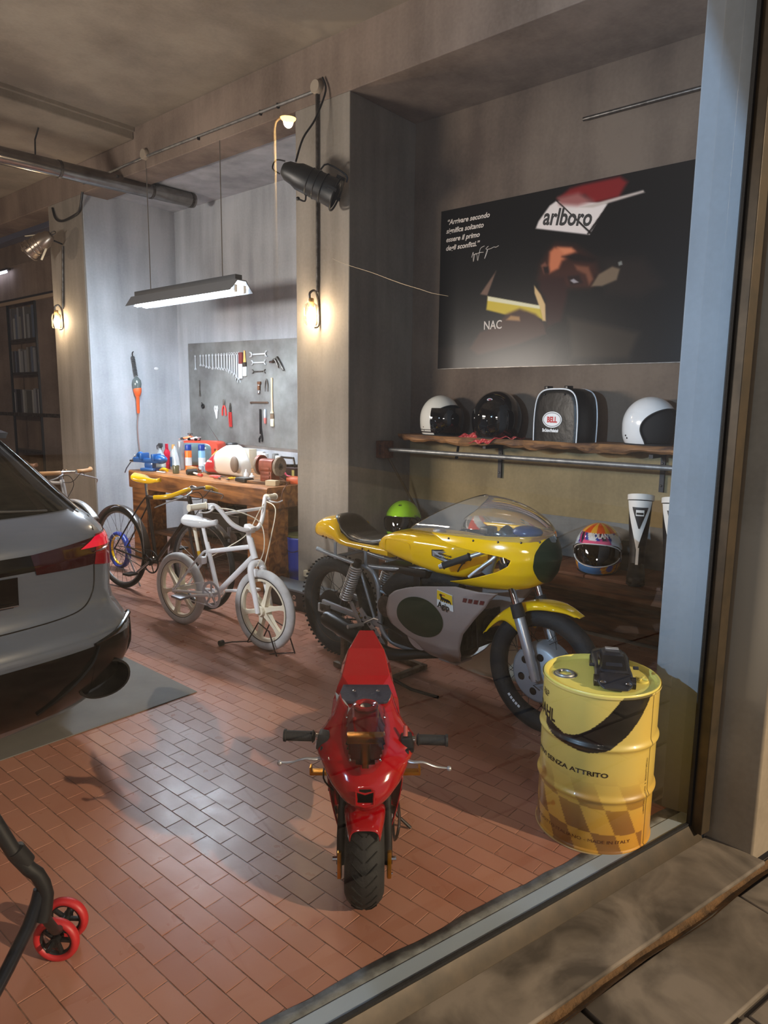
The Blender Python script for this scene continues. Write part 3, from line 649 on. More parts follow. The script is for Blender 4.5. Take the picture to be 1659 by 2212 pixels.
# paddock stand
ps = thing('paddock_stand', 'worn grey square-tube paddock stand under the racing motorcycle', 'stand', (3.02, 2.92, 0), math.radians(-94))
q = MB()
for s in (-1, 1):
    q.cbox((.235,s*.17,.145), (.030,.030,.29), None, .003).cbox((.40,s*.17,.018), (.36,.030,.030), None, .003).cbox((.235,s*.17,.018), (.16,.03,.03), None, .003)
q.cbox((.56,0,.018), (.03,.36,.03), None, .003); q.build('stand_frame', mat('stand_paint', (128,112,98), .5, .5, noise=((86,70,58), 20, .2)), ps)
for s in (-1, 1): MB().cbox((.22,s*.155,.292), (.075,.045,.012), None, .003).build('stand_pad', M_rub, ps)
MB().tube([(.56,-.10,.02),(.75,-.15,.03),(.95,-.16,.05)], .009, 8).build('stand_lever', M_dsteel, ps)
wp = thing('white_fairing_panel', 'pale fairing panel leaning behind the racing motorcycle beside the wooden bench', 'panel', (3.36, 2.05, 0), math.radians(-90))
MB().grid(lambda a, c: V(-.22+.44*a, -.02-.05*math.sin(PI*a)-.06*c, .01+.62*c*(1-.25*(a-.5)**2)), 16, 16).build('shell', M_cream, wp, 60, solid=.004)
MB().tube([(-.22,-.02,.012),(-.22,-.08,.55),(-.1,-.11,.61),(.1,-.11,.61),(.22,-.08,.55),(.22,-.02,.012)], .004, 6, k=3).build('rim', M_cream, wp)
# ---------------------------------------------------------------- red minibike (faces the window)
M_red = mat('gloss_red', (150,6,16), .12, coat=.8); M_redc = glassmat('tinted_acrylic', (.86,.80,.84), 1.6, .03)
mi = thing('minibike', 'small red racing minibike with black grips facing the window', 'minibike', (1.486, 1.322, 0), math.radians(-138.3))
# local frame: +x towards the window (front), front axle at x = 0
mw = MB().torus((0,0,.146), .093, .053, 56, 18, 'y', 1.16).build('front_tyre', M_rub, mi)
mb = MB()
for k in range(26):
    a = 2*PI*k/26
    for s in (-1, 1):
        P = [(.1460,s*.005),(.1435,s*.022),(.1355,s*.038)]
        mb.tube([V(r*math.cos(a+.11*i), y, .146+r*math.sin(a+.11*i)) for i, (r, y) in enumerate(P)], .0024, 5)
stuff(mb.build('tread_grooves', mat('groove_black', (6,6,6), .9), mw))
MB().lathe([(0,-.03),(.055,-.03),(.06,-.02),(.06,.02),(.055,.03),(0,.03)], 28, (0,0,.138), Matrix.Rotation(PI/2,3,'X')).build('front_rim', M_gal, mw)
rt = MB().torus((-.70,0,.135), .085, .050, 48, 14, 'y', 1.1).build('rear_tyre', M_rub, mi)
MB().lathe([(0,-.035),(.05,-.035),(.055,0),(.05,.035),(0,.035)], 24, (-.70,0,.135), Matrix.Rotation(PI/2,3,'X')).build('rear_rim', M_gal, rt)
M_gold = mat('gold_anodised', (190,130,30), .3, .9)
for s in (-1, 1):
    fk = MB().tube([(.0,s*.074,.12),(-.02,s*.074,.20),(-.10,s*.066,.48)], [.014,.014,.012], 14).build('fork_leg', M_dsteel, mi)
    MB().cbox((.004,s*.078,.125), (.035,.014,.085), Euler((0,-.1,0)).to_matrix(), .004).build('gold_bracket', M_gold, fk)
    MB().cyl((0,s*.084,.138), (0,s*.100,.138), .007, n=8).build('axle_nut', M_chr, fk)
    MB().cyl((.012,s*.084,.095), (.012,s*.089,.095), .004, n=8).build('bolt', M_chr, fk)
def ring_y(x, zc, w, h, e=2.4, n=30): return superring(V(x,0,zc), V(0,1,0), V(0,0,1), w, h, e, n)
# mudguard lip between fairing and tyre
MB().grid(lambda a, c: V(.172*math.cos(math.radians(58+45*a)), .066*math.sin((c-.5)*PI)*(1-.30*(1-a)**2), .150+.168*math.sin(math.radians(58+45*a))-.035*abs(2*c-1)**3), 14, 16).build('front_mudguard', M_red, mi, 70, solid=.003)
# nose fairing: plan widths by height; front line leans back
NZ = [.345,.37,.40,.43,.455,.475,.50,.525,.55,.575]
NW = [.055,.092,.122,.146,.166,.156,.130,.110,.098,.088]
NX = [.075,.095,.095,.080,.060,.040,.005,-.035,-.075,-.115]
def nose(a, c):
    z = .345+.23*c; w = interp(z, NZ, NW); xn = interp(z, NZ, NX); s = 2*a-1
    dep = interp(z, [.345,.455,.575], [.09,.20,.12])
    y = w*(.75*math.sin(s*PI/2)+.25*s); x = xn-dep*(1-abs(math.cos(s*PI/2))**.85)
    return V(x, y, z+.012*(1-abs(math.cos(s*PI/2))))
class _H: pass
def nose_cut(a0, a1, c0, c1, nu, nv): return lambda a, c: nose(a0+(a1-a0)*a, c0+(c1-c0)*c)
nf = MB().grid(nose, 44, 30)
# opening at the top centre for the screen and a small intake lower down
keep = []
for f in nf.f:
    c = sum((Vector(nf.v[i]) for i in f), Vector())/4
    inscr = ((c.y/.060)**2+((c.z-.525)/.055)**2 < 1) or (c.z > .525 and abs(c.y) < .060)
    inta = abs(c.y) < .025 and .380 < c.z < .418
    if not inscr and not inta: keep.append(f)
nf.f = keep
nfo = nf.build('nose_fairing', M_red, mi, 60, solid=.003)
# darker inner wall behind intake
MB().cbox((.055,0,.398), (.02,.07,.06)).build('intake_box', M_blk, nfo)
MB().tube([V(nose(.5,.5).x+0,0,0)]*0 or [(.095,-.026,.380),(.092,-.027,.420),(.096,0,.414),(.092,.027,.420),(.095,.026,.380),(.098,0,.374),(.095,-.026,.380)], .0035, 6).build('intake_lip', M_red, nfo)
def msc(a, c):
    th = 2*PI*a; y = .078*c*math.cos(th); z = .525+(.068 if math.sin(th) < 0 else .075)*c*math.sin(th)
    x = interp(z, NZ+[.61], NX+[-.165])+.026*(1-.3*c*c)-(.060*(abs(y)/.08)**2)
    return V(x, y, z+.008)
ms = MB().grid(msc, 44, 12).build('windscreen', M_redc, mi, 80)
for (y, z) in ((-.066,.56),(.066,.56),(-.045,.475),(.045,.475)): MB().ell(msc(math.atan2((z-.525), y)/(2*PI) % 1, .88)+V(.004,0,0), (.004,.004,.004), 10, 6).build('screen_screw', M_chr, ms)
# handlebar
hb = MB().cyl((-.10,-.16,.492), (-.10,.16,.492), .0105, n=14).build('handlebar', M_chr, mi); hb.matrix_local = Matrix.Translation((-.10,0,0)) @ Matrix.Rotation(math.radians(-3.6),4,'Z') @ Matrix.Translation((.10,0,0))
MB().cbox((-.10,0,.492), (.04,.12,.025), None, .005).cyl((-.12,0,.30), (-.10,0,.49), .017, n=14).build('top_clamp', M_gold, mi)
for s in (-1, 1):
    MB().tube([(-.10,s*.163,.492),(-.10,s*.170,.492),(-.10,s*.172,.492),(-.10,s*.255,.492),(-.10,s*.257,.492),(-.10,s*.264,.492)], [.012,.021,.0165,.0165,.020,.019], 20).build('grip', M_rub, hb)
    MB().cbox((-.085,s*.135,.488), (.045,.036,.055), Euler((s*.2,0,0)).to_matrix(), .008).cbox((-.06,s*.125,.462), (.03,.03,.04), None, .006).build('switch_block', M_bplast, hb)
    MB().tube([(-.055,s*.115,.452),(-.030,s*.150,.452),(-.025,s*.185,.455),(-.032,s*.225,.438),(-.036,s*.262,.432)], [.008,.007,.005,.0045,.004], 10, k=4, flat=.7).ell((-.036,s*.266,.431), (.008,.008,.008), 10, 8).build('brake_lever', M_alu, hb)
MB().cyl((-.075,.128,.515), (-.085,.128,.545), .008, .006, 10).build('red_kill_switch', mat('dull_red', (150,60,50), .5), hb)
MB().tube([(-.05,.12,.46),(-.02,.115,.42),(-.06,.10,.36)], .003, 6, k=4).tube([(-.05,-.12,.46),(-.02,-.13,.40),(-.05,-.10,.34)], .003, 6, k=4).build('cables', M_blk, mi)
MB().cbox((-.16,0,.44), (.05,.09,.08), None, .01).build('fuel_cap_block', M_dsteel, mi)
# tank cowl and seat tail: faceted
def facet(name, secs, m, par): return MB().rings([[V(x, y, z) for (y, z) in sec] for x, sec in secs]).build(name, m, par, 12, bevel=.004)
def sec(w1, w2, z0, z1, z2): return [(-w1,z0),(-w2,z1),(-w1*.55,z2),(w1*.55,z2),(w2,z1),(w1,z0)]
tc_ = facet('tank_cowl', [(-.13, sec(.060,.075,.40,.44,.485)), (-.19, sec(.075,.098,.36,.43,.520)), (-.27, sec(.080,.105,.33,.42,.530)), (-.34, sec(.078,.100,.33,.41,.505)), (-.38, sec(.07,.085,.33,.39,.455))], M_red, mi)
MB().torus((-.25,0,.533), .034, .010, 28, 8, 'z', 1.).build('filler_recess', M_red, tc_)
MB().lathe([(0,0),(.020,0),(.018,.016),(0,.018)], 18, (-.235,0,.525)).build('filler_cap', M_chr, tc_)
facet('side_cowl', [(-.20, sec(.095,.112,.20,.29,.36)), (-.33, sec(.100,.118,.17,.29,.37)), (-.47, sec(.085,.100,.22,.31,.38))], M_red, mi)
tl = facet('tail_cowl', [(-.42, sec(.100,.130,.385,.405,.425)), (-.55, sec(.097,.128,.40,.425,.455)), (-.60, [(-.088,.41),(-.112,.455),(-.095,.500),(.095,.500),(.112,.455),(.088,.41)]), (-.74, [(-.075,.43),(-.100,.49),(-.072,.560),(.072,.560),(.100,.49),(.075,.43)]), (-.90, [(-.030,.50),(-.040,.545),(-.032,.585),(.032,.585),(.040,.545),(.030,.50)])], M_red, mi)
MB().prism([V(-.57,-.088,.4655), V(-.57,.088,.4655), V(-.48,.108,.4435), V(-.47,.070,.4400), V(-.47,-.070,.4400), V(-.48,-.108,.4435)], (0,0,.010)).build('seat_pad', mat('navy_seat', (34,36,52), .55, bump=(80,.2)), tl, 0, bevel=.002)
MB().prism([V(-.56,-.118,.437), V(-.42,-.100,.432), V(-.39,-.050,.436), V(-.46,-.078,.445)], (0,0,.012)).build('grey_seat_edge', mat('seat_grey', (150,140,128), .6), tl, 0)
for s in (-1, 1): MB().ell((-.525,s*.045,.468), (.008,.008,.004), 12, 6).build('seat_stud', M_chr, tl)
MB().cbox((-.36,0,.22), (.22,.13,.16), None, .02).build('engine', M_eng, mi)
MB().cbox((-.20,-.0,.26), (.20,.05,.04), Euler((0,-.4,0)).to_matrix(), .006).cbox((-.55,0,.30), (.30,.05,.03), None, .006).build('frame', M_dsteel, mi)
MB().cbox((-.56,0,.16), (.32,.12,.022), None, .006).build('swingarm', M_dsteel, mi)
for s in (-1, 1):
    MB().cbox((-.30,s*.158,.262), (.030,.075,.012), None, .002).cbox((-.30,s*.192,.272), (.03,.008,.026), None, .002).build('gold_footpeg', M_gold, mi)
    MB().cbox((-.30,s*.122,.262), (.035,.012,.13), Euler((s*.06,0,0)).to_matrix(), .004).build('peg_plate', M_blk, mi)
MB().tube([(-.28,.10,.26),(-.12,.115,.20),(-.12,.10,.12),(-.30,.10,.10)], .005, 6, k=4).build('exhaust_wire', M_steel, mi)
MB().tube([(-.40,.09,.10),(-.37,.12,.05),(-.36,.17,.006)], .006, 8).build('side_stand', M_dsteel, mi)
MB().grid(lambda a, c: V(-.04-.30*a, (.120-.055*c**1.5*(1-a)), .40-.25*c*(1-.5*a)), 12, 8).build('lower_fairing', M_red, mi, 60, solid=.003)
MB().grid(lambda a, c: V(-.04-.30*a, -(.120-.055*c**1.5*(1-a)), .40-.25*c*(1-.5*a)), 12, 8).build('lower_fairing', M_red, mi, 60, solid=.003)
# ---------------------------------------------------------------- white BMX
M_bmx = mat('white_bmx_paint', (246,247,250), .38, coat=.3); M_wty = mat('greyed_white_tyre', (222,224,226), .75, noise=((184,184,184), 9, .2))
M_mag = mat('ivory_mag_plastic', (240,232,210), .45)
bx = thing('bmx_bicycle', 'all-white BMX bicycle with ivory mag wheels and high handlebars', 'bicycle', (2.69, 4.15, 0), math.radians(-86.3))
BW = .845
for nm, cx, cz in (('rear_wheel', 0, .256), ('front_wheel', BW, .260)):
    w = MB().torus((cx,0,cz), cz-.0285, .0285, 64, 14, 'y').build(nm, M_wty, bx)
    MB().torus((cx,0,cz), .196, 0, 64, 6, 'y', prof=[(.010,-.016),(.012,0),(.010,.016),(-.010,.014),(-.014,0),(-.010,-.014)]).build('rim', M_mag, w)
    MB().torus((cx,0,cz), .2035, .0, 64, 4, 'y', prof=[(.0,-.0185),(.004,-.0185),(.004,.0185),(0,.0185)]).build('black_rim_line', M_blk, w)
    MB().cyl((cx,-.045,cz), (cx,.045,cz), .030, n=20).cyl((cx,-.062,cz), (cx,.062,cz), .006, n=10).build('hub', M_mag, w)
    for k in range(6):
        a = 2*PI*k/6+.26; d = V(math.cos(a),0,math.sin(a)); e_ = V(-math.sin(a),0,math.cos(a)); c = V(cx,0,cz)
        R = []
        for t, hw, hy in ((.020,.020,.024),(.08,.013,.017),(.14,.012,.013),(.175,.017,.012),(.190,.030,.012)):
            R.append([c+d*t+e_*hw+V(0,-hy,0), c+d*t+e_*hw*.5+V(0,-hy*.2,0), c+d*t+e_*hw+V(0,hy,0), c+d*t-e_*hw+V(0,hy,0), c+d*t-e_*hw*.5+V(0,hy*.2,0), c+d*t-e_*hw+V(0,-hy,0)])
        MB().rings(R).build('mag_spoke', M_mag, w, 30)
HT, HB = V(.722,0,.705), V(.765,0,.580)
f = MB().tube([HB+(HT-HB)*-.0, HT], .021, 16).tube([(.30,0,.560),(.745,0,.655)], .0155, 14).tube([(.400,0,.295),(.762,0,.600)], .0185, 14).tube([(.405,0,.290),(.315,0,.580),(.300,0,.625)], .0155, 14)
for s in (-1, 1):
    f.tube([(.40,s*.03,.295),(.30,s*.045,.285),(0,s*.058,.252)], .0095, 10, k=3).tube([(.305,s*.012,.568),(.26,s*.03,.53),(0,s*.058,.256)], .008, 10, k=3)
    f.cbox((0,s*.058,.252), (.035,.006,.03), None, .003)
f.cyl((.40,-.035,.292), (.40,.035,.292), .024, n=18).cyl((.14,-.035,.40), (.14,.035,.40), .007, n=8)
f.build('frame', M_bmx, bx)
fk = MB().cyl((.770,0,.565), (.775,0,.545), .022, n=14)
for s in (-1, 1): fk.tube([(.772,s*.0,.552),(.775,s*.035,.545),(.782,s*.052,.51),(.80,s*.055,.43),(.825,s*.056,.34),(BW,s*.058,.250)], [.022,.022,.021,.019,.017,.014], 12, k=4)
fk.build('fork', M_bmx, bx)
MB().cbox((.80,-.03,.50), (.03,.03,.05), None, .008).cbox((.80,.03,.50), (.03,.03,.05), None, .008).build('brake_caliper', M_bmx, bx)
MB().cbox((.27,-.02,.50), (.05,.05,.05), None, .012).build('rear_brake', M_bmx, bx)
MB().cyl((.716,0,.70), (.705,0,.765), .016, n=14).cbox((.722,0,.768), (.065,.05,.042), Euler((0,.3,0)).to_matrix(), .008).build('stem', M_bmx, bx)
hb = MB().tube([(.59,-.345,.925),(.62,-.24,.930),(.655,-.195,.915),(.70,-.13,.815),(.735,-.06,.768),(.738,0,.765),(.735,.06,.768),(.70,.13,.815),(.655,.195,.915),(.62,.24,.930),(.59,.345,.925)], .0145, 14, k=5).tube([(.672,-.170,.875),(.672,.170,.875)], .0105, 10).build('handlebar', M_bmx, bx)
for s in (-1, 1):
    MB().tube([(.616,s*.245,.930),(.613,s*.252,.930),(.612,s*.255,.930),(.588,s*.350,.925),(.587,s*.354,.925),(.586,s*.360,.925)], [.014,.025,.020,.020,.024,.022], 18).build('grip', M_mag, hb)
    MB().cbox((.64,s*.235,.920), (.035,.028,.026), None, .006).tube([(.655,s*.235,.912),(.675,s*.262,.905),(.672,s*.30,.898),(.668,s*.345,.905)], [.007,.006,.005,.005], 8, k=3).build('brake_lever', M_bmx, hb)
MB().tube([(.665,-.20,.915),(.76,-.14,.90),(.84,-.02,.82),(.87,-.02,.66),(.80,-.02,.53)], .0035, 6, k=6).tube([(.665,.20,.915),(.79,.16,.88),(.85,.06,.72),(.82,.03,.54)], .0035, 6, k=6).tube([(.66,.19,.91),(.70,.10,.86),(.66,.03,.72),(.50,.02,.62),(.30,.02,.52)], .0032, 6, k=6).build('brake_cables', M_mag, bx)
sp = MB().cyl((.302,0,.60), (.262,0,.735), .0125, n=12).build('seat_post', M_bmx, bx)
def sadd(x0, x1, z0, z1, wr, wn, hh, n=26):
    """saddle: wide rear at x0, nose at x1"""
    R = []
    for i in range(n+1):
        t = i/n; x = x0+(x1-x0)*t
        w = wr*math.sin(min(1, (t+.02)/.22)*PI/2)**.7*(1-sm(.18, .62, t))+wn*(sm(.18, .62, t))*(math.sqrt(max(0.02, 1-max(0, (t-.90)/.11)**2)))
        z = z0+(z1-z0)*t-.022*math.sin(PI*t)+.012*(1-t)**2
        R.append(superring(V(x,0,z), V(0,1,0), V(0,0,1), max(.004, w), hh*(.65+.35*math.sin(PI*min(1, t*1.1+.1))), 2.6, 22))
    return R
MB().rings(sadd(.085, .405, .757, .772, .082, .030, .030)).build('saddle', M_wht, bx, 60)
MB().cyl((.22,-.02,.735), (.30,-.02,.745), .004, n=6).cyl((.22,.02,.735), (.30,.02,.745), .004, n=6).build('saddle_rails', M_dsteel, sp)
# chainset on the right side
MC = mat('white_chainring', (206,206,212), .4)
ck = MB().torus((.40,-.055,.292), .082, 0, 48, 4, 'y', prof=[(-.010,-.003),(.010,-.002),(.010,.002),(-.010,.003)]).build('chainring', MC, bx)
for k in range(5):
    a = 2*PI*k/5+.3; MB().cbox((.40+.042*math.cos(a),-.055,.292+.042*math.sin(a)), (.085,.004,.016), Euler((0,-a,0)).to_matrix(), .001).build('chainring_arm', MC, ck)
MB().cyl((.40,-.045,.292), (.40,-.075,.292), .018, n=16).tube([(.40,-.075,.292),(.23,-.088,.262)], [.011,.009], 10).build('crank', M_bmx, ck)
MB().tube([(.40,.07,.292),(.56,.085,.318)], [.011,.009], 10).build('crank', M_bmx, ck)
MB().cbox((.185,-.135,.258), (.10,.09,.016), Euler((0,.05,0)).to_matrix(), .003).build('pedal', mat('grey_pedal', (150,150,156), .4, .4), ck)
MB().cbox((.58,.135,.318), (.09,.09,.014), None, .003).build('pedal', M_bmx, ck)
MB().tube([(0,-.052,.272),(.2,-.052,.335),(.38,-.055,.374)], .0035, 6).tube([(0,-.052,.232),(.2,-.052,.212),(.38,-.055,.210)], .0035, 6).build('chain', MC, ck)
# yellow and white pump behind the seat stays
MB().cyl((.135,.03,.70), (.185,.02,.545), .0125, .0105, 12).build('pump', M_mag, bx)
MB().cyl((.185,.02,.545), (.205,.018,.485), .0118, n=12).build('yellow_pump_end', M_yel, bx)
# wire display stand
wsnd = thing('wire_bike_stand', 'dark wire stand holding the front wheel of the white BMX', 'stand', (2.69, 4.15, 0), math.radians(-86.3))
MWi = mat('dark_wire', (52,34,30), .5, .6)
MB().tube([(BW+.16,-.055,.004),(BW+.09,-.050,.150),(BW-.01,-.045,.185),(BW-.10,-.055,.045),(BW-.24,-.06,.012),(BW-.26,-.12,.014)], .0045, 8).build('wire_loop', MWi, wsnd)
MB().tube([(BW+.21,.055,.004),(BW+.15,.050,.155),(BW+.02,.045,.195),(BW-.07,.055,.05),(BW-.10,.055,.008)], .0045, 8).build('wire_loop', MWi, wsnd)
MB().tube([(BW+.10,-.055,.008),(BW+.20,.055,.008)], .004, 8).tube([(BW-.10,-.055,.040),(BW-.08,.055,.030)], .004, 8).build('cross_wire', MWi, wsnd)
MB().cyl((BW-.265,-.115,.018), (BW-.268,-.145,.018), .018, n=16).build('rubber_foot', M_rub, wsnd)
# ---------------------------------------------------------------- roadster bicycles
def roadster(name, label, loc, rz, frame, sadcol, gripcol, drop=.05):
    b = thing(name, label, 'bicycle', loc, rz); R = .342; W = 1.035
    wheel(b, (0,0,R), R, .019, .303, M_rub, M_gal, 28, .022, .03, name='rear_wheel')
    wheel(b, (W,0,R), R, .019, .303, M_rub, M_gal, 28, .020, .03, name='front_wheel')
    f = MB().tube([(.47,0,.295),(.385,0,.815)], .0145, 12).tube([(.395,0,.800),(.900,0,.825)], .0130, 12).tube([(.475,0,.295),(.920,0,.740)], .0150, 12).tube([(.935,0,.705),(.895,0,.850)], .0175, 14)
    for s in (-1, 1):
        f.tube([(.47,s*.03,.295),(.30,s*.045,.305),(0,s*.06,R)], .008, 8, k=3).tube([(.39,s*.02,.80),(.30,s*.045,.69),(0,s*.06,R)], .0065, 8, k=3)
        f.tube([(.938,0,.690),(.945,s*.045,.665),(.975,s*.05,.50),(W,s*.055,R)], [.012,.012,.010,.008], 10, k=3)
    f.cyl((.47,-.035,.295), (.47,.035,.295), .021, n=16); f.build('frame', frame, b)
    for cx, a0, a1 in ((0, -10, 165), (W, 40, 170)):
        MB().grid(lambda a, c: V(cx+(R+.022)*math.cos(math.radians(a0+(a1-a0)*a)), .030*math.sin((c-.5)*PI), R+(R+.022-.010*abs(2*c-1)**2)*math.sin(math.radians(a0+(a1-a0)*a))), 30, 8).build('mudguard', frame if cx == 0 else frame, b, 60, solid=.0012)
    MB().cyl((.387,0,.80), (.375,0,.92), .012, n=12).build('seat_post', M_chr, b)
    MB().rings(sadd(.235, .56, .955, .950, .078, .024, .026)).build('saddle', sadcol, b, 60)
    MB().cyl((.895,0,.85), (.885,0,.90), .011, n=12).tube([(.885,0,.90),(.93,0,.925),(.985,0,.918)], .012, 12, k=3).build('stem', M_chr, b)
    hb = MB().tube([(.86,-.285,.918-drop),(.95,-.22,.918-drop*.8),(1.00,-.12,.918-drop*.1),(.99,-.06,.918),(.985,0,.918),(.99,.06,.918),(1.00,.12,.918-drop*.1),(.95,.22,.918-drop*.8),(.86,.285,.918-drop)], .0115, 12, k=5).build('handlebar', M_chr, b)
    for s in (-1, 1):
        MB().tube([(.86,s*.285,.918-drop),(.95,s*.22,.918-drop*.8),(1.00,s*.12,.918-drop*.1),(.992,s*.075,.918)], .0165, 14, k=6).build('grip', gripcol, hb)
        MB().tube([(1.00,s*.055,.905),(1.03,s*.13,.88),(.99,s*.25,.845),(.90,s*.31,.80)], [.006,.006,.005,.004], 8, k=4).build('brake_lever', M_alu, hb)
    ck = MB().torus((.47,-.05,.295), .090, 0, 48, 4, 'y', prof=[(-.006,-.002),(.006,-.002),(.006,.002),(-.006,.002)]).cyl((.47,-.05,.295), (.47,-.065,.295), .030, n=16).build('chainring', M_dsteel, b)
    for k in range(5):
        a = 2*PI*k/5; MB().cbox((.47+.055*math.cos(a),-.05,.295+.055*math.sin(a)), (.07,.003,.010), Euler((0,-a,0)).to_matrix()).build('chainring_arm', M_dsteel, ck)
    MB().tube([(.47,-.07,.295),(.33,-.085,.195)], .009, 8).tube([(.47,.07,.295),(.60,.085,.390)], .009, 8).build('crank', M_alu, ck)
    MB().cbox((.315,-.135,.188), (.085,.085,.016), None, .003).build('pedal', M_dsteel, ck); MB().cbox((.61,.135,.395), (.085,.085,.016), None, .003).build('pedal', M_dsteel, ck)
    MB().tube([(0,-.045,.362),(.25,-.048,.375),(.46,-.05,.386)], .003, 6).tube([(0,-.045,.318),(.25,-.048,.258),(.46,-.05,.206)], .003, 6).build('chain', M_dsteel, ck)
    MB().tube([(1.02,-.12,.885),(1.08,-.06,.90),(1.05,-.0,.82),(.95,0,.70)], .003, 6, k=6).tube([(1.02,.12,.885),(1.10,.04,.92),(1.02,.0,.84),(.80,0,.83)], .003, 6, k=6).build('brake_cables', M_blk, b)
    MB().tube([(.30,-.02,.62),(.345,-.03,.50),(.36,-.03,.32)], .004, 6, k=3).tube([(-.02,.05,.34),(.06,.06,.18),(.16,.06,.02)], .006, 6).build('kick_stand', M_alu, b)
    return b
roadster('roadster_bicycle', 'dark roadster bicycle with yellow saddle and yellow handlebar grips', (2.915, 5.357, 0), math.radians(-85), mat('dark_brown_enamel', (48,38,34), .3, .3, coat=.3), M_yel, M_yel)
roadster('roadster_bicycle', 'bicycle mostly hidden behind the grey car, tan handlebar grips showing', (2.41, 6.42, .075), math.radians(-82), M_alu, mat('brown_saddle', (96,62,40), .5), mat('tan_grip', (176,130,84), .6), .0)
hp = thing('blue_hoop', 'blue and yellow hoop behind the rear wheel of the dark roadster bicycle', 'hoop', (3.24, 5.98, -.045), 0)
MB().torus((0,0,.225), .155, .018, 40, 10, 'x', 1.6).build('blue_band', mat('blue_plastic', (30,54,140), .35), hp)
MB().torus((.0,0,.225), .134, .008, 40, 8, 'x', 1.6).build('yellow_band', M_yel, hp)
# ---------------------------------------------------------------- grey estate car, rear towards the window
CX, CY = .69, 2.78
cz_ = [.15,.22,.30,.38,.46,.52,.56,.60,.64,.70,.80,.88,.94,.98,1.02,1.06,1.38,1.415,1.445,1.462]
cw_ = [.84,.90,.945,.968,.975,.975,.970,.955,.940,.935,.938,.935,.925,.912,.885,.85,.61,.57,.52,.40]
cr_ = [.18,.10,.045,.01,-.01,-.01,.0,.03,.062,.075,.07,.065,.07,.09,.125,.175,.455,.50,.60,.85]
cf_ = [4.60,4.70,4.78,4.82,4.84,4.84,4.83,4.82,4.80,4.76,4.70,4.60,4.40,4.0,3.6,3.45,2.95,2.85,2.7,2.4]
def S(u, z, o=0.):
    w = interp(z, cz_, cw_); a = min(abs(u)/w, 1.); y = interp(z, cz_, cr_)+.38*(1-(1-a**3.2)**(1/3.2))
    return V(u, y-o, z)
def outline(z):
    w = interp(z, cz_, cw_); y0 = interp(z, cz_, cr_); y1 = interp(z, cz_, cf_); R = []
    for i in range(49):
        t = -1+2*i/48; u = w*math.sin(t*PI/2); R.append(V(u, S(u, z).y, z))
    for i in range(1, 8): R.append(V(w, y0+.38+(y1-y0-1.0)*i/8, z))
    for i in range(33):
        t = 1-2*i/32; u = w*math.sin(t*PI/2); R.append(V(u, y1-.5*(1-(1-min(1, abs(u)/w)**2.6)**(1/2.6)), z))
    for i in range(7, 0, -1): R.append(V(-w, y0+.38+(y1-y0-1.0)*i/8, z))
    return R
car = thing('estate_car', 'dark grey estate car seen from the rear corner, cut by the left edge', 'car', (CX, CY, 0))
M_car = mat('grey_car_paint', (74,80,92), .26, coat=.5); M_cblk = mat('car_gloss_black', (6,6,7), .16, spec=.35)
M_cgl = mat('car_rear_glass', (10,12,12), .06, spec=.6); M_tail = mat('tail_lamp_red', (110,6,20), .10, coat=.4); M_taild = mat('smoked_tail_lamp', (36,6,10), .10, coat=.4)
zs = sorted(set(cz_+[.26,.34,.42,.49,.54,.58,.62,.67,.75,.84,.91,.96,1.0,1.04,1.10,1.16,1.22,1.28,1.34]))
MB().rings([outline(z) for z in zs]).build('body', M_car, car, 30)
def patch(name, P, m, o=.004, par=None, n=14, mm=10, sol=0.):
    """four-sided patch on the rear surface: P = bottom-left, bottom-right, top-right, top-left in (u, z)"""
    fn = lambda a, c: S((P[0][0]*(1-a)+P[1][0]*a)*(1-c)+(P[3][0]*(1-a)+P[2][0]*a)*c, (P[0][1]*(1-a)+P[1][1]*a)*(1-c)+(P[3][1]*(1-a)+P[2][1]*a)*c, o)
    return MB().grid(fn, n, mm).build(name, m, par or car, 60)
def polyline(name, pts, r, m, o=.002, par=None, k=4): return MB().tube([S(u, z, o) for u, z in catmull([V(a, c, 0) for a, c in pts], 6) for u, z in [(u, z)]] if False else [S(p.x, p.y, o) for p in catmull([V(a, c, 0) for a, c in pts], k)], r, 6).build(name, m, par or car)
win_ = patch('rear_window', [(-.74,1.072),(.74,1.072),(.535,1.372),(-.535,1.372)], M_cgl, .006, n=40, mm=16)
MB().tube([S(u, z, .010) for u, z in ((.30,1.12),(.42,1.098),(.62,1.080))], [.012,.008,.005], 8, k=3).build('rear_wiper', M_bplast, win_)
for s in (-1, 1):
    MB().tube([S(s*u, z, .012) for u, z in ((.775,1.065),(.70,1.17),(.63,1.28),(.565,1.38))], [.010,.016,.016,.012], 8, k=4, flat=.5).build('pillar_blade', M_cblk, car)
    MB().tube([S(s*u, z, .020) for u, z in ((.80,1.058),(.725,1.165),(.655,1.28))], [.004,.009,.005], 8, k=4).build('chrome_strip', M_chr, car)
# roof spoiler lip
MB().rings([[V(u, .40+.10*(abs(u)/.6)**2, 1.425-.02*(abs(u)/.6)**2), V(u, .62, 1.450-.03*(abs(u)/.6)**2), V(u, .62, 1.405), V(u, .43+.10*(abs(u)/.6)**2, 1.400-.02*(abs(u)/.6)**2)] for u in [-.585+1.17*i/24 for i in range(25)]]).build('roof_spoiler', M_car, car, 40)
for s in (-1, 1): MB().tube([(s*.50,1.0,1.462),(s*.53,1.1,1.485),(s*.54,2.2,1.487),(s*.52,2.4,1.46)], .012, 8, k=4).build('roof_rail', M_alu, car)
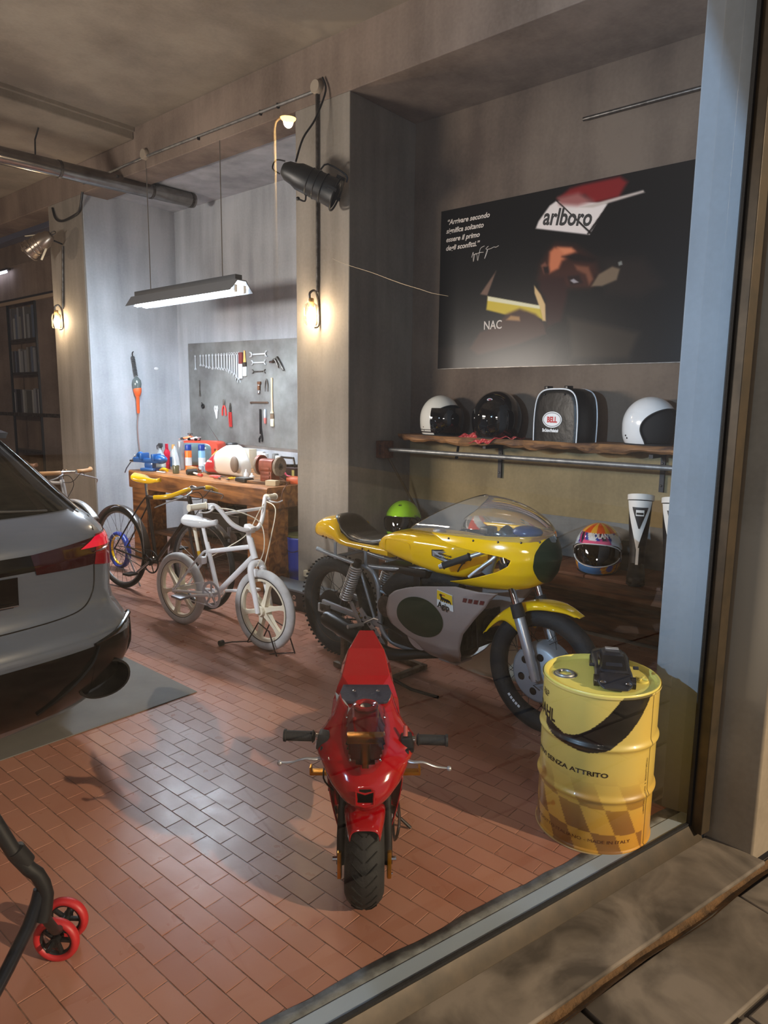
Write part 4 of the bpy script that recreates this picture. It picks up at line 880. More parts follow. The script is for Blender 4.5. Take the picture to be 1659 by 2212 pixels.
# tail lamps: dark bar across, red outer lamps
lamp = patch('light_bar', [(-.50,.862),(.50,.862),(.48,.930),(-.48,.930)], M_cblk, .005, n=30)
for s in (-1, 1):
    P = [(.495*s,.845),(.775*s,.836),(.800*s,.955),(.475*s,.930)]
    patch('tail_lamp', P if s > 0 else [P[1],P[0],P[3],P[2]], M_taild, .006, n=16)
    P = [(.772*s,.835),(.925*s,.800),(.918*s,.965),(.80*s,.962)]
    tl_ = patch('tail_lamp', P if s > 0 else [P[1],P[0],P[3],P[2]], M_tail, .008, n=16)
    P = [(.70*s,.915),(.905*s,.905),(.905*s,.962),(.79*s,.955)]
    lab(patch('lit_lamp_section', P if s > 0 else [P[1],P[0],P[3],P[2]], mat('bright_red_lens', (190,10,50), .08, coat=.5, emit=(255,10,60), es=.12), .011, tl_), 'bright red upper part of the tail lamp')
    MB().tube([S(s*u, z, .012) for u, z in ((.77,.892),(.84,.893),(.915,.899))], [.002,.006,.005], 8, k=3).build('silver_blade', M_chr, tl_)
# tailgate shut lines
for s in (-1, 1): polyline('shut_line', [(s*.835,1.03),(s*.80,.98)] , .003, M_blk); polyline('shut_line', [(s*.772,.832),(s*.768,.74),(s*.745,.69),(s*.69,.652),(s*.58,.637),(s*.3,.632),(0,.631)], .003, M_blk)
# number plate
MB().prism([S(.415,.735,.012)+V(0,0,0), S(-.415,.735,.012), S(-.415,.852,.012), S(.415,.852,.012)], (0,.008,0)).build('plate_recess', M_cblk, car, 0)
pl = MB().box(-.26, .26, .050, .054, .742, .848).build('number_plate', M_blk, car, 0)
MB().tube([(-.405,.048,.742),(.405,.048,.742)], .0025, 6).build('plate_trim', M_chr, car)
# lower bumper, diffuser, ducts, oval tail pipe
patch('diffuser', [(-.70,.20),(.70,.20),(.74,.500),(-.74,.500)], M_cblk, .006, n=30)
for s in (-1, 1):
    P = [(.70*s,.27),(.945*s,.29),(.968*s,.535),(.70*s,.503)]
    ex = patch('bumper_corner_duct', P if s > 0 else [P[1],P[0],P[3],P[2]], M_cblk, .007, n=16)
    MB().tube([S(s*u, z, .013) for u, z in ((.70,.510),(.82,.530),(.950,.552),(.962,.54),(.955,.42),(.935,.31))], [.006,.010,.012,.014,.014,.008], 8, k=4).build('duct_frame', M_cblk, ex)
    MB().tube([S(s*u, z, .012) for u, z in ((.72,.495),(.68,.42),(.58,.33),(.46,.25))], [.006,.012,.012,.006], 8, k=4).build('diffuser_fin', M_cblk, ex)
    c = V(s*.765, .13, .315)
    R = [superring(c+V(0, y, 0), V(1,0,0), V(0,0,1), .125*q, .085*q, 2.2, 32) for y, q in ((.25,1.0),(-.03,1.0),(-.045,.98),(-.045,.90),(-.03,.88),(.2,.86))]
    MB().rings(R, cap=True).build('oval_tail_pipe', M_blk, car, 50)
patch('bumper_crease', [(-.95,.515),(.95,.515),(.95,.540),(-.95,.540)], M_car, .012, n=40, mm=3)
for s in (-1, 1):
    for y in (.95, 3.9):
        w = MB().torus((s*.84, y, .35), .28, .10, 40, 12, 'x', 1.2).build('wheel', M_rub, car)
        MB().lathe([(0,-.09),(.20,-.09),(.23,-.06),(.23,.10),(.20,.105),(.05,.08),(0,.08)], 30, (s*.84, y, .35), Matrix.Rotation(s*PI/2,3,'Y')).build('alloy_rim', M_dsteel, w)
        for k in range(5):
            a = 2*PI*k/5; MB().cbox((s*.945, y+.12*math.cos(a), .35+.12*math.sin(a)), (.02,.20,.03), Euler((a,0,0)).to_matrix()).build('rim_spoke', M_alu, w)
    patch('side_reflector', [(s*.93,.6),(s*.94,.6),(s*.94,.61),(s*.93,.61)], M_alu, .004, n=2, mm=2)
    MB().box(s*.55-.25 if s > 0 else -.80, s*.55+.25 if s > 0 else -.30, .5, 4.4, .12, .2).build('underbody', M_blk, car)
# grey mat under the car tail
mt = MB().cbox((1.02, 3.62, .004), (2.10, 1.10, .005), Euler((0,0,-.012)).to_matrix(), .0015).build('rubber_mat', mat('grey_mat', (104,102,99), .7, noise=((92,90,87), 3, .2)))
tag(mt, 'flat grey rubber mat on the tiles under the car tail', 'mat')
# ---------------------------------------------------------------- yellow oil drum
BC = V(2.362, .950, 0); BR_ = .203; BH = .585
drum = thing('oil_drum', 'yellow oil drum with black swoosh and chequered base beside the window', 'drum', BC, 0)
M_print = mat('drum_print', rough=.38, attr='col', coat=.25)
prof = []
def drr(z):
    r = BR_
    for zc in (.205, .395): r += .0085*math.exp(-((z-zc)/.011)**2)
    if z < .012: r += .004
    if z > BH-.010: r += .005
    return r
nz, na = 200, 300
rings = [[V(drr(BH*i/nz)*math.cos(2*PI*j/na), drr(BH*i/nz)*math.sin(2*PI*j/na), BH*i/nz) for j in range(na)] for i in range(nz+1)]
db = MB().rings(rings, cap=False).build('drum_wall', M_print, drum, 60)
# print coordinates: s = arc length from the point nearest the camera, positive to the right
ang0 = math.atan2(-BC.y, -BC.x)
def drum_s(p): 
    a = math.atan2(p.y, p.x)-ang0; a = (a+PI) % (2*PI)-PI; return a*BR_
def drum_col(p):
    s = drum_s(p); z = p.z; Y1, Y2 = (212,186,96), (204,150,52)
    c = mixc(Y2, Y1, sm(.0, .34, z))
    # chequer, slanted, fading upward
    if z < .30 and s < .20:
        u = (s+.44*z+.30)/.083; v = (z+.012+.04*s)/.092
        if (int(math.floor(u))+int(math.floor(v))) % 2 == 0: c = mixc(c, (120,78,40), .75*(1-sm(.08, .31, z)))
    # swoosh
    if -.22 < s < .215:
        top = .418+.17*(max(0, s+.12)/.20)**1.9+.03*max(0, -.12-s)/.1; bot = .372+.213*(max(0, s+.05)/.25)**2.1+.035*(max(0, -.05-s)/.15)**1.3
        bot = min(bot, top); 
        if bot < z < top: c = (14,12,10)
    if .212 < s < .219: c = (44,30,14)
    if z < .006 or z > BH-.006: c = mixc(c, (225,205,130), .5)
    return c
colour(db, drum_col)
onD = lambda s, z, o=.0012: V((drr(z)+o)*math.cos(ang0+s/BR_), (drr(z)+o)*math.sin(ang0+s/BR_), z)
M_ink = mat('drum_ink', (40,26,12), .5)
text('BARDAHL', .062, lambda u, v: onD(-.385+u, .440+v-u*.0), 'lettering', M_ink, db, bold=.0018, width=.80)
text('ADDITIVI SENZA ATTRITO', .0225, lambda u, v: onD(-.335+u, .292+v), 'lettering', M_ink, db, bold=.0007, width=1.42)
text('R&P', .035, lambda u, v: onD(-.255+u, .515+v), 'lettering', M_ink, db, width=.8)
text('LUBRIFICANTI   ADDITIVI   E   PRODOTTI SPECIALI', .013, lambda u, v: onD(.205-v, .135+u*.72), 'lettering', M_ink, db)
text('PRODOTTO ITALIANO - MADE IN ITALY', .017, lambda u, v: onD(-.26+u, .045+v), 'lettering', mat('drum_ink_brown', (96,48,20), .5), db, width=1.3)
M_lid = mat('drum_lid_yellow', (224,208,104), .4, coat=.2)
lid = MB().lathe([(0,BH-.016),(.170,BH-.016),(.184,BH-.014),(.190,BH-.004),(.196,BH+.004),(.202,BH+.005),(.205,BH),(.204,BH-.010)], 96, cap=True).build('lid', M_lid, drum, 50)
def lid_at(px): return px
tv = V(-.060, .112, BH-.016)
MB().torus(tv+V(0,0,.008), .030, .007, 32, 8, 'z').torus(tv+V(0,0,.003), .040, .005, 32, 8, 'z').lathe([(0,.004),(.028,.004)], 28, tv).build('bung', M_gal, lid)
MB().torus(tv+V(0,0,.002), .047, .004, 36, 8, 'z').build('bung_seat', M_lid, lid)
t2 = V(.062, -.125, BH-.016)
MB().lathe([(0,0),(.026,0),(.024,.012),(0,.013)], 28, t2).torus(t2+V(0,0,.002), .032, .004, 30, 8, 'z').cbox(t2+V(0,0,.016), (.044,.008,.006), None, .002).cbox(t2+V(0,0,.016), (.008,.044,.006), None, .002).build('small_bung', M_lid, lid)
for i in range(6):
    for j in range(4):
        o = V(-.100+.013*i, .020+.013*j+.25*(.013*i), BH-.0152)
        MB().add([o, o+V(.013,.003,0), o+V(.013,.016,0), o+V(0,.013,0)], [(0,1,2,3)]).build('chequer_square', M_blk if (i+j) % 2 else M_wht, lid, 0)
text('bung 3/4', .016, lambda u, v: V(-.03+v*.3+u*.4, .115+u*.5+v, BH-.0148), 'lettering', M_ink, lid)
text('MADE IN ITALY', .014, lambda u, v: V(-.02+u*.8, -.165+u*.25+v, BH-.0148), 'lettering', M_ink, lid)
MB().torus((0,0,.002), BR_+.004, .003, 96, 6, 'z').build('base_hoop', mat('hoop', (200,170,120), .4, .3), drum)
# toy car on the drum
tc = thing('toy_car', 'dark blue-grey toy sports car parked on the yellow drum lid', 'toy car', (BC.x+.040, BC.y-.022, BH-.0155), math.radians(208)); tc.scale = (1.18, 1.18, 1.18)
M_toy = mat('toy_metal_blue', (42,48,60), .40, .5, coat=.3, noise=((32,34,42), 9, .2)); M_toyg = mat('toy_window', (12,14,18), .12, coat=.6)
def tsec(x):
    X = [-.135,-.125,-.09,-.04,.00,.05,.09,.125,.138]
    w = interp(x, X, [.044,.054,.058,.056,.054,.056,.055,.046,.034]); top = interp(x, X, [.040,.050,.052,.050,.048,.043,.036,.026,.018]); bot = interp(x, X, [.018,.014,.012,.012,.012,.012,.012,.012,.012])
    return superring(V(x,0,(top+bot)/2), V(0,1,0), V(0,0,1), w, (top-bot)/2, 3., 28)
MB().rings([tsec(-.135+.273*i/30) for i in range(31)]).build('body', M_toy, tc, 50)
def csec(x):
    X = [-.100,-.07,-.045,.0,.02,.05,.068]
    w = interp(x, X, [.038,.042,.040,.038,.039,.042,.044]); top = interp(x, X, [.048,.068,.080,.082,.079,.060,.042])
    return [V(x,-w,.040), V(x,-w*.78,top-.006), V(x,-w*.55,top), V(x,w*.55,top), V(x,w*.78,top-.006), V(x,w,.040)]
cb_ = MB().rings([csec(x) for x in (-.100,-.07,-.045,-.02,0,.02,.05,.068)]).build('cabin', M_toy, tc, 30)
MB().add([V(.026,-.030,.0785), V(.026,.030,.0785), V(.064,.037,.0478), V(.064,-.037,.0478)], [(0,1,2,3)]).build('windscreen', M_toyg, cb_, 0)
for s in (-1, 1): MB().add([V(.028,s*.0385,.066), V(-.04,s*.0375,.072), V(-.06,s*.042,.050), V(.045,s*.0435,.050)], [(0,1,2,3)]).build('side_window', M_toyg, cb_, 0)
MB().cbox((-.03,0,.083), (.018,.040,.003), None, .001).build('roof_scoop', M_alu, cb_)
for s in (-1, 1):
    for x in (-.085, .085):
        MB().cyl((x,s*.046,.018), (x,s*.060,.018), .0185, n=22).build('wheel', M_blk, tc)
    MB().cbox((.045,s*.064,.052), (.010,.016,.009), None, .002).build('mirror', M_toy, tc)
    MB().ell((.122,s*.036,.030), (.010,.009,.004), 12, 6).build('headlamp', M_chr, tc)
# ---------------------------------------------------------------- poster
po = thing('poster', 'wide black poster of a racing driver resting his chin, with a white quotation', 'poster', (XN-.012, 3.228, 2.984), 0)
PWd, PHt = 1.82, 1.153
M_post = mat('poster_print', rough=.26, attr='col', spec=.16)
SH = [ # polygon, colour, softness; painted back to front, coordinates 0..1
 ([(.583,.725),(.767,.799),(.855,.837),(.822,.977),(.605,.966)], (46,38,30), .03),
 ([(.0,.86),(.25,.84),(.55,.86),(.52,1.02),(.0,1.02)], (34,27,23), .04),
 ([(.70,.42),(.85,.44),(.93,.60),(.84,.66),(.72,.62)], (30,22,18), .05),
 ([(.52,.06),(.567,.018),(.613,.011),(.75,.008),(.779,.045),(.751,.116),(.663,.124),(.624,.07)], (120,24,24), .018),
 ([(.437,.205),(.447,.167),(.49,.091),(.514,.073),(.60,.095),(.712,.137),(.651,.287)], (222,206,196), .006),
 ([(.52,.055),(.60,.05),(.66,.11),(.60,.12),(.53,.095)], (150,90,84), .02),
 ([(.609,.131),(.834,.102),(.839,.115),(.659,.145)], (190,172,160), .006),
 ([(.514,.07),(.521,.072),(.659,.277),(.652,.281)], (20,12,10), .002), ([(.707,.150),(.713,.154),(.648,.285),(.64,.281)], (20,12,10), .002),
 ([(.49,.34),(.52,.30),(.60,.33),(.68,.42),(.70,.50),(.66,.58),(.56,.57),(.49,.55),(.45,.50),(.46,.41)], (52,24,16), .035),
 ([(.499,.349),(.516,.328),(.583,.345),(.605,.376),(.55,.409),(.538,.45),(.503,.469),(.497,.424)], (190,108,72), .016),
 ([(.53,.33),(.585,.345),(.60,.365),(.56,.375)], (205,122,84), .014),
 ([(.465,.418),(.483,.402),(.503,.456),(.48,.471)], (110,66,50), .008), ([(.475,.43),(.495,.43),(.50,.465),(.482,.468)], (26,10,8), .008),
 ([(.55,.385),(.60,.375),(.69,.42),(.67,.44),(.60,.42)], (20,8,6), .015),
 ([(.508,.476),(.595,.442),(.665,.502),(.672,.57),(.577,.549)], (58,28,20), .02),
 ([(.60,.44),(.655,.46),(.675,.53),(.66,.56),(.645,.50),(.61,.47)], (112,66,46), .012),
 ([(.575,.50),(.62,.50),(.635,.545),(.59,.55)], (30,14,14), .012), ([(.585,.523),(.60,.516),(.62,.538),(.601,.541)], (150,140,140), .004),
 ([(.668,.569),(.694,.507),(.742,.474),(.77,.491),(.761,.548),(.709,.573)], (112,92,72), .008),
 ([(.47,.49),(.56,.50),(.58,.60),(.56,.75),(.50,.78),(.49,.62),(.46,.55)], (44,18,16), .02),
 ([(.441,.528),(.47,.584),(.491,.644),(.496,.741),(.482,.739),(.468,.661),(.444,.574)], (205,168,116), .006),
 ([(.237,.565),(.468,.651),(.484,.733),(.412,.68),(.335,.691),(.232,.645)], (196,168,54), .008),
 ([(.237,.562),(.468,.648),(.47,.668),(.237,.590)], (216,206,170), .004),
 ([(.23,.67),(.33,.70),(.33,.78),(.22,.77)], (8,8,8), .004),
 ([(.204,.779),(.281,.745),(.324,.683),(.383,.657),(.451,.697),(.49,.753),(.501,.818),(.379,.868),(.2,.92),(.16,.88)], (62,38,30), .015),
 ([(.325,.716),(.345,.692),(.384,.703),(.387,.729)], (160,118,74), .008), ([(.201,.546),(.272,.416),(.235,.558)], (112,86,72), .006),
 ([(.762,.455),(.775,.45),(.778,.47),(.765,.475)], (120,118,110), .004)]
def sd(p, P):
    d = 1e9; c = False; n = len(P)
    for i in range(n):
        ax, ay = P[i]; bx_, by_ = P[(i+1) % n]; ex, ey = bx_-ax, by_-ay; wx, wy = p[0]-ax, p[1]-ay
        t = max(0, min(1, (wx*ex+wy*ey)/(ex*ex+ey*ey+1e-12))); qx, qy = wx-ex*t, wy-ey*t; d = min(d, qx*qx+qy*qy)
        if (ay > p[1]) != (by_ > p[1]) and p[0] < (bx_-ax)*(p[1]-ay)/(by_-ay)+ax: c = not c
    return (-1 if c else 1)*math.sqrt(d)
SHs = [([(x*1.58, y) for x, y in P], c, s, (min(x for x, y in P)-.1)*1.58, (max(x for x, y in P)+.1)*1.58, min(y for x, y in P)-.1, max(y for x, y in P)+.1) for P, c, s in SH]
def postc(p):
    a, c = -p.y/PWd*1.58, -p.z/PHt; col = (9,8,8)
    for P, cc, s, x0, x1, y0, y1 in SHs:
        if x0 < a < x1 and y0 < c < y1:
            d = sd((a, c), P)
            if d < s: col = mixc(col, cc, 1-sm(-s, s, d))
    return col
bo = MB().box(0, .010, -PWd, 0, -PHt, 0).build('board', M_blk, po, 0)
pr = MB().grid(lambda a, c: V(-.0008, -PWd*a, -PHt*c), 300, 190).build('print', M_post, po, 0); colour(pr, postc)
MB().box(-.004, .008, -PWd, 0, -PHt-.004, -PHt).build('bottom_edge', M_steel, po, 0)
M_pt = mat('poster_text', (196,182,170), .5)
pt = lambda a, c, sh=0: (lambda u, v: V(-.0016, -(a*PWd+u), -(c*PHt)+v))
for s_, a, c in (('“Arrivare secondo', .030, .090), ('significa soltanto', .027, .143), ('essere il primo', .027, .196), ('degli sconfitti.”', .027, .249)):
    text(s_, .050, pt(a, c), 'lettering', M_pt, po, shear=.25, bold=.0012, width=.98)
text('arlboro', .150, lambda u, v: V(-.0016, -(.464*PWd+u), -(.188*PHt)+v-u*.17), 'lettering', mat('poster_dark_text', (14,8,8), .4), po, shear=.25, bold=.004, width=.76)
text('NAC', .085, lambda u, v: V(-.0012, -(.222*PWd+u), -(.765*PHt)+v), 'lettering', M_pt, po, bold=.001, width=.85)
sg = MB()
for Q in ([(.156,.315),(.163,.284),(.165,.342),(.171,.299),(.180,.300),(.185,.34),(.192,.29),(.198,.266),(.215,.257)],[(.165,.300),(.194,.293),(.211,.294)],[(.233,.262),(.222,.275),(.230,.285),(.224,.312),(.217,.333),(.221,.315),(.228,.284),(.237,.280),(.245,.278),(.252,.275),(.259,.272),(.268,.275),(.28,.268)]):
    sg.tube([V(-.002, -a*PWd, -c*PHt) for a, c in Q], .0022, 5, k=4)
sg.build('signature', M_pt, po)
# ---------------------------------------------------------------- shelf
W_shelf = wood('old_plank', (150,104,58), (70,44,26), 1, .7, 9.); W_rough = wood('rough_dark_timber', (116,74,46), (44,26,18), 1, .75, 8.)
W_bench = wood('oak_bench', (170,112,60), (92,54,28), 1, .55, 5.)
sh = thing('wall_shelf', 'thick live-edge plank shelf carrying the helmets and the bag', 'shelf', (4.10, 3.42, 1.33), 0)
rr = random.Random(5); mb = MB(); n = 90; R = []
for i in range(n+1):
    t = i/n; y = -2.56*t; fx = .30 if t < .0 else .055*(1-sm(0, .05, t))+.02+.018*math.sin(t*19)+.012*math.sin(t*47+1)+rr.uniform(-.004, .004)
    th = .050+.010*math.sin(t*31)+.006*math.sin(t*83)+rr.uniform(-.003, .003)-.02*(1-sm(0,.12,t))
    R.append([V(fx, y, 0), V(fx+.006, y, -th*.35), V(fx+.002+rr.uniform(0,.010), y, -th*.7), V(fx+.02, y, -th), V(.335, y, -th*.9), V(.335, y, 0)])
mb.rings(R).build('plank', W_shelf, sh, 30)
for y in (-.78, -1.95):
    MB().box(.10, .335, y-.012, y+.012, -.078, -.055).box(.318, .336, y-.014, y+.014, -.30, -.055).build('steel_bracket', M_dsteel, sh)
    for z in (-.12, -.26): MB().ell((.316, y, z), (.005,.007,.007), 10, 6).build('screw', M_steel, sh)
ra = thing('clothes_rail', 'grey tubular rail below the helmet shelf, held by a rusty bracket', 'rail', (4.07, 3.40, 1.213), 0)
MB().cyl((0,0,0), (0,-2.55,0), .016, n=16).build('tube', M_gal, ra)
MB().cbox((0,.05,0), (.11,.085,.13), None, .004).build('rusty_bracket', M_rust, ra)
for z in (-.03,.0,.03): MB().ell((-.057,.05,z), (.005,.006,.006), 10, 6).build('bolt', M_steel, ra)
MB().cyl((.02,.04,-.05), (.34,-.05,-.55), .010, n=10).build('diagonal_stay', mat('stay', (92,78,60), .7), ra)
# ---------------------------------------------------------------- helmets
M_lin = mat('helmet_lining', (14,13,13), .85); M_vis = mat('dark_visor', (10,9,10), .05, coat=1.)
def shellpt(ph, th, A, chin=0.):
    """ph azimuth (0 = front, +x), th elevation"""
    ax, ay, az = A; c = math.cos(th)**(.62 if th < 0 else 1.); z = az*math.sin(th) if th > 0 else az*.98*math.sin(th)
    x = ax*c*math.cos(ph); y = ay*c*math.sin(ph)
    if chin and math.cos(ph) > 0: x *= 1+chin*sm(.35, -.6, th)*math.cos(ph)**2
    if th < 0: x -= .012*sm(0,-.8,th) if math.cos(ph) < 0 else 0
    return V(x, y, z)
def helmet(label, loc, rz, A, kind, shell_m, group, colf=None, tilt=0., roll=0.):
    h = thing('helmet', label, 'helmet', loc, rz, group, rot=(roll, tilt, rz)); zb = A[2]*.98*math.sin(.80)+.002
    if kind == 'open': op = lambda th: 0. if th > .60 else 1.28*(max(0, 1-((th+.15)/.75)**2))**.5 if th > -.15 else 1.28-.18*sm(-.15,-.8,th)
    else: op = lambda th: 1.20*(max(0, 1-abs((th+.02)/.36)**3.2))**(1/3.2)
    ch = .20 if kind == 'full' else 0.
    ths = [-.80+(PI/2-.03+.80)*i/64 for i in range(65)]; off = V(0,0,zb)
    R = []
    for th in ths:
        o = op(th); R.append([shellpt(o+(2*PI-2*o)*j/120, th, A, ch)+off for j in range(121)])
    sh_ = MB().rings(R, loop=False)
    sh_.add(R[-1], [tuple(range(120))])
    so = sh_.build('shell', shell_m, h, 60)
    if colf: colour(so, lambda p: colf(p-off))
    I = tuple(a*.93 for a in A)
    MB().rings([[shellpt(2*PI*j/48, th, I, ch*.9)+off for j in range(48)] for th in ths[::4]]).build('lining', M_lin, h, 60)
    # rim around the opening
    pts = [shellpt(op(th), th, A, ch)*1.004+off for th in ths if (op(th) > 0.02)]
    pts2 = [shellpt(-op(th), th, A, ch)*1.004+off for th in ths if (op(th) > 0.02)]
    if kind == 'open': MB().tube(pts+pts2[::-1], .0045, 8).build('edge_trim', M_rub, h)
    else: MB().tube(pts+pts2[::-1], .0045, 8, closed=True).build('visor_seal', M_rub, h)
    MB().tube([shellpt(2*PI*j/48, -.80, A, ch)+off for j in range(48)], .005, 8, closed=True).build('bottom_trim', M_rub, h)
    if kind == 'full':
        MB().rings([[shellpt(-op(th)*.99+2*op(th)*.99*j/40, th, A, ch)*.996+off for j in range(41)] for th in [-.37+.70*i/16 for i in range(17)]], loop=False).build('visor', M_vis, h, 60)
        for s in (-1, 1): MB().lathe([(0,-.004),(.018,-.004),(.016,.006),(0,.007)], 20, shellpt(s*1.34, .05, A, ch)*1.0+off, Euler((0,PI/2,s*1.34)).to_matrix()).build('visor_pivot', shell_m if not colf else M_bplast, h)
    return h, off
HG = 'helmets on the upper shelf'; HG2 = 'helmets on the lower bench'
M_wh = mat('helmet_white', (226,226,222), .18, coat=.7, attr='col'); M_bk = mat('helmet_black', (6,6,7), .06, coat=1.)
M_multi = mat('helmet_print', rough=.12, coat=1., attr='col')
SZ = 1.332; HA = (.148, .130, .150)
face = lambda x, y: math.atan2(-y, -x)            # turns a helmet towards the window
h, off = helmet('white open helmet with a big black visor and dark stripes, leftmost on the upper shelf', (4.27, 3.075, SZ), math.radians(258), (.162,.148,.172), 'open', M_wh, HG,
    lambda p: (30,22,24) if (-.078 > p.z > -.086 or -.095 > p.z > -.103) else (214,210,200))
mbv = MB().rings([[shellpt(-1.25+2.5*j/36, th, (.190,.166,.170))+off+V(.0,0,-.004) for j in range(37)] for th in [-.62+1.12*i/14 for i in range(15)]], loop=False).build('bubble_visor', M_vis, h, 60)
for s in (-1, 1): MB().ell(shellpt(s*1.22, .40, (.190,.166,.170))+off, (.007,.007,.007), 10, 6).build('press_stud', M_chr, h)
for s, (a, c) in ((1,(1.75,-.38)),(1,(1.72,-.55)),(-1,(1.75,-.38)),(-1,(1.72,-.55))): MB().ell(shellpt(s*a, c, (.162,.148,.172))+off, (.0045,.0045,.0045), 8, 6).build('rivet', M_steel, h)
MB().tube([V(.075,.105,.03), V(.10,.10,.0), V(.115,.085,-.03), V(.118,.078,-.09), V(.112,.07,-.16)], .011, 8, k=3, flat=.25).ell(V(.112,.07,-.165), (.014,.014,.014), 12, 8).build('chin_strap', M_blk, h)
h, off = helmet('glossy black open helmet resting on the red scarf, seen from behind', (4.265, 2.585, SZ), math.radians(20), (.185,.175,.190), 'open', M_bk, HG)
p = shellpt(2.95, .72, (.185,.175,.190)); 
bd = MB().rings([[p*1.012+off+V(-.006*math.sin(a_*0), .020*q*math.cos(a_), .010*q*math.sin(a_)) for a_ in [2*PI*j/20 for j in range(20)]] for q in (.05, 1)]).build('oval_badge', M_wht, h)
MB().rings([[p*1.020+off+V(0, .012*q*math.cos(a_), .005*q*math.sin(a_)) for a_ in [2*PI*j/16 for j in range(16)]] for q in (.05, 1)]).build('badge_centre', mat('badge_red', (180,30,40), .4), bd)
h, off = helmet('white open-face helmet at the right end of the upper shelf, partly behind the wall', (4.285, 1.520, SZ), math.radians(250), (.170,.146,.168), 'open', M_wh, HG, lambda p: (222,222,222))
for a, c in ((1.95,-.42),(1.88,-.52),(1.55,.35),(-1.95,-.42),(-1.88,-.52)): MB().ell(shellpt(a, c, (.170,.146,.168))+off, (.006,.006,.006), 10, 6).build('press_stud', M_dsteel, h)
# helmet bag
bg = thing('helmet_bag', 'black vinyl helmet bag with white piping and an oval badge', 'bag', (4.22, 2.045, SZ-.002), math.radians(-90-14))
def bagsec(y, w, hh, z0=0.): 
    R = []
    for (a, c) in [(-w,0),(-w*1.01,hh*.35),(-w*.98,hh*.62),(-w*.90,hh*.82),(-w*.74,hh*.94),(-w*.45,hh),(0,hh*1.01),(w*.45,hh),(w*.74,hh*.94),(w*.90,hh*.82),(w*.98,hh*.62),(w*1.01,hh*.35),(w,0)]: R.append(V(a, y, c))
    return R
MV_ = mat('black_vinyl', (15,14,13), .42, bump=(16,.5), spec=.35)
bg.scale = (.96, .96, 1.12)
MB().rings([bagsec(-.105,.150,.270),bagsec(-.098,.180,.292),bagsec(-.08,.188,.300),bagsec(.0,.195,.302),bagsec(.08,.188,.300),bagsec(.098,.180,.292),bagsec(.105,.150,.270)]).build('body', MV_, bg, 60)
for y in (-.100, .100): MB().tube(bagsec(y,.184,.296), .0045, 8, k=3).build('white_piping', M_wht, bg)
for x in (-.095, .075): MB().cbox((x,-.07,.306), (.028,.06,.020), None, .005).ell((x,-.110,.268), (.006,.004,.006), 10, 6).build('handle_tab', M_blk, bg)
el = lambda rx, rz, y, n=40: [V(-.02+rx*math.cos(2*PI*j/n), y, .125+rz*math.sin(2*PI*j/n)) for j in range(n)]
bd = MB().prism(el(.083,.046,-.1065), (0,-.002,0)).build('oval_badge', M_wht, bg, 0)
MB().rings([el(.076,.040,-.1090), el(.072,.037,-.1090)], cap=False).build('badge_line', M_blk, bd, 0)
text('BELL', .044, lambda u, v: V(-.02+u, -.1092, .110+v), 'lettering', mat('badge_red', (180,30,40), .4), bd, bold=.0022, align='CENTER', width=.95)
text('The Choice of Professionals', .024, lambda u, v: V(-.035+u, -.1075, .055+v), 'lettering', M_wht, bg, shear=.4, bold=.0014, align='CENTER', width=.62, space=.85)
# red patterned scarf
sc = MB().grid(lambda a, c: V(4.115+.13*c+.012*math.sin(a*9+c*4)-.004, 2.80-.46*a, 1.335+.014*math.sin(a*17+c*3)**2+.020*math.sin(PI*min(1, max(0, c)))*math.exp(-((a-.3)/.35)**2)-(.045*(1-c/.25) if c < .25 else 0)*sm(.0,.12,a)*sm(.75,.5,a)), 60, 24).build('scarf', mat('scarf_print', rough=.9, attr='col'), None, 60, solid=.003)
tag(sc, 'crumpled red patterned scarf under the black helmet', 'scarf')
colour(sc, lambda p: (206,122,112) if (math.sin(p.y*170+p.x*60)*math.sin(p.x*190-p.y*70+p.z*160) > .45) else (164,34,40))
# ---------------------------------------------------------------- low rough bench with helmets and boots
lb = thing('low_bench', 'rough dark timber bench with tiled top under the helmet shelf', 'bench', (4.00, 3.46, .027), 0)
MB().cbox((.21,-1.27,.43), (.42,2.52,.10), None, .008).build('beam_top', W_rough, lb)
mb = MB()
for k in range(9): MB().cbox((.205,-.14-.285*k,.4915), (.435,.281,.020), Euler((0,0,random.uniform(-.004,.004))).to_matrix(), .004).build('clay_slab', mat('dusty_clay', (134,92,72), .7, noise=((100,66,50), 7, .2)), lb)
for y in (-.12, -2.40): MB().cbox((.10,y,.1765), (.20,.20,.407), None, .006).build('leg', W_rough, lb)
MB().cbox((.39,-1.3,.20), (.03,2.4,.36), None, .004).build('back_board', W_rough, lb)
SB = .531
LA = (.150,.128,.150)
def c_green(p):
    a = math.atan2(p.y, p.x)
    if p.z < -.02 and abs(a) > .75: return (10,10,10)
    if abs(a) > .95 and p.z < .065+.03*math.sin(a*3): return (8,9,8)
    return (150,210,40)
h, off = helmet('lime green and black full-face helmet behind the racing motorcycle seat', (4.18, 3.345, SB), math.radians(203), tuple(a*1.12 for a in LA), 'full', M_multi, HG2, c_green, 0)
text('AGV', .022, lambda u, v: shellpt(-.0+u*7, .92+v*6, tuple(a*1.13 for a in LA), .2)+off, 'lettering', M_blk, h, bold=.001, align='CENTER')
def c_orange(p):
    a = math.atan2(p.y, p.x); s = math.sin(a*5+p.z*40)
    if abs(a-.1) < .55 and p.z > .02: return (214,70,30) if s > -.2 else (216,210,200)
    return (120,112,104) if s > .1 else (190,184,174) if s > -.5 else (60,54,50)
h, off = helmet('orange, white and grey full-face helmet seen through the bubble screen', (4.20, 2.665, SB), math.radians(205), LA, 'full', M_multi, HG2, c_orange)
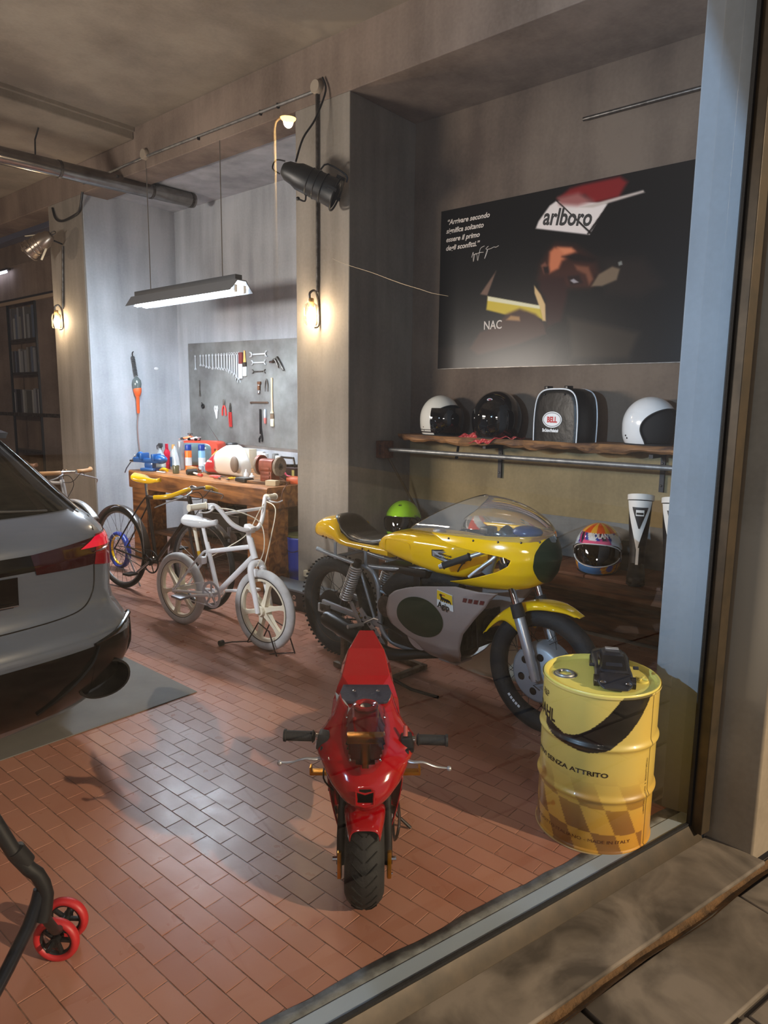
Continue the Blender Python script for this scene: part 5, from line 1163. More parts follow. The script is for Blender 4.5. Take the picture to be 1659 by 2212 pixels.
h, off = helmet('dark blue full-face helmet behind the clear bubble screen', (4.20, 2.34, SB), math.radians(210), (.135,.118,.135), 'full', M_multi, HG2, lambda p: (18,40,84) if p.z > -.03 else (12,16,30))
def c_multi(p):
    a = math.atan2(p.y, p.x); z = p.z
    d = math.hypot(a*.14-.0, (z-.138)*1.0)
    def disc(a0, z0, r): return math.hypot((a-a0)*.13, z-z0) < r
    if z > .118: return (226,92,30) if math.sin(math.atan2(p.y, p.x)*8) > -.3 else (236,180,60)
    if disc(.62,-.080,.022): return (70,84,170)
    if disc(.62,-.080,.050): return (236,170,30) if math.sin(math.atan2(z+.080, (a-.62)*.13)*12) > -.7 else (200,90,30)
    if abs(a) < .62 and .052 < z < .078: return (226,90,130)
    if z < -.055: return (64,130,200) if abs(a) < .55+z*-3 else (30,60,140) if math.sin(a*9) > 0 else (232,160,40)
    if disc(1.05,.055,.055) or disc(-1.2,.06,.04): return (206,218,230)
    if disc(1.5,.02,.04): return (224,130,30)
    if disc(1.9,.05,.05): return (190,196,60)
    v = math.sin(a*6+z*30)
    return (226,228,232) if v > .55 else (34,66,158) if v > -.4 else (196,60,120) if v > -.8 else (30,34,60)
h, off = helmet('multicoloured full-face helmet with orange sun discs beside the boots', (4.165, 1.745, SB), math.radians(196), (.166,.148,.176), 'full', M_multi, HG2, lambda p: c_multi(p*.945))
for sc_ in (1.0,):
    q = [shellpt(1.24*math.cos(2*PI*j/60), -.02+.40*math.sin(2*PI*j/60)*(1), (.166,.148,.176), .2)*1.010+off for j in range(60)]
    MB().tube(q, .0035, 6, closed=True).build('white_outline', M_wht, h)
text('NOLAN', .046, lambda u, v: shellpt(.12+u*7.6, .60+v*6., tuple(a*1.012 for a in (.166,.148,.176)), .2)+off, 'lettering', M_wht, h, bold=.002, align='CENTER', width=.8)
def boot(label, loc, rz, mir):
    b = thing('motorcycle_boot', label, 'boot', loc, rz, 'racing boots on the low bench')
    R = []
    for x, z, a, c, t in ((.0,.05,.062,.045,0),(.0,.10,.058,.045,0),(-.005,.17,.050,.044,0),(-.012,.25,.056,.052,0),(-.018,.34,.066,.060,0),(-.02,.42,.072,.064,0),(-.02,.475,.074,.066,0),(-.02,.50,.074,.066,0)):
        R.append([V(x+a*math.cos(q), c*math.sin(q), z+(.02*math.cos(q) if z > .45 else 0)) for q in [2*PI*j/28 for j in range(28)]])
    MB().rings(R, cap=False).build('shaft', mat('boot_black', (18,18,20), .5), b, 60, solid=.006)
    F = []
    for x, w, zt in ((-.075,.030,.06),(-.06,.042,.09),(-.02,.045,.115),(.04,.046,.105),(.09,.050,.080),(.15,.052,.062),(.19,.044,.052),(.215,.024,.040)):
        F.append(superring(V(x,0,zt/2+.008), V(0,1,0), V(0,0,1), w, zt/2, 2.6, 24))
    MB().rings(F).build('foot', mat('boot_black', (18,18,20), .5), b, 60)
    MB().prism([V(-.08,-.03,0), V(-.03,-.045,0), V(.05,-.044,0), V(.15,-.052,0), V(.21,-.03,0), V(.21,.03,0), V(.15,.052,0), V(.05,.044,0), V(-.03,.045,0), V(-.08,.03,0)], (0,0,.014)).build('sole', M_rub, b, 0)
    MW = mat('boot_white', (214,208,200), .4)
    def sp(q, z, o=.009):
        a = interp(z, [.05,.10,.17,.25,.34,.42,.50], [.062,.058,.050,.056,.066,.072,.074])+o; c = interp(z, [.05,.10,.17,.25,.34,.42,.50], [.045,.045,.044,.052,.060,.064,.066])+o; x0 = interp(z, [.05,.17,.34,.50], [0,-.005,-.018,-.02])
        return V(x0+a*math.cos(q), c*math.sin(q), z+(.02*math.cos(q)*sm(.42,.5,z)))
    MB().grid(lambda a, c: sp(-.10-1.25*mir+(a-.5)*(.12+2.1*c), .19+.28*c), 18, 16).build('white_panel', MW, b, 60)
    MB().grid(lambda a, c: sp(-1.4*mir+.0+(a-.5)*(.10+1.15*c), .315+.125*c, .012), 12, 8).build('black_inset', mat('boot_inset', (26,22,20), .5), b, 60)
    MB().grid(lambda a, c: sp(-1.4*mir+(a-.5)*.60, .392+.035*c, .0145), 6, 4).build('logo_patch', MW, b, 60)
    MB().grid(lambda a, c: sp(-1.4*mir+(a-.5)*.50-.0, .400+.012*c, .0165), 4, 2).build('logo_bar', M_blk, b, 60)
    MB().grid(lambda a, c: sp(2*PI*a, .475+.030*c, .010), 36, 3).build('white_cuff', MW, b, 60)
    MB().grid(lambda a, c: sp(-1.25*mir+(a-.5)*.28, .10+.10*c, .012), 4, 6).build('white_strap', MW, b, 60)
    return b
boot('left-hand black and white racing boot beside the multicoloured helmet', (4.10, 1.475, SB), math.radians(200), 0)
boot('right-hand black and white racing boot, cut off by the wall edge', (4.10, 1.275, SB), math.radians(200), 0)
MB().cbox((0,0,0),(1,1,1))
gb = MB().cbox((4.30,1.575,SB+.095), (.08,.12,.19), None, .004).build('grey_box', mat('dark_grey_box', (54,60,62), .6)); tag(gb, 'small dark grey box between the multicoloured helmet and the boots', 'box')
# conduit high on the niche wall
c2 = MB().cyl((XN-.03,2.12,3.36), (XN-.03,.9,3.36), .012, n=10).build('metal_conduit', M_steel); tag(c2, 'thin metal conduit high on the wall above the poster', 'conduit')
# ---------------------------------------------------------------- workbench
ZT = .88
wb = thing('workbench', 'massive old timber workbench in the lit bay', 'workbench', (3.59, 6.38, 0), 0)
mb = MB(); n = 60; R = []; rr = random.Random(11)
for i in range(n+1):
    t = i/n; y = -2.11*t; e_ = .004*math.sin(t*37)+rr.uniform(-.003,.003); zz = -.010*math.sin(PI*t)
    R.append([V(e_, y, ZT-.012+zz), V(.012+e_, y, ZT+zz*.6), V(1.16, y, ZT), V(1.16, y, ZT-.17), V(.02, y, ZT-.175+.004*math.sin(t*23)), V(e_*.5, y, ZT-.165)])
mb.rings(R).build('top', W_bench, wb, 25)
for x, y, w in ((.02,-.02,.25),(.02,-1.82,.27),(.90,-.02,.2),(.90,-1.84,.2)): MB().box(x, x+.22, y-w, y, 0, ZT-.17).build('leg', W_bench, wb, bevel=.006)
MB().box(.10, 1.1, -1.9, -.25, .26, .29).build('lower_shelf', W_rough, wb, bevel=.003)
MB().box(1.10, 1.13, -2.1, -.02, .02, .70).build('back_panel', mat('back_board', (92,86,80), .8), wb)
# things under the bench
def simple(name, label, cat, mbs, loc=(0,0,0), rz=0., group=None):
    t = thing(name, label, cat, loc, rz, group)
    for nm, mb_, m in mbs: mb_.build(nm, m, t)
    return t
M_card = mat('cardboard', (150,112,74), .8, noise=((118,84,54), 9, .2)); M_dbox = mat('dark_box', (44,38,34), .7)
simple('cardboard_box', 'flattened brown cardboard box under the left end of the workbench', 'box', [('carton', MB().cbox((0,0,.17),(.04,.34,.34),Euler((0,-.1,0)).to_matrix(),.003), M_card)], (3.80,5.62,.0))
simple('black_crate', 'black open crate under the middle of the workbench', 'crate', [('tray', MB().box(-.2,.2,-.28,.28,0,.02).box(-.2,-.19,-.28,.28,0,.24).box(.19,.2,-.28,.28,0,.24).box(-.2,.2,-.28,-.27,0,.24).box(-.2,.2,.27,.28,0,.24), M_dbox),('rim', MB().tube([(-.2,-.28,.24),(.2,-.28,.24),(.2,.28,.24),(-.2,.28,.24)],.009,6,closed=True), M_blk)], (4.05,5.25,.292))
simple('engine_part', 'greasy alloy engine part on the shelf under the workbench', 'engine part', [('casing', MB().cbox((0,0,.07),(.22,.26,.14),None,.03).cyl((-.11,0,.08),(-.16,0,.08),.05), M_steel),('fins', MB().cbox((0,.15,.08),(.16,.006,.14)).cbox((0,.17,.08),(.16,.006,.14)).cbox((0,.19,.08),(.16,.006,.14)).cbox((0,.16,.08),(.08,.10,.10)), M_alu)], (3.86,4.86,.292))
simple('engine_part', 'chrome lever and tube lying in the black crate', 'engine part', [('tube', MB().tube([(-.1,.2,.0),(-.1,-.05,.03),(-.05,-.2,.02)],.018,12,k=3), M_chr),('ball', MB().ell((-.1,.22,0),(.024,.024,.024)), M_chr)], (3.93,5.35,.56))
simple('parts_box', 'dusty brown box of parts leaning under the bench', 'box', [('box', MB().cbox((0,0,.12),(.3,.38,.24),None,.006), M_card),('lid_flap', MB().cbox((-.18,0,.25),(.12,.38,.006),Euler((0,.5,0)).to_matrix()), M_card)], (4.15,4.75,.292+.17))
bk = thing('paint_bucket', 'blue bucket standing beside the right leg of the workbench', 'bucket', (3.92, 4.235, 0), 0)
M_blue = mat('blue_bucket', (24,48,140), .4)
MB().lathe([(0,.0),(.105,0),(.118,.30),(.122,.30),(.118,.31),(.112,.30),(.10,.01),(0,.01)], 36, (0,0,.14)).build('pail', M_blue, bk)
MB().lathe([(0,0),(.10,0),(.10,.14),(0,.14)], 24).build('lower_pail', M_blue, bk)
MB().tube([(-.05,-.11,.42),(-.10,-.09,.36),(-.118,.0,.33),(-.10,.09,.36),(-.05,.11,.42)], .003, 6, k=4).build('wire_handle', M_steel, bk)
MB().lathe([(0,0),(.11,0),(.112,.02),(0,.03)], 28, (0,0,.45)).build('olive_lid', mat('olive_lid', (84,84,44), .7), bk)
simple('pair_of_pliers', 'red-handled pliers hanging beside the blue bucket', 'pliers', [('red_grips', MB().tube([(0,.0,.0),(0,.02,-.06),(0,.01,-.12)],.008,8,k=3).tube([(0,0,0),(0,-.03,-.06),(0,-.03,-.12)],.008,8,k=3), mat('red_plastic', (200,60,52), .4)),('jaws', MB().cbox((0,0,.02),(.012,.02,.06),None,.004), M_steel)], (3.80,4.36,.60))
simple('wire_basket', 'small bundle of wire at the foot of the workbench leg', 'wire', [('coil', MB().torus((0,0,.035),.05,.012,24,8,'z').torus((.0,.01,.055),.045,.010,24,8,'z'), M_steel)], (3.80,4.46,.33))
# black battery charger / tool case with printed symbols, on the floor by the pier
cs = thing('tool_case', 'long low black case with printed symbols on the floor in front of the pier', 'case', (3.55, 3.86, 0), 0)
MB().cbox((0,0,.075), (.20,.62,.15), None, .006).build('case_body', mat('case_black', (34,28,26), .5), cs); MB().cbox((-.005,0,.155), (.215,.64,.018), None, .006).build('lid', mat('case_lid', (96,100,104), .4, .3), cs)
M_mk = mat('printed_marks', (150,116,100), .6)
for k, (y, z) in enumerate(((.12,.10),(.12,.05))):
    pass
MB().box(-.1012,-.1004,-.075,-.030,.030,.068).build('white_label', M_mk, cs)
MB().torus((-.1006,-.052,.098), .013, .004, 20, 6, 'x').build('round_symbol', M_mk, cs)
MB().tube([(-.1008,.03,.06),(-.1008,-.005,.115)], .002, 4).tube([(-.1008,.03,.115),(-.1008,-.005,.06)], .002, 4).tube([(-.1008,.025,.075),(-.1008,.0,.075),(-.1008,.003,.11),(-.1008,.022,.11),(-.1008,.025,.075)], .0018, 4).build('crossed_bin_symbol', M_mk, cs)
MB().tube([(-.1008,.02,.03),(-.1008,.012,.05),(-.1008,.004,.03)], .002, 4).build('triangle_symbol', M_mk, cs)
sc_ = thing('socket_box', 'small white junction box low on the pier', 'box', (XB-.014, 3.93, .20), 0)
MB().cbox((0,0,.02), (.028,.05,.05), None, .006).build('cover', M_cream, sc_)
# vise
vi = thing('bench_vise', 'blue bench vise at the left end of the workbench', 'vise', (3.70, 6.16, ZT), math.radians(-68))
M_vi = mat('vise_blue', (24,86,150), .38, .1, coat=.3)
MB().cbox((0,0,.015), (.15,.13,.03), None, .01).cbox((0,0,.055), (.10,.07,.06), None, .02).cbox((.02,0,.10), (.20,.075,.045), None, .012).cbox((.07,0,.135), (.03,.13,.065), None, .008).ell((.12,0,.115), (.075,.045,.045), 18, 12).build('fixed_body', M_vi, vi)
MB().cbox((-.13,0,.105), (.10,.06,.05), None, .010).cbox((-.07,0,.14), (.035,.13,.07), None, .012).torus((-.11,0,.135), .035, .016, 24, 10, 'y').build('sliding_jaw', M_vi, vi)
MB().cyl((-.17,0,.09), (-.235,0,.09), .012, n=12).tube([(-.228,.06,.13),(-.228,-.07,.02),(-.225,-.10,-.02)], .0055, 8).ell((-.228,.064,.134),(.010,.010,.010)).build('tommy_bar', M_chr, vi)
# bottles and cans
def can(label, x, y, r, h, body, cap, band=None, g='spray cans on the workbench', z=ZT, name='spray_can'):
    c = thing(name, label, 'spray can', (x, y, z), 0, g)
    MB().lathe([(0,0),(r,0),(r*1.02,.004),(r,.008),(r,h*.74),(r*.92,h*.775),(0,h*.78)], 24).build('can_body', body, c)
    MB().lathe([(0,h*.76),(r*.93,h*.76),(r*.95,h*.97),(r*.85,h),(0,h)], 24).build('cap', cap, c)
    if band: MB().lathe([(r*1.01,h*.18),(r*1.012,h*.5),(r*1.01,h*.5)], 24, cap=False).build('label_band', band, c)
    return c
Mo, Mbl, Mlb = mat('can_orange', (232,110,36), .35), mat('cap_blue', (22,52,130), .3), mat('can_light_blue', (120,170,204), .35)
can('orange spray can with dark blue cap', 4.01, 5.97, .033, .255, Mo, Mbl, mat('can_grey_band', (190,196,200), .4))
can('light blue spray can with dark blue cap', 4.07, 5.83, .034, .260, Mlb, Mbl, mat('can_white_band', (206,216,224), .4))
can('silver aerosol can between the funnel bottle and the orange can', 3.99, 6.07, .034, .285, mat('can_silver', (170,176,180), .3, .6), M_alu)
can('white spray can with black label by the pier', 4.15, 4.96, .034, .215, M_blk, M_wht)
can('dark grey spray can behind the white one', 4.35, 5.05, .033, .20, mat('can_dark', (70,72,72), .4), mat('cap_grey', (110,112,112), .4))
can('white-capped spray can nearest the pier', 4.20, 4.83, .033, .200, mat('can_pale', (176,188,196), .4), M_wht)
can('plain white pump bottle behind the fuel tank', 4.55, 5.50, .045, .19, mat('bottle_white', (214,220,226), .4), M_wht)
sb = thing('spray_bottle', 'clear trigger spray bottle with a yellow-lettered label', 'bottle', (3.84, 6.20, ZT), math.radians(-80))
MB().rings([superring(V(0,0,z), V(1,0,0), V(0,1,0), a, c, 2.6, 28) for z, a, c in ((0,.050,.032),(.01,.055,.036),(.08,.056,.036),(.14,.046,.032),(.18,.022,.020),(.20,.014,.014),(.23,.014,.014))]).build('bottle', mat('clear_plastic', (150,160,166), .15, coat=.3), sb)
MB().cbox((.005,0,.245), (.05,.022,.04), None, .006).tube([(-.02,0,.25),(-.045,0,.235),(-.04,0,.20)], .006, 8, k=3).cyl((0,0,.215),(0,0,.235),.016).build('trigger_head', mat('trigger_grey', (58,60,64), .4), sb)
MB().rings([superring(V(0,0,z), V(1,0,0), V(0,1,0), .0565, .0365, 2.6, 28) for z in (.03,.085)], cap=False).build('label', mat('label_pale', (196,204,196), .4), sb)
MB().rings([superring(V(0,0,z), V(1,0,0), V(0,1,0), .0572, .0372, 2.6, 28) for z in (.085,.093)], cap=False).build('yellow_stripe', M_yel, sb)
def bottle(label, x, y, body, cap, h=.24, a=.036, c=.026, lbl=None, rz=0.):
    b = thing('oil_bottle', label, 'bottle', (x, y, ZT), rz, 'bottles on the workbench')
    MB().rings([superring(V(0,0,z*h), V(1,0,0), V(0,1,0), a*p, c*p, 3., 24) for z, p in ((0,.94),(.03,1),(.55,1),(.68,.85),(.80,.45),(.84,.40))]).build('bottle', body, b)
    MB().lathe([(0,h*.83),(.017,h*.83),(.015,h),(0,h)], 18).build('cap', cap, b)
    if lbl: MB().rings([superring(V(0,0,z*h), V(1,0,0), V(0,1,0), a*1.02, c*1.02, 3., 24) for z in (.12,.5)], cap=False).build('label', lbl, b)
Mrd = mat('bottle_red', (200,32,60), .3)
bottle('crimson oil bottle right of the spray bottle', 3.92, 6.21, Mrd, Mrd, .255)
bottle('crimson oil bottle in front of the red television', 4.02, 6.10, Mrd, Mrd, .265)
bottle('blue and silver additive bottle with a gold cap', 3.95, 6.14, mat('bottle_silver', (168,174,180), .3, .3), mat('cap_gold', (196,150,90), .35), .250, .034, .028, mat('label_blue', (40,110,170), .4))
fb = thing('funnel_bottle', 'translucent long-necked funnel bottle with a brush standing in a jar', 'bottle', (3.90, 6.02, ZT), 0)
MB().rings([superring(V(0,.02*z,z*.24), V(1,0,0), V(0,1,0), a, a*.8, 2.4, 20) for z, a in ((0,.040),(.5,.034),(.75,.022),(1,.008))]).build('body', mat('milky_plastic', (176,186,190), .3), fb)
jb = thing('jar_with_brush', 'olive jar holding a white-handled brush', 'jar', (3.74, 5.78, ZT), 0)
MB().lathe([(0,0),(.030,0),(.033,.07),(.030,.075),(.027,.07),(.026,.01),(0,.01)], 22).build('jar', mat('olive_glass', (86,84,60), .25), jb)
MB().tube([(0,0,.03),(.01,.03,.12),(.02,.07,.19)], [.012,.006,.004], 8, k=3).build('brush', M_wht, jb)
# television with toy cars on top
tvv = thing('television', 'retro portable television in a red-orange case with grey screen', 'television', (4.36, 6.20, ZT), math.radians(26))
Mt = mat('tv_orange', (204,66,44), .35, coat=.3)
R = []
for x, w, h_, z0 in ((-.13,.225,.270,.005),(-.12,.232,.278,0),(.05,.232,.276,0),(.16,.17,.22,.02)): R.append([V(x, p.y, p.z) for p in superring(V(0,0,z0+h_/2), V(0,1,0), V(0,0,1), w, h_/2, 7, 40)])
MB().rings(R).build('case', Mt, tvv, 40)
MB().rings([[V(x, p.y, p.z) for p in superring(V(0,.03,.138), V(0,1,0), V(0,0,1), w, h_, 5, 40)] for x, w, h_ in ((-.128,.185,.118),(-.138,.180,.112),(-.142,.12,.07),(-.143,.02,.02))], cap=True).build('screen', mat('tv_screen', (98,116,120), .12, coat=.6), tvv, 60)
for k in range(2): MB().cyl((-.128,-.205,.19-.05*k), (-.145,-.205,.19-.05*k), .014, n=18).build('knob', M_chr, tvv)
MB().cyl((.0,-.17,.275), (-.02,-.06,.60) if False else (.03,.02,.52), .0025, n=6).build('aerial', M_chr, tvv)
def mini(label, x, y, m1, rz, z):
    c = thing('toy_racing_car', label, 'toy car', (x, y, z), rz, 'toy cars on the television')
    MB().rings([superring(V(a,0,h_/2+.008), V(0,1,0), V(0,0,1), w, h_/2, 2.6, 16) for a, w, h_ in ((-.06,.018,.02),(-.03,.022,.034),(0,.018,.028),(.04,.010,.018),(.065,.008,.008))]).build('body', m1, c)
    for sx in (-.045,.04):
        for s in (-1,1): MB().cyl((sx,s*.02,.014),(sx,s*.036,.014),.014,n=14).build('wheel', M_blk, c)
    MB().cbox((-.062,0,.035),(.016,.06,.006),None,.001).cbox((.065,0,.010),(.018,.06,.004),None,.001).build('wings', m1, c)
TZ = ZT+.2765
mini('white and orange toy racing car on the left of the television', 4.26, 6.37, mat('toy_orange', (226,140,96), .4), 2.2, TZ)
mini('white and blue toy racing car on the right of the television', 4.25, 6.22, mat('toy_white', (214,220,228), .35), 1.9, TZ)
simple('toy_figure', 'small pinkish toy figure standing behind the toy cars', 'figurine', [('body', MB().ell((0,0,.028),(.020,.022,.028)), mat('toy_pink', (206,130,110), .5)),('hat', MB().lathe([(0,0),(.028,0),(.026,.016),(0,.018)],18,(0,0,.055)), mat('toy_dark', (70,66,66), .5))], (4.30,6.36,TZ))
simple('cream_box', 'cream box behind the fuel tank', 'box', [('box', MB().cbox((0,0,.1),(.1,.22,.2),None,.004), M_cream)], (4.60,5.80,ZT))
# motorcycle fuel tank
ft = thing('fuel_tank', 'loose white and red motorcycle fuel tank lying on the workbench', 'fuel tank', (4.02, 5.33, ZT), math.radians(90-6))
def fts(t):
    x = -.30+.60*t; w = .145*math.sin(min(1, .18+1.05*t)*PI/2)**.8*(1-sm(.80,1.02,t)*.55); top = .02+.27*(1-((t-.36)/.64)**1.45*.90 if t > .36 else 1-((.36-t)/.36)**2*.55)
    return superring(V(x,0,max(.04, top)/2), V(0,1,0), V(0,0,1), max(.03, w), max(.02, top/2), 2.7, 36)
M_ftk = mat('tank_print', rough=.28, attr='col', coat=.4)
fo = MB().rings([fts(i/44) for i in range(45)]).build('shell', M_ftk, ft, 60)
def ftc(p):
    t = (p.x+.30)/.60; z = p.z
    if abs(p.y) > .03 and t > .50:
        top = .275-.42*(t-.52); 
        if z < top-.015 and z > .02 and t > .56+.25*abs(z-.10): return (198,40,56)
        if z < top+.002 and z > .008 and t > .535+.25*abs(z-.10): return (150,128,128)
    return (228,222,212)
colour(fo, ftc)
def ft_on(x, z, o=.004):
    t = (x+.30)/.60; r = fts(t); w = max(abs(p.y) for p in r); cz2 = sum(p.z for p in r)/len(r); hh = max(p.z for p in r)-cz2
    return V(x, (w*(1-min(.98, abs((z-cz2)/hh))**2.7)**(1/2.7)+o), z)
MB().prism([ft_on(.135+a, .175+c) for a, c in ((-.035,.0),(-.03,.03),(-.012,.055),(-.014,.03),(.0,.035),(-.004,.015),(.012,.014),(.0,.0))], (0,.001,0)).build('gold_wing_emblem', mat('emblem_gold', (222,160,70), .4), fo, 0)
text('HONDA', .024, lambda u, v: ft_on(.165-u, .120+v, .006), 'lettering', M_wht, fo, bold=.0012, width=1.2)
MB().lathe([(0,0),(.055,0),(.058,.01),(.045,.022),(0,.024)], 28, (-.06,0,.283)).build('filler_cap', M_dsteel, ft)
MB().ell((-.26,.10,.12), (.055,.03,.075), 20, 12).build('knee_recess', mat('recess_grey', (120,104,92), .6), ft)
# bench grinder
gr = thing('bench_grinder', 'brown bench grinder with two grey wheels on a wooden block', 'grinder', (3.83, 4.52, ZT+.022), math.radians(10))
M_gr = mat('grinder_brown', (142,66,44), .5, .2, noise=((104,48,34), 14, .2)); M_st = mat('grinding_stone', (138,124,110), .9, noise=((108,96,84), 40, .2))
gb_ = MB().rings([superring(V(0,y,.125), V(1,0,0), V(0,0,1), .062, .062, 3.2, 24) for y in (-.07,-.065,.065,.07)]).build('motor', M_gr, gr, 30)
MB().cbox((0,0,.045), (.11,.12,.09), None, .006).build('pedestal', M_gr, gr)
for k in range(3): MB().cbox((-.0625,0,.035+.035*k), (.006,.09,.022), None, .003).build('cooling_rib', M_gr, gr)
for s in (-1, 1):
    MB().lathe([(0,0),(.078,0),(.080,.003),(.080,.022),(.078,.025),(0,.025)], 40, (0,s*.105-.0125,.125), Matrix.Rotation(-PI/2,3,'X')).build('grinding_wheel', M_st, gr)
    MB().cyl((0,s*.05,.125), (0,s*.135,.125), .012, n=12).lathe([(0,0),(.028,0),(.026,.006),(0,.008)], 20, (0,s*.118,.125), Matrix.Rotation(-s*PI/2,3,'X')).build('flange', M_steel, gr)
MB().lathe([(.03,-.0),(.086,0),(.086,.030),(.03,.03)], 32, (.012,.09,.128), Matrix.Rotation(-PI/2,3,'X')).build('wheel_guard', M_gr, gr)
bl_ = MB().cbox((3.83,4.52,ZT+.011), (.20,.34,.022), Euler((0,0,.17)).to_matrix(), .003).build('wooden_block', W_shelf); tag(bl_, 'flat wooden block under the bench grinder', 'block')
MB().tube([(.03,-.08,.03),(-.02,-.20,.0),(-.15,-.255,-.06),(-.19,-.25,-.20)], .004, 6, k=5).build('power_cord', mat('cord_brown', (96,60,44), .7), gr)
pb = MB().cbox((3.74,4.38,ZT+.022), (.07,.10,.044), Euler((0,0,.3)).to_matrix(), .004).build('pale_wood_offcut', mat('pale_wood', (176,160,130), .7)); tag(pb, 'pale wood offcut under the grinder wheel', 'wood')
# small things along the front edge
ml = simple('rubber_mallet', 'black rubber mallet with a white and red handle', 'mallet', [('head', MB().tube([(0,-.05,.028),(0,-.045,.028),(0,.045,.028),(0,.05,.028)],[.022,.027,.027,.022],18), M_rub),('handle', MB().tube([(0,0,.024),(-.02,-.01,.02),(-.16,-.02,.012)],[.008,.009,.011],10), mat('handle_white', (214,206,196), .4)),('red_grip', MB().tube([(-.13,-.018,.014),(-.20,-.024,.012)],.013,10), mat('red_plastic', (200,60,52), .4))], (3.76,5.55,ZT), math.radians(75))
wk = MB().cbox((3.80,5.60,ZT+.035), (.06,.09,.07), None, .004).build('wooden_cube', mat('light_wood', (178,132,84), .6)); tag(wk, 'small light wooden block behind the mallet', 'block')
simple('marking_gun', 'yellow plastic caulking tool lying left of the brush jar', 'tool', [('body', MB().tube([(0,-.09,.022),(0,0,.028),(0,.09,.010)],[.014,.013,.006],10,k=3,flat=1.2), M_yel)], (3.73,5.98,ZT), math.radians(-8))
simple('wooden_stick', 'short pale stick beside the vise', 'stick', [('stick', MB().tube([(0,-.08,.008),(0,.08,.008)],[.008,.004],8), mat('light_wood', (178,132,84), .6))], (3.78,6.07,ZT), math.radians(-25))
simple('purple_tape', 'small purple-blue roll between the vise and the yellow tool', 'tape', [('roll', MB().torus((0,0,.012),.028,.010,24,8,'z'), mat('tape_purple', (58,60,120), .5))], (3.74,6.10,ZT))
simple('white_clamp', 'flat white plastic strip in front of the yellow tool', 'strip', [('strip', MB().cbox((0,0,.006),(.02,.13,.010),None,.003), M_wht)], (3.67,5.93,ZT))
def pliers(label, x, y, m, rz, g='pliers on the workbench'):
    return simple('pliers', label, 'pliers', [('handles', MB().tube([(0,0,.012),(.02,-.05,.012),(.012,-.11,.012)],.008,8,k=3).tube([(0,0,.012),(-.02,-.05,.012),(-.012,-.11,.012)],.008,8,k=3), m),('jaws', MB().tube([(0,-.01,.012),(0,.02,.012),(0,.055,.012)],[.010,.013,.004],8,flat=.6), M_steel)], (x,y,ZT), rz, g)
pliers('red-handled pliers lying in front of the fuel tank', 3.72, 5.08, mat('red_plastic', (200,60,52), .4), math.radians(160))
pliers('dull pink pliers lying behind the red ones', 3.80, 5.16, mat('pink_handle', (196,96,90), .5), math.radians(200))
pliers('yellow-handled pliers left of the black case', 3.72, 4.94, mat('yellow_plastic', (216,176,30), .4), math.radians(120))
simple('black_case', 'small flat black plastic case on the bench edge', 'case', [('bottom', MB().cbox((0,0,.016),(.10,.15,.030),None,.008), M_bplast),('lid', MB().cbox((0,0,.034),(.09,.14,.008),None,.004), mat('case_grey', (84,86,88), .4))], (3.75,4.76,ZT), math.radians(-6))
for lbl_, x, y, h_ in (('small white dropper bottle behind the black case', 3.96, 5.00, .055), ('small white tub left of the grinder', 3.92, 4.87, .04)):
    simple('small_bottle', lbl_, 'bottle', [('body', MB().lathe([(0,0),(.022,0),(.023,h_*.7),(.010,h_),(.008,h_*1.4),(0,h_*1.4)],18), M_wht)], (x,y,ZT))
simple('glass_jar', 'small glass jars in front of the blue can', 'jar', [('jar', MB().lathe([(0,0),(.024,0),(.024,.05),(.018,.06),(0,.06)],18).lathe([(0,0),(.02,0),(.02,.08),(0,.08)],18,(0.02,-.055,0)), mat('jar_glass', (140,156,164), .1, coat=.5)),('lid', MB().cyl((.02,-.055,.08),(.02,-.055,.095),.021), M_wht)], (3.98,5.72,ZT))
simple('socket_set', 'few upright steel sockets beside the glass jars', 'sockets', [('socket', MB().cyl((0,0,0),(0,0,.045),.014).cyl((.0,-.035,0),(.0,-.035,.05),.013).cyl((.0,-.07,0),(.0,-.07,.04),.012), M_chr)], (3.88,5.66,ZT))
tb = thing('tool_box', 'open red-brown tool box with black handle next to the pier', 'tool box', (4.15, 4.60, ZT), 0)
MB().cbox((0,0,.06), (.24,.34,.12), None, .006).build('box', mat('toolbox_dark', (52,28,30), .5), tb)
MB().tube([(-.05,-.10,.12),(-.05,-.08,.20),(-.05,.08,.20),(-.05,.10,.12)], .010, 8, k=1).build('handle', M_blk, tb)
for k in range(5): MB().cbox((-.05+.03*k,.05-.04*k,.13), (.03,.12,.02), Euler((0,0,k*.6)).to_matrix(), .004).build('tool_inside', M_bplast if k % 2 else M_steel, tb)
simple('pink_scraper', 'bright pink-handled scraper leaning on the tool box', 'scraper', [('handle', MB().tube([(0,.06,.03),(0,.0,.035),(0,-.04,.01),(0,-.09,.01)],[.012,.012,.006,.005],10,k=3), mat('hot_pink', (222,64,100), .4))], (3.97,4.50,ZT+.05))
simple('orange_block', 'orange plastic block beside the grinder', 'block', [('block', MB().cbox((0,0,.03),(.10,.12,.06),Euler((0,.0,.3)).to_matrix(),.012), mat('orange_plastic', (196,84,40), .4))], (3.97,4.36,ZT))
simple('yellow_note', 'small yellow note on the tool box side', 'note', [('paper', MB().cbox((0,0,.05),(.002,.03,.09)), mat('note_yellow', (206,196,110), .7))], (4.025,4.445,ZT+.01))
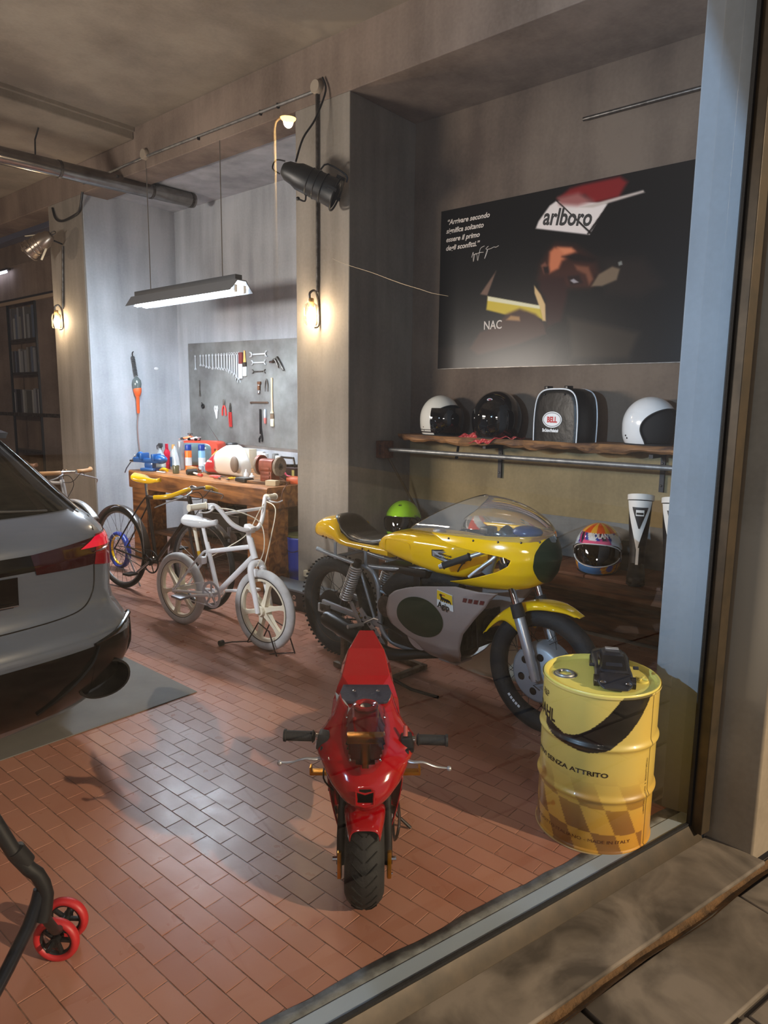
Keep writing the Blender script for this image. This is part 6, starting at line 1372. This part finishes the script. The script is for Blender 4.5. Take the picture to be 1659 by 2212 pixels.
# ---------------------------------------------------------------- tool board
XP = 4.775
tbd = thing('tool_board', 'grey metal board on the back wall hung with hand tools', 'board', (XP, 5.0, 0), 0)
MB().prism([V(0,2.05,2.22), V(0,0,2.19), V(0,0,1.085), V(0,2.03,1.12), V(0,2.05,1.17)], (.012,0,0)).build('sheet', mat('galvanised_sheet', (138,140,138), .5, .2, noise=((104,102,100), 3, .16)), tbd, 0)
MB().ell((-.003,1.99,2.14), (.005,.009,.009), 12, 8).build('bolt_head', M_chr, tbd)
SX = XP-.010
def hang(name, label, cat, y, z, mbs, g=None):
    t = thing(name, label, cat, (SX, y, z), 0, g)
    for nm, mb_, m in mbs: mb_.build(nm, m, t)
    return t
M_tool = mat('tool_chrome', (214,218,222), .3, .45)
def spanner(L, w, ring=True):
    mb = MB().cbox((0,0,-L/2), (.006,w*.75,L*.86), None, .001)
    mb.torus((0,0,-.012), w*.62, .0045, 18, 6, 'x')
    mb.tube([(0,-w*.75,-L-w*.7),(0,-w*.85,-L),(0,-w*.3,-L+w*.7),(0,w*.3,-L+w*.7),(0,w*.85,-L),(0,w*.75,-L-w*.7)], .0050, 6)
    return mb
ys = [6.90,6.80,6.745,6.69,6.635,6.57,6.51,6.46,6.41,6.36,6.31,6.265,6.225,6.185,6.145,6.11]; Ls = [.155,.115,.12,.135,.145,.155,.155,.16,.165,.17,.18,.20,.22,.24,.28,.30]
for k, (y, l) in enumerate(zip(ys, Ls)):
    lbl_ = 'slim long spanner hanging alone at the left of the spanner row' if k == 0 else 'chrome combination spanner in the graded row, getting longer to the right'
    hang('combination_spanner', lbl_, 'spanner', y, 2.085, [('spanner', spanner(l, .013+.0008*k), M_tool)], 'graded spanner row' if k else None)
hang('chisel', 'wide chisel with a dark red wooden handle beside the orange brush', 'chisel', 6.075, 2.08, [('handle', MB().cbox((0,0,-.055),(.02,.06,.12),None,.006), mat('handle_dark_red', (112,44,42), .5)),('blade', MB().cbox((0,0,-.19),(.006,.05,.16),None,.001), M_tool)])
hang('paint_brush', 'flat paint brush with an orange handle and white bristles', 'brush', 6.01, 2.10, [('handle', MB().tube([(0,0,0),(0,0,-.05),(0,0,-.12)],[.010,.013,.020],12,flat=.6), mat('brush_orange', (240,168,84), .4)),('ferrule', MB().cbox((0,0,-.145),(.018,.052,.05),None,.003), M_steel),('bristles', MB().cbox((0,0,-.215),(.016,.058,.10),None,.004), mat('bristle_white', (226,228,226), .8))])
def osp(L, w):
    mb = MB().cbox((0,0,0), (.005,L*.74,w*.55), None, .001)
    for s in (-1, 1): mb.tube([(0,s*(L/2+w*.35),w*.85),(0,s*(L/2-w*.35),w*.75),(0,s*(L/2-w*.8),0),(0,s*(L/2-w*.35),-w*.75),(0,s*(L/2+w*.35),-w*.85)], .0072*w/.026, 8)
    return mb
for k, (z, l, w) in enumerate(((2.055,.26,.030),(1.97,.22,.025),(1.88,.20,.020))):
    hang('open_end_spanner', ('topmost and largest', 'middle', 'lowest and smallest')[k]+' of the three spanners hung crosswise', 'spanner', 5.78, z, [('spanner', osp(l, w), M_tool if k < 2 else M_steel)], 'spanners hung crosswise')
hang('rivet_gun', 'steel riveting pliers hanging at an angle, top right of the board', 'pliers', 5.47, 1.98, [('body', MB().tube([(0,.02,.03),(-.01,-.03,-.02),(-.01,-.09,-.10)],[.018,.014,.010],10,k=3).tube([(0,.09,-.01),(-.01,.04,.01),(0,.0,-.07)],[.016,.012,.008],10,k=3), M_steel),('nose', MB().cyl((0,.06,.0),(0,.13,-.01),.012), M_chr)])
hang('bolt_clamp', 'small rusty clamp with a chrome bolt', 'clamp', 5.775, 1.76, [('jaw', MB().cbox((0,0,0),(.02,.05,.03),None,.005).cbox((0,.005,-.05),(.02,.035,.05),None,.005), M_rust),('bolt', MB().cyl((0,0,-.02),(0,0,-.10),.010).ell((0,.012,-.10),(.014,.018,.014)), M_chr)])
hang('tin_snips', 'grey open calipers hanging beside the long brush', 'calipers', 5.66, 1.80, [('legs', MB().tube([(0,0,0),(0,.02,-.05),(0,.025,-.13)],[.006,.006,.002],8,k=3).tube([(0,0,0),(0,-.02,-.05),(0,-.02,-.13)],[.006,.006,.002],8,k=3), M_steel)])
hang('long_brush', 'long-handled radiator brush with pale wooden handle', 'brush', 5.575, 1.81, [('handle', MB().tube([(0,0,0),(0,0,-.10),(0,0,-.33),(0,0,-.36)],[.012,.010,.011,.022],12,flat=.7), mat('brush_handle', (226,190,150), .45)),('ferrule', MB().cbox((0,0,-.395),(.016,.052,.055),None,.003), mat('ferrule', (140,120,100), .4, .5)),('bristles', MB().cbox((0,-.003,-.455),(.016,.048,.08),None,.004), mat('bristle_cream', (212,202,176), .8))])
hang('flat_file', 'brown flat file hung horizontally', 'file', 5.78, 1.56, [('blade', MB().cbox((0,0,0),(.006,.28,.016),None,.001).cbox((0,.14,-.006),(.006,.02,.02),None,.001), mat('file_brown', (96,76,62), .5, .5))])
hang('pipe_wrench', 'long dark adjustable wrench hanging head down', 'wrench', 5.765, 1.49, [('bar', MB().cbox((0,0,-.13),(.008,.026,.26),None,.002).cbox((0,-.016,-.26),(.008,.02,.12),Euler((-.2,0,0)).to_matrix(),.002), M_dsteel),('head', MB().tube([(0,-.022,-.34),(0,-.024,-.31),(0,0,-.285),(0,.022,-.31),(0,.022,-.35)],.009,8), M_dsteel)])
hang('screwdriver', 'stubby tool with silver barrel and pink end', 'screwdriver', 5.685, 1.49, [('barrel', MB().tube([(0,0,0),(0,0,-.02),(0,0,-.09)],[.010,.017,.016],12), mat('silver_plastic', (190,196,204), .25, .4)),('pink_end', MB().tube([(0,0,-.09),(0,0,-.13),(0,0,-.15)],[.018,.014,.010],12), mat('dusty_pink', (190,110,104), .5))])
hang('shears', 'white-handled shears left of the red pliers', 'shears', 6.525, 1.515, [('loops', MB().tube([(0,.022,0),(0,.034,-.03),(0,.020,-.07),(0,.006,-.03),(0,.022,0)],.0055,8,k=4).tube([(0,-.014,.0),(0,-.002,-.03),(0,-.012,-.07),(0,-.028,-.03),(0,-.014,0)],.0055,8,k=4), M_wht),('sheath', MB().prism([V(-.004,.026,-.06),V(-.004,-.024,-.06),V(-.004,-.012,-.14),V(-.004,.002,-.145)],(.008,0,0)), M_wht)])
Mrp = mat('red_grip', (214,54,48), .4)
hang('red_pliers', 'bright red-handled pliers, jaws up, right of the white shears', 'pliers', 6.385, 1.59, [('jaws', MB().tube([(0,0,.0),(0,0,-.03),(0,0,-.07)],[.008,.014,.012],10,flat=.6), M_steel),('handles', MB().tube([(0,.004,-.07),(0,.026,-.11),(0,.030,-.18)],.009,10,k=3).tube([(0,-.004,-.07),(0,-.026,-.11),(0,-.034,-.18)],.009,10,k=3), Mrp)])
hang('long_nose_pliers', 'dark red long pliers hanging lowest of the red ones', 'pliers', 6.275, 1.55, [('jaws', MB().tube([(0,.0,0),(0,.008,-.05),(0,0,-.10)],[.004,.008,.012],8,flat=.6).tube([(0,-.006,0),(0,-.012,-.05),(0,-.004,-.10)],[.004,.008,.010],8,flat=.6), M_steel),('handles', MB().tube([(0,.012,-.10),(0,.018,-.16),(0,.008,-.26)],.011,10,k=3).tube([(0,-.012,-.10),(0,-.014,-.16),(0,-.018,-.26)],.011,10,k=3), mat('dark_red_grip', (176,36,34), .4))])
hang('black_coil', 'small black spring clip on the left of the board', 'clip', 6.78, 1.53, [('clip', MB().torus((0,0,-.02),.020,.009,20,8,'x').tube([(0,.02,.02),(0,.0,-.01)],.005,6), M_blk)])
hang('bradawl', 'slim dark awl left of the spanner row', 'awl', 6.83, 1.80, [('awl', MB().tube([(0,0,0),(0,0,-.12),(0,0,-.18)],[.006,.006,.012],8), M_steel)])
# ---------------------------------------------------------------- inspection lamp on the bay wall
il = thing('inspection_lamp', 'orange-handled inspection lamp hanging by a coiled grip from the bay wall', 'lamp', (4.21, YL0-.05, 0), 0)
P = []
for k in range(12*10+1):
    t = k/120; P.append(V(-.02+.03*t, .0+.018*math.sin(12*2*PI*t), 2.05-.21*t)+V(.018*math.cos(12*2*PI*t), 0, 0))
MB().tube(P, .0055, 6).build('coiled_grip', mat('grip_dark', (70,72,74), .6), il)
MB().tube([(-.02,0,2.05),(-.03,-.01,2.085),(-.01,0,2.10)], .006, 6, k=3).build('hook', M_dsteel, il)
MB().lathe([(.005,1.83),(.02,1.82),(.045,1.79),(.052,1.75),(.046,1.70),(.035,1.68),(0,1.68)], 26, (.015,0,0)).build('smoked_shade', mat('shade_grey', (112,122,122), .25, .3), il)
MB().lathe([(0,1.74),(.022,1.735),(.045,1.70),(.044,1.66),(.030,1.62),(.019,1.60),(.017,1.44),(.014,1.42),(0,1.42)], 24, (.018,-.004,0)).build('orange_handle', mat('lamp_orange', (228,100,48), .4), il)
MB().tube([(.018,-.004,1.42),(.004,0,1.30),(.006,.0,1.15),(.02,0,.98),(.03,0,.92)], .006, 8, k=4).build('cord', mat('cord_pinkgrey', (146,120,116), .6), il)
MB().cbox((.018,-.022,1.605), (.020,.004,.006)).build('white_mark', M_wht, il)
wsw = MB().ell((4.50, YL0-.016, 1.93), (.030,.008,.018), 16, 10).build('white_oval', M_wht); tag(wsw, 'small white oval on the bay side wall', 'button')  # flat white oval set on the wall
# ---------------------------------------------------------------- hanging fluorescent lamp
fl_ = thing('hanging_tube_lamp', 'hanging twin-tube fluorescent lamp glowing cold white over the workbench', 'lamp', (3.71, 5.50, 0), 0)
M_emt = mat('tube_glow', (255,255,255), .5, emit=(232,242,255), es=22.)
R = [[V(-.115,y,2.45), V(-.105,y,2.465), V(-.05,y,2.545), V(.05,y,2.545), V(.105,y,2.465), V(.115,y,2.45), V(.04,y,2.535), V(-.04,y,2.535)] for y in (-.80,.82)]
MB().rings(R).build('reflector', mat('reflector_grey', (120,124,130), .4, .3), fl_, 30)
MB().cbox((0,.01,2.565), (.07,1.55,.05), None, .005).build('ballast_housing', mat('housing_dark', (58,62,68), .5), fl_)
for x in (-.045, .045):
    MB().cyl((x,-.74,2.462), (x,.72,2.462), .022, n=16).build('glowing_tube', M_emt, fl_)
    for y in (-.77, .75): MB().cbox((x,y,2.475), (.03,.03,.06), None, .004).build('lamp_holder', M_wht, fl_)
for y, zt in ((.55, 3.76), (-.55, 3.66)): MB().tube([(0,y,2.59),(0,y,zt)], .004, 6).build('suspension_cable', mat('cable_grey', (90,84,78), .6), fl_)
TCOL = (0.74, 0.87, 1.0)
area('bench_tube_light', (3.71, 5.49, 2.455), (3.71, 5.49, 0), 52, TCOL, .14, 1.45)
area('bench_tube_light', (3.71, 6.30, 2.46), (3.75, 7.6, 1.5), 6, TCOL, .18, .12)
area('bench_tube_light', (3.77, 5.49, 2.46), (4.8, 5.49, 1.6), 24, TCOL, 1.4, .05)
area('bench_tube_light_side', (3.65, 5.49, 2.46), (2.2, 5.49, 1.0), 26, TCOL, 1.4, .06)
# ---------------------------------------------------------------- bare bulbs on the piers
def bulb(label, y, z, power, x=XB):
    b = thing('wall_bulb', label, 'lamp', (x, y, z), 0, 'bare bulbs on the piers')
    MB().lathe([(0,.115),(.020,.115),(.022,.10),(.022,.055),(.018,.05),(0,.05)], 20, (-.062,0,0)).build('socket', mat('brass_socket', (150,120,80), .35, .7), b)
    MB().lathe([(0,-.052),(.014,-.050),(.027,-.038),(.032,-.015),(.029,.008),(.018,.032),(.014,.05),(0,.05)], 24, (-.062,0,0)).build('glass_bulb', mat('bulb_glow', (255,240,220), .5, emit=(255,226,180), es=80.), b)
    MB().lathe([(.050,-.075),(.054,-.06),(.054,.03),(.045,.07),(.024,.085)], 24, (-.062,0,0), cap=False).build('glass_guard', glassmat('guard_glass', (.97,.97,.96), .8), b)
    MB().tube([(-.004,-.028,.12),(-.004,-.030,.02),(-.006,-.040,-.045),(-.022,-.028,-.07),(-.05,-.01,-.075),(-.06,0,-.06)] if False else [(-.075,0,.115),(-.073,.0,.15),(-.04,-.012,.17),(-.012,-.020,.12),(-.010,-.028,.02),(-.010,-.030,-.05),(-.02,-.025,-.085),(-.045,-.015,-.09)], .009, 10, k=5).build('bent_conduit', M_steel, b)
    point('pier_bulb_light', (x-.066, y, z-.012), power, (1.0, .78, .56), .034)
    return b
bulb('glowing bulb on the pier between workbench and niche', 3.82, 2.20, 54)
bulb('glowing bulb on the pier left of the workbench bay', 7.86, 2.42, 54)
cd = MB()
def run(name, label, pts, r, m, k=1, cat='conduit'):
    return tag(MB().tube(pts, r, 10, k=k).build(name, m), label, cat)
run('vertical_conduit', 'vertical steel conduit on the pier, from the junction box down to the bulb', [(XB-.016,3.80,3.72),(XB-.016,3.80,2.36)], .011, M_steel)
run('vertical_conduit', 'vertical conduit on the left pier, down to its bulb', [(XB-.016,7.72,3.20),(XB-.016,7.80,2.55)], .011, M_steel)
run('beam_conduit', 'thin steel conduit running along the concrete beam', [(XB-.016,3.83,3.735),(XB-.016,6.0,3.755),(XB-.016,7.2,3.74)], .011, M_gal)
for y in (4.22, 4.42, 5.22): tag(MB().cbox((XB-.012,y,3.738), (.024,.014,.036), None, .003).build('conduit_clip', M_dsteel), {4.22:'conduit clip nearest the right junction box',4.42:'second conduit clip from the right junction box',5.22:'conduit clip in the middle of the beam'}[y], 'clip', 'clips along the beam conduit')
for y, z, s in ((3.80,3.755,'right'),(6.04,3.775,'left')):
    j = MB().lathe([(0,0),(.048,0),(.046,.035),(.042,.04),(0,.04)], 26, (XB-.002,y,z), Matrix.Rotation(-PI/2,3,'Y')).build('junction_box', mat('box_putty', (150,138,122), .6)); tag(j, 'round putty-coloured junction box at the %s end of the beam conduit' % s, 'junction box', 'junction boxes on the beam')
run('loose_cable', 'dark flex curling from the right junction box to the black spotlight', [(XB-.02,3.74,3.80),(XB-.03,3.70,3.70),(3.60,3.72,3.50),(3.52,3.76,3.36),(3.47,3.78,3.20)], .007, M_blk, 5, 'cable')
run('loose_cable', 'dark flex sagging from the left pier across to the bay wall', [(XB-.01,7.92,3.62),(XB-.02,7.84,3.50),(XB-.02,7.70,3.45),(XB-.02,7.45,3.46),(XB-.02,7.30,3.50),(XB-.02,7.22,3.66)], .012, M_blk, 5, 'cable')
run('ceiling_cable', 'thin cable dropping from the ceiling at the far left', [(3.0,6.6,3.93),(3.0,6.68,3.85),(3.0,6.70,3.66)], .007, M_dsteel, 1, 'cable')
# duct
du = thing('steel_duct', 'long bare steel duct crossing under the ceiling into the workbench bay', 'duct', (0, 6.5, 3.60), 0)
MB().cyl((-2.5,0,-.16), (4.52,0,.035), .072, n=28).build('pipe', mat('duct_steel', (150,146,142), .22, 1., noise=((104,96,90), 5, .2)), du)
for t in (.2,.38,.52,.66,.80,.93,.995):
    p = V(-2.5+7.02*t,0,-.16+.195*t); MB().cyl(p-V(.012,0,0), p+V(.012,0,0), .077, n=28).build('joint_band', M_steel, du)
for x in (.5, 2.4): MB().cyl((x,0,.0), (x,0,.36), .004, n=6).build('hanger_rod', M_dsteel, du)
# spotlights
def spotlamp(label, loc, aim, m, L=.34, r=.085):
    z = (Vector(aim)-Vector(loc)).normalized(); q = z.to_track_quat('Z', 'Y')
    s = thing('spotlight', label, 'spotlight', loc, 0); s.rotation_mode = 'QUATERNION'; s.rotation_quaternion = q
    MB().lathe([(0,-L*.62),(r*.45,-L*.61),(r*.72,-L*.52),(r*.80,-L*.40),(r*.98,-L*.30),(r*1.0,-.12*L),(r*1.04,.0),(r*1.04,.20*L),(r*1.10,.36*L),(r*1.12,.38*L),(r*1.06,.38*L),(r*.9,.1*L),(0,.05*L)], 36).build('can', m, s)
    for k in range(3): MB().torus((0,0,-L*(.10-.13*k)), r*1.01+.003*k, .004, 36, 6, 'z').build('rib', m, s)
    MB().torus((0,0,.40*L), r*1.22, .007, 36, 6, 'z').cbox((0,r*1.22,.36*L),(.02,.02,.06)).cbox((r*1.22,0,.36*L),(.02,.02,.06)).cbox((-r*1.22,0,.36*L),(.02,.02,.06)).build('filter_frame', m, s)
    return s
sp = spotlamp('black theatre spotlight clamped to the conduit above the bulb', (3.52, 3.64, 3.04), (3.92, 3.12, 2.74), mat('spot_black', (16,17,18), .45, noise=((26,28,30), 12, .2)), .40, .090)
MB().tube([(.10,.0,.02),(.12,-.05,.10),(.105,-.09,.13)] if False else [(-.02,.095,.0),(-.02,.15,.03),(-.01,.14,.17),(0,.10,.19)], .006, 8, k=3).build('yoke', M_blk, sp)
MB().tube([(0,-.04,-.25),(0,-.03,-.31),(0,.03,-.31),(0,.05,-.25)], .005, 8, k=4).build('rear_handle', M_blk, sp)
MB().tube([(0,-.09,-.03),(0,-.13,-.02),(0,-.135,-.06)], .006, 8, k=3).ell((0,-.135,-.07), (.014,.014,.014), 12, 8).build('locking_knob', M_blk, sp)
run('spotlight_bracket', 'short steel arm holding the black spotlight to the pier', [(XB-.01,3.80,3.10),(3.60,3.74,3.10),(3.54,3.70,3.07)], .009, M_dsteel, 3, 'bracket')
s2 = spotlamp('silver theatre spotlight on the left pier, tilted down', (3.42, 7.70, 3.16), (2.95, 8.35, 2.62), mat('spot_silver', (150,134,118), .3, .8), .30, .085)
MB().cbox((0,-.10,-.02), (.03,.008,.18), Euler((.5,0,0)).to_matrix(), .003).cbox((0,.10,-.02), (.03,.008,.18), Euler((-.5,0,0)).to_matrix(), .003).build('yoke', M_cream, s2)
MB().torus((0,0,-.21), .028, .005, 20, 6, 'y').build('rear_handle', M_steel, s2)
run('spotlight_bracket', 'short arm holding the silver spotlight to the left pier', [(XB-.01,7.74,3.22),(3.56,7.72,3.24),(3.48,7.70,3.20)], .009, M_dsteel, 3, 'bracket')
sg = thing('wall_sign', 'small dark framed sign above the glazed cabinet', 'sign', (4.535, 10.35, 3.30), 0)
MB().tube([(0,.14,.09),(0,-.14,.09),(0,-.14,-.09),(0,.14,-.09)], .012, 6, closed=True).build('frame', M_blk, sg)
MB().box(.0,.008,-.14,.14,-.09,.09).build('panel', mat('sign_panel', (96,76,70), .6), sg)
tl2 = thing('slim_tube_lamp', 'slim glowing tube lamp at the left edge above the cabinet', 'lamp', (4.35, 11.4, 3.35), 0)
MB().cyl((0,-.55,.02), (0,1.2,.02), .018, n=12).build('tube', mat('slim_tube_glow', (255,255,255), .5, emit=(220,226,255), es=4.), tl2)
MB().cbox((.02,.3,.055), (.05,1.8,.03)).build('housing', M_steel, tl2)
# ---------------------------------------------------------------- glazed cabinet with binders
cb = thing('glazed_cabinet', 'dark glazed metal cabinet full of binders, far left', 'cabinet', (4.0, 8.20, 0), 0)
M_cab = mat('cabinet_dark', (40,42,46), .4, .4); XC = .40
MB().box(XC+.30,XC+.33,0,3.6,.05,2.95).box(XC-.05,XC+.33,-.02,0,.05,2.95).box(XC-.05,XC+.33,3.6,3.62,.05,2.95).box(XC-.05,XC+.33,-.02,3.62,2.95,2.98).box(XC-.05,XC+.33,-.02,3.62,0,.06).build('carcass', M_cab, cb)
for z in (2.42, 1.95, 1.36, .82): MB().box(XC-.02,XC+.31,0,3.6,z-.035,z).build('shelf', M_steel if z != 1.95 else M_cab, cb)
MB().box(XC-.07,XC-.04,-.02,3.62,2.90,2.945).build('top_rail', mat('cabinet_rail', (140,124,106), .5), cb)
MB().box(XC-.06,XC-.04,-.02,3.62,1.32,1.372).build('middle_rail', M_steel, cb)
for y in (.0, .9, 1.8, 2.7, 3.58): MB().box(XC-.06,XC-.03,y,y+.02,.05,2.95).build('upright', M_cab, cb)
for k in range(4): MB().add([V(XC-.045,.02+.9*k,.06), V(XC-.045,.9+.9*k,.06), V(XC-.045,.9+.9*k,2.9), V(XC-.045,.02+.9*k,2.9)], [(0,1,2,3)]).build('glass_pane', MG, cb, 0)
rr = random.Random(9); bm_ = [mat('binder%d' % i, c, .6) for i, c in enumerate(((150,160,176),(176,184,196),(120,128,142),(84,90,110),(96,116,150),(140,146,150)))]
gm = [mat('binder_green%d' % i, c, .6) for i, c in enumerate(((96,160,96),(120,180,120)))]
for z0, z1, g in ((2.42,2.90,'binders on the top cabinet shelf'),(1.95,2.38,'binders on the second cabinet shelf'),(1.36,1.91,'binders on the third cabinet shelf')):
    y = 1.15; grp = g
    while y < 3.5:
        w = rr.uniform(.055, .085)
        if rr.random() < .72:
            h_ = rr.uniform(.30, .36) if z0 != 2.42 or rr.random() < .5 else .45
            m = rr.choice(gm) if (z0 == 2.42 and 1.45 < y < 2.0) else rr.choice(bm_)
            lb_ = {2.42:'tall office binder upright on the top shelf of the glazed cabinet',1.95:'office binder upright on the second shelf of the glazed cabinet',1.36:'office binder upright on the third shelf of the glazed cabinet'}[z0]
            tag(MB().box(4.0+XC+.02, 4.0+XC+.28, 8.2+y+.003, 8.2+y+w-.003, z0+.001, z0+h_).build('binder', m, bevel=.004), lb_, 'binder', grp)
        y += w+(rr.uniform(.04, .10) if rr.random() < .2 else 0)
# ---------------------------------------------------------------- black trolley arm with red wheels at the lower left
tr_ = thing('trolley', 'black tubular trolley foot with two red-tyred wheels at the lower left edge', 'trolley', (0, 0, 0), 0)
a_, b_, c_ = V(.663,1.655,.335), V(.50,1.73,.74), V(.44,1.60,.055)
MB().tube([V(.42,1.76,.92), b_, V(.600,1.672,.455), V(.640,1.655,.39), V(.655,1.645,.33), V(.640,1.640,.27)], .0175, 14, k=2).build('upper_tube', M_bplast, tr_)
MB().tube([V(.645,1.655,.345), V(.610,1.648,.27), V(.49,1.640,.11), V(.40,1.63,-.0+.02)], .0165, 14, k=2).build('lower_tube', mat('satin_black_tube', (30,34,42), .28, .4, coat=.3), tr_)
MB().cyl((.622,1.668,.425), (.600,1.672,.47), .0215, n=16).build('collar', M_bplast, tr_)
fwdr = V(.80,.60,0).normalized(); M_rt = mat('red_polyurethane', (176,36,40), .45)
for (cx, cy) in ((.735,1.800),(.790,1.860)):
    M = Matrix.Translation((cx, cy, .066)) @ Matrix.Rotation(math.radians(-52), 4, 'Z')
    wm = MB().torus((0,0,0), .054, .011, 40, 12, 'y', 1.3).xf(M).build('red_wheel', M_rt, tr_)
    MB().torus((0,0,0), .043, .004, 32, 8, 'y', 2.).cyl((0,-.016,0),(0,.016,0),.014,n=16).xf(M).build('hub_ring', M_bplast, wm)
    for k in range(5):
        a = 2*PI*k/5; MB().cbox((.028*math.cos(a),0,.028*math.sin(a)), (.036,.012,.009), Euler((0,-a,0)).to_matrix(), .002).xf(M).build('wheel_spoke', M_bplast, wm)
MB().cyl((.700,1.775,.066), (.825,1.885,.066), .007, n=10).tube([V(.645,1.65,.28), V(.70,1.72,.16), V(.762,1.830,.070)], .012, 10, k=2).build('wheel_fork', M_bplast, tr_)
# ---------------------------------------------------------------- street lamp outside (seen mirrored in the pane)
sl = thing('street_lamp', 'tall sodium street lamp on a pole outside, mirrored in the window', 'street lamp', (4.55, -18.2, -.09), 0)
MB().cyl((0,0,0), (0,0,9.2), .10, .06, 16).build('pole', mat('lamp_pole', (150,130,90), .5, .5), sl)
MB().tube([(0,0,9.1),(.05,.02,9.45),(.30,.12,9.62)], .045, 10, k=4).build('arm', mat('lamp_pole', (150,130,90), .5, .5), sl)
MB().ell((.38,.15,9.60), (.26,.16,.09), 24, 12).build('housing', M_dsteel, sl)
MB().ell((.38,.15,9.55), (.22,.14,.13), 24, 12).build('glowing_lens', mat('sodium_glow', (255,220,150), .5, emit=(255,200,100), es=60.), sl)
point('street_lamp_light', (4.93, -18.05, 9.32), 17000, (1.0, .80, .56), .12)

# floodlight body left of the frame, plus an added unseen plate that cuts its light
fd = thing('floodlight', 'cool work floodlight beside the glass, left of the view, with an added plate blocking its upper light', 'lamp', (FS.x, FS.y, FS.z), 0)
P1, P2 = V(2.645,.69,2.48)-FS, V(2.645,.845,2.86)-FS
nn = P1.cross(P2).normalized(); aa = V(3.6,-.8,-.3).normalized(); ee = nn.cross(aa).normalized(); uu = (nn-aa*nn.dot(aa)).normalized()
if uu.dot(V(0,0,1)) < 0: uu = -uu
c = (aa-nn*aa.dot(nn)).normalized()*1.0; uu = nn if nn.z > 0 else -nn; ee = nn.cross(c).normalized()
MB().prism([c+ee*.35, c-ee*.35, c-ee*.35+uu*.75, c+ee*.35+uu*.75], aa*.004).build('shadow_plate', M_blk, fd, 0)  # added unseen plate, casts the diagonal cut-off on the reveal wall
MB().cyl(-aa*.16, -aa*.06, .10, .13, 28).build('housing', M_blk, fd)
MB().cyl(V(0,0,-.10)-aa*.10, V(0,0,-FS.z)-aa*.10, .016, n=12).build('stand_pole', M_blk, fd)
MB().tube([c+ee*.34+uu*.2, -aa*.10+ee*.10],.006,6).build('shadow_plate_arm', M_blk, fd)
for k in range(3): MB().tube([V(0,0,.45-FS.z)-aa*.10, V(.35*math.cos(k*2.09),.35*math.sin(k*2.09),.012-FS.z)-aa*.10],.010,8).build('stand_leg', M_blk, fd)
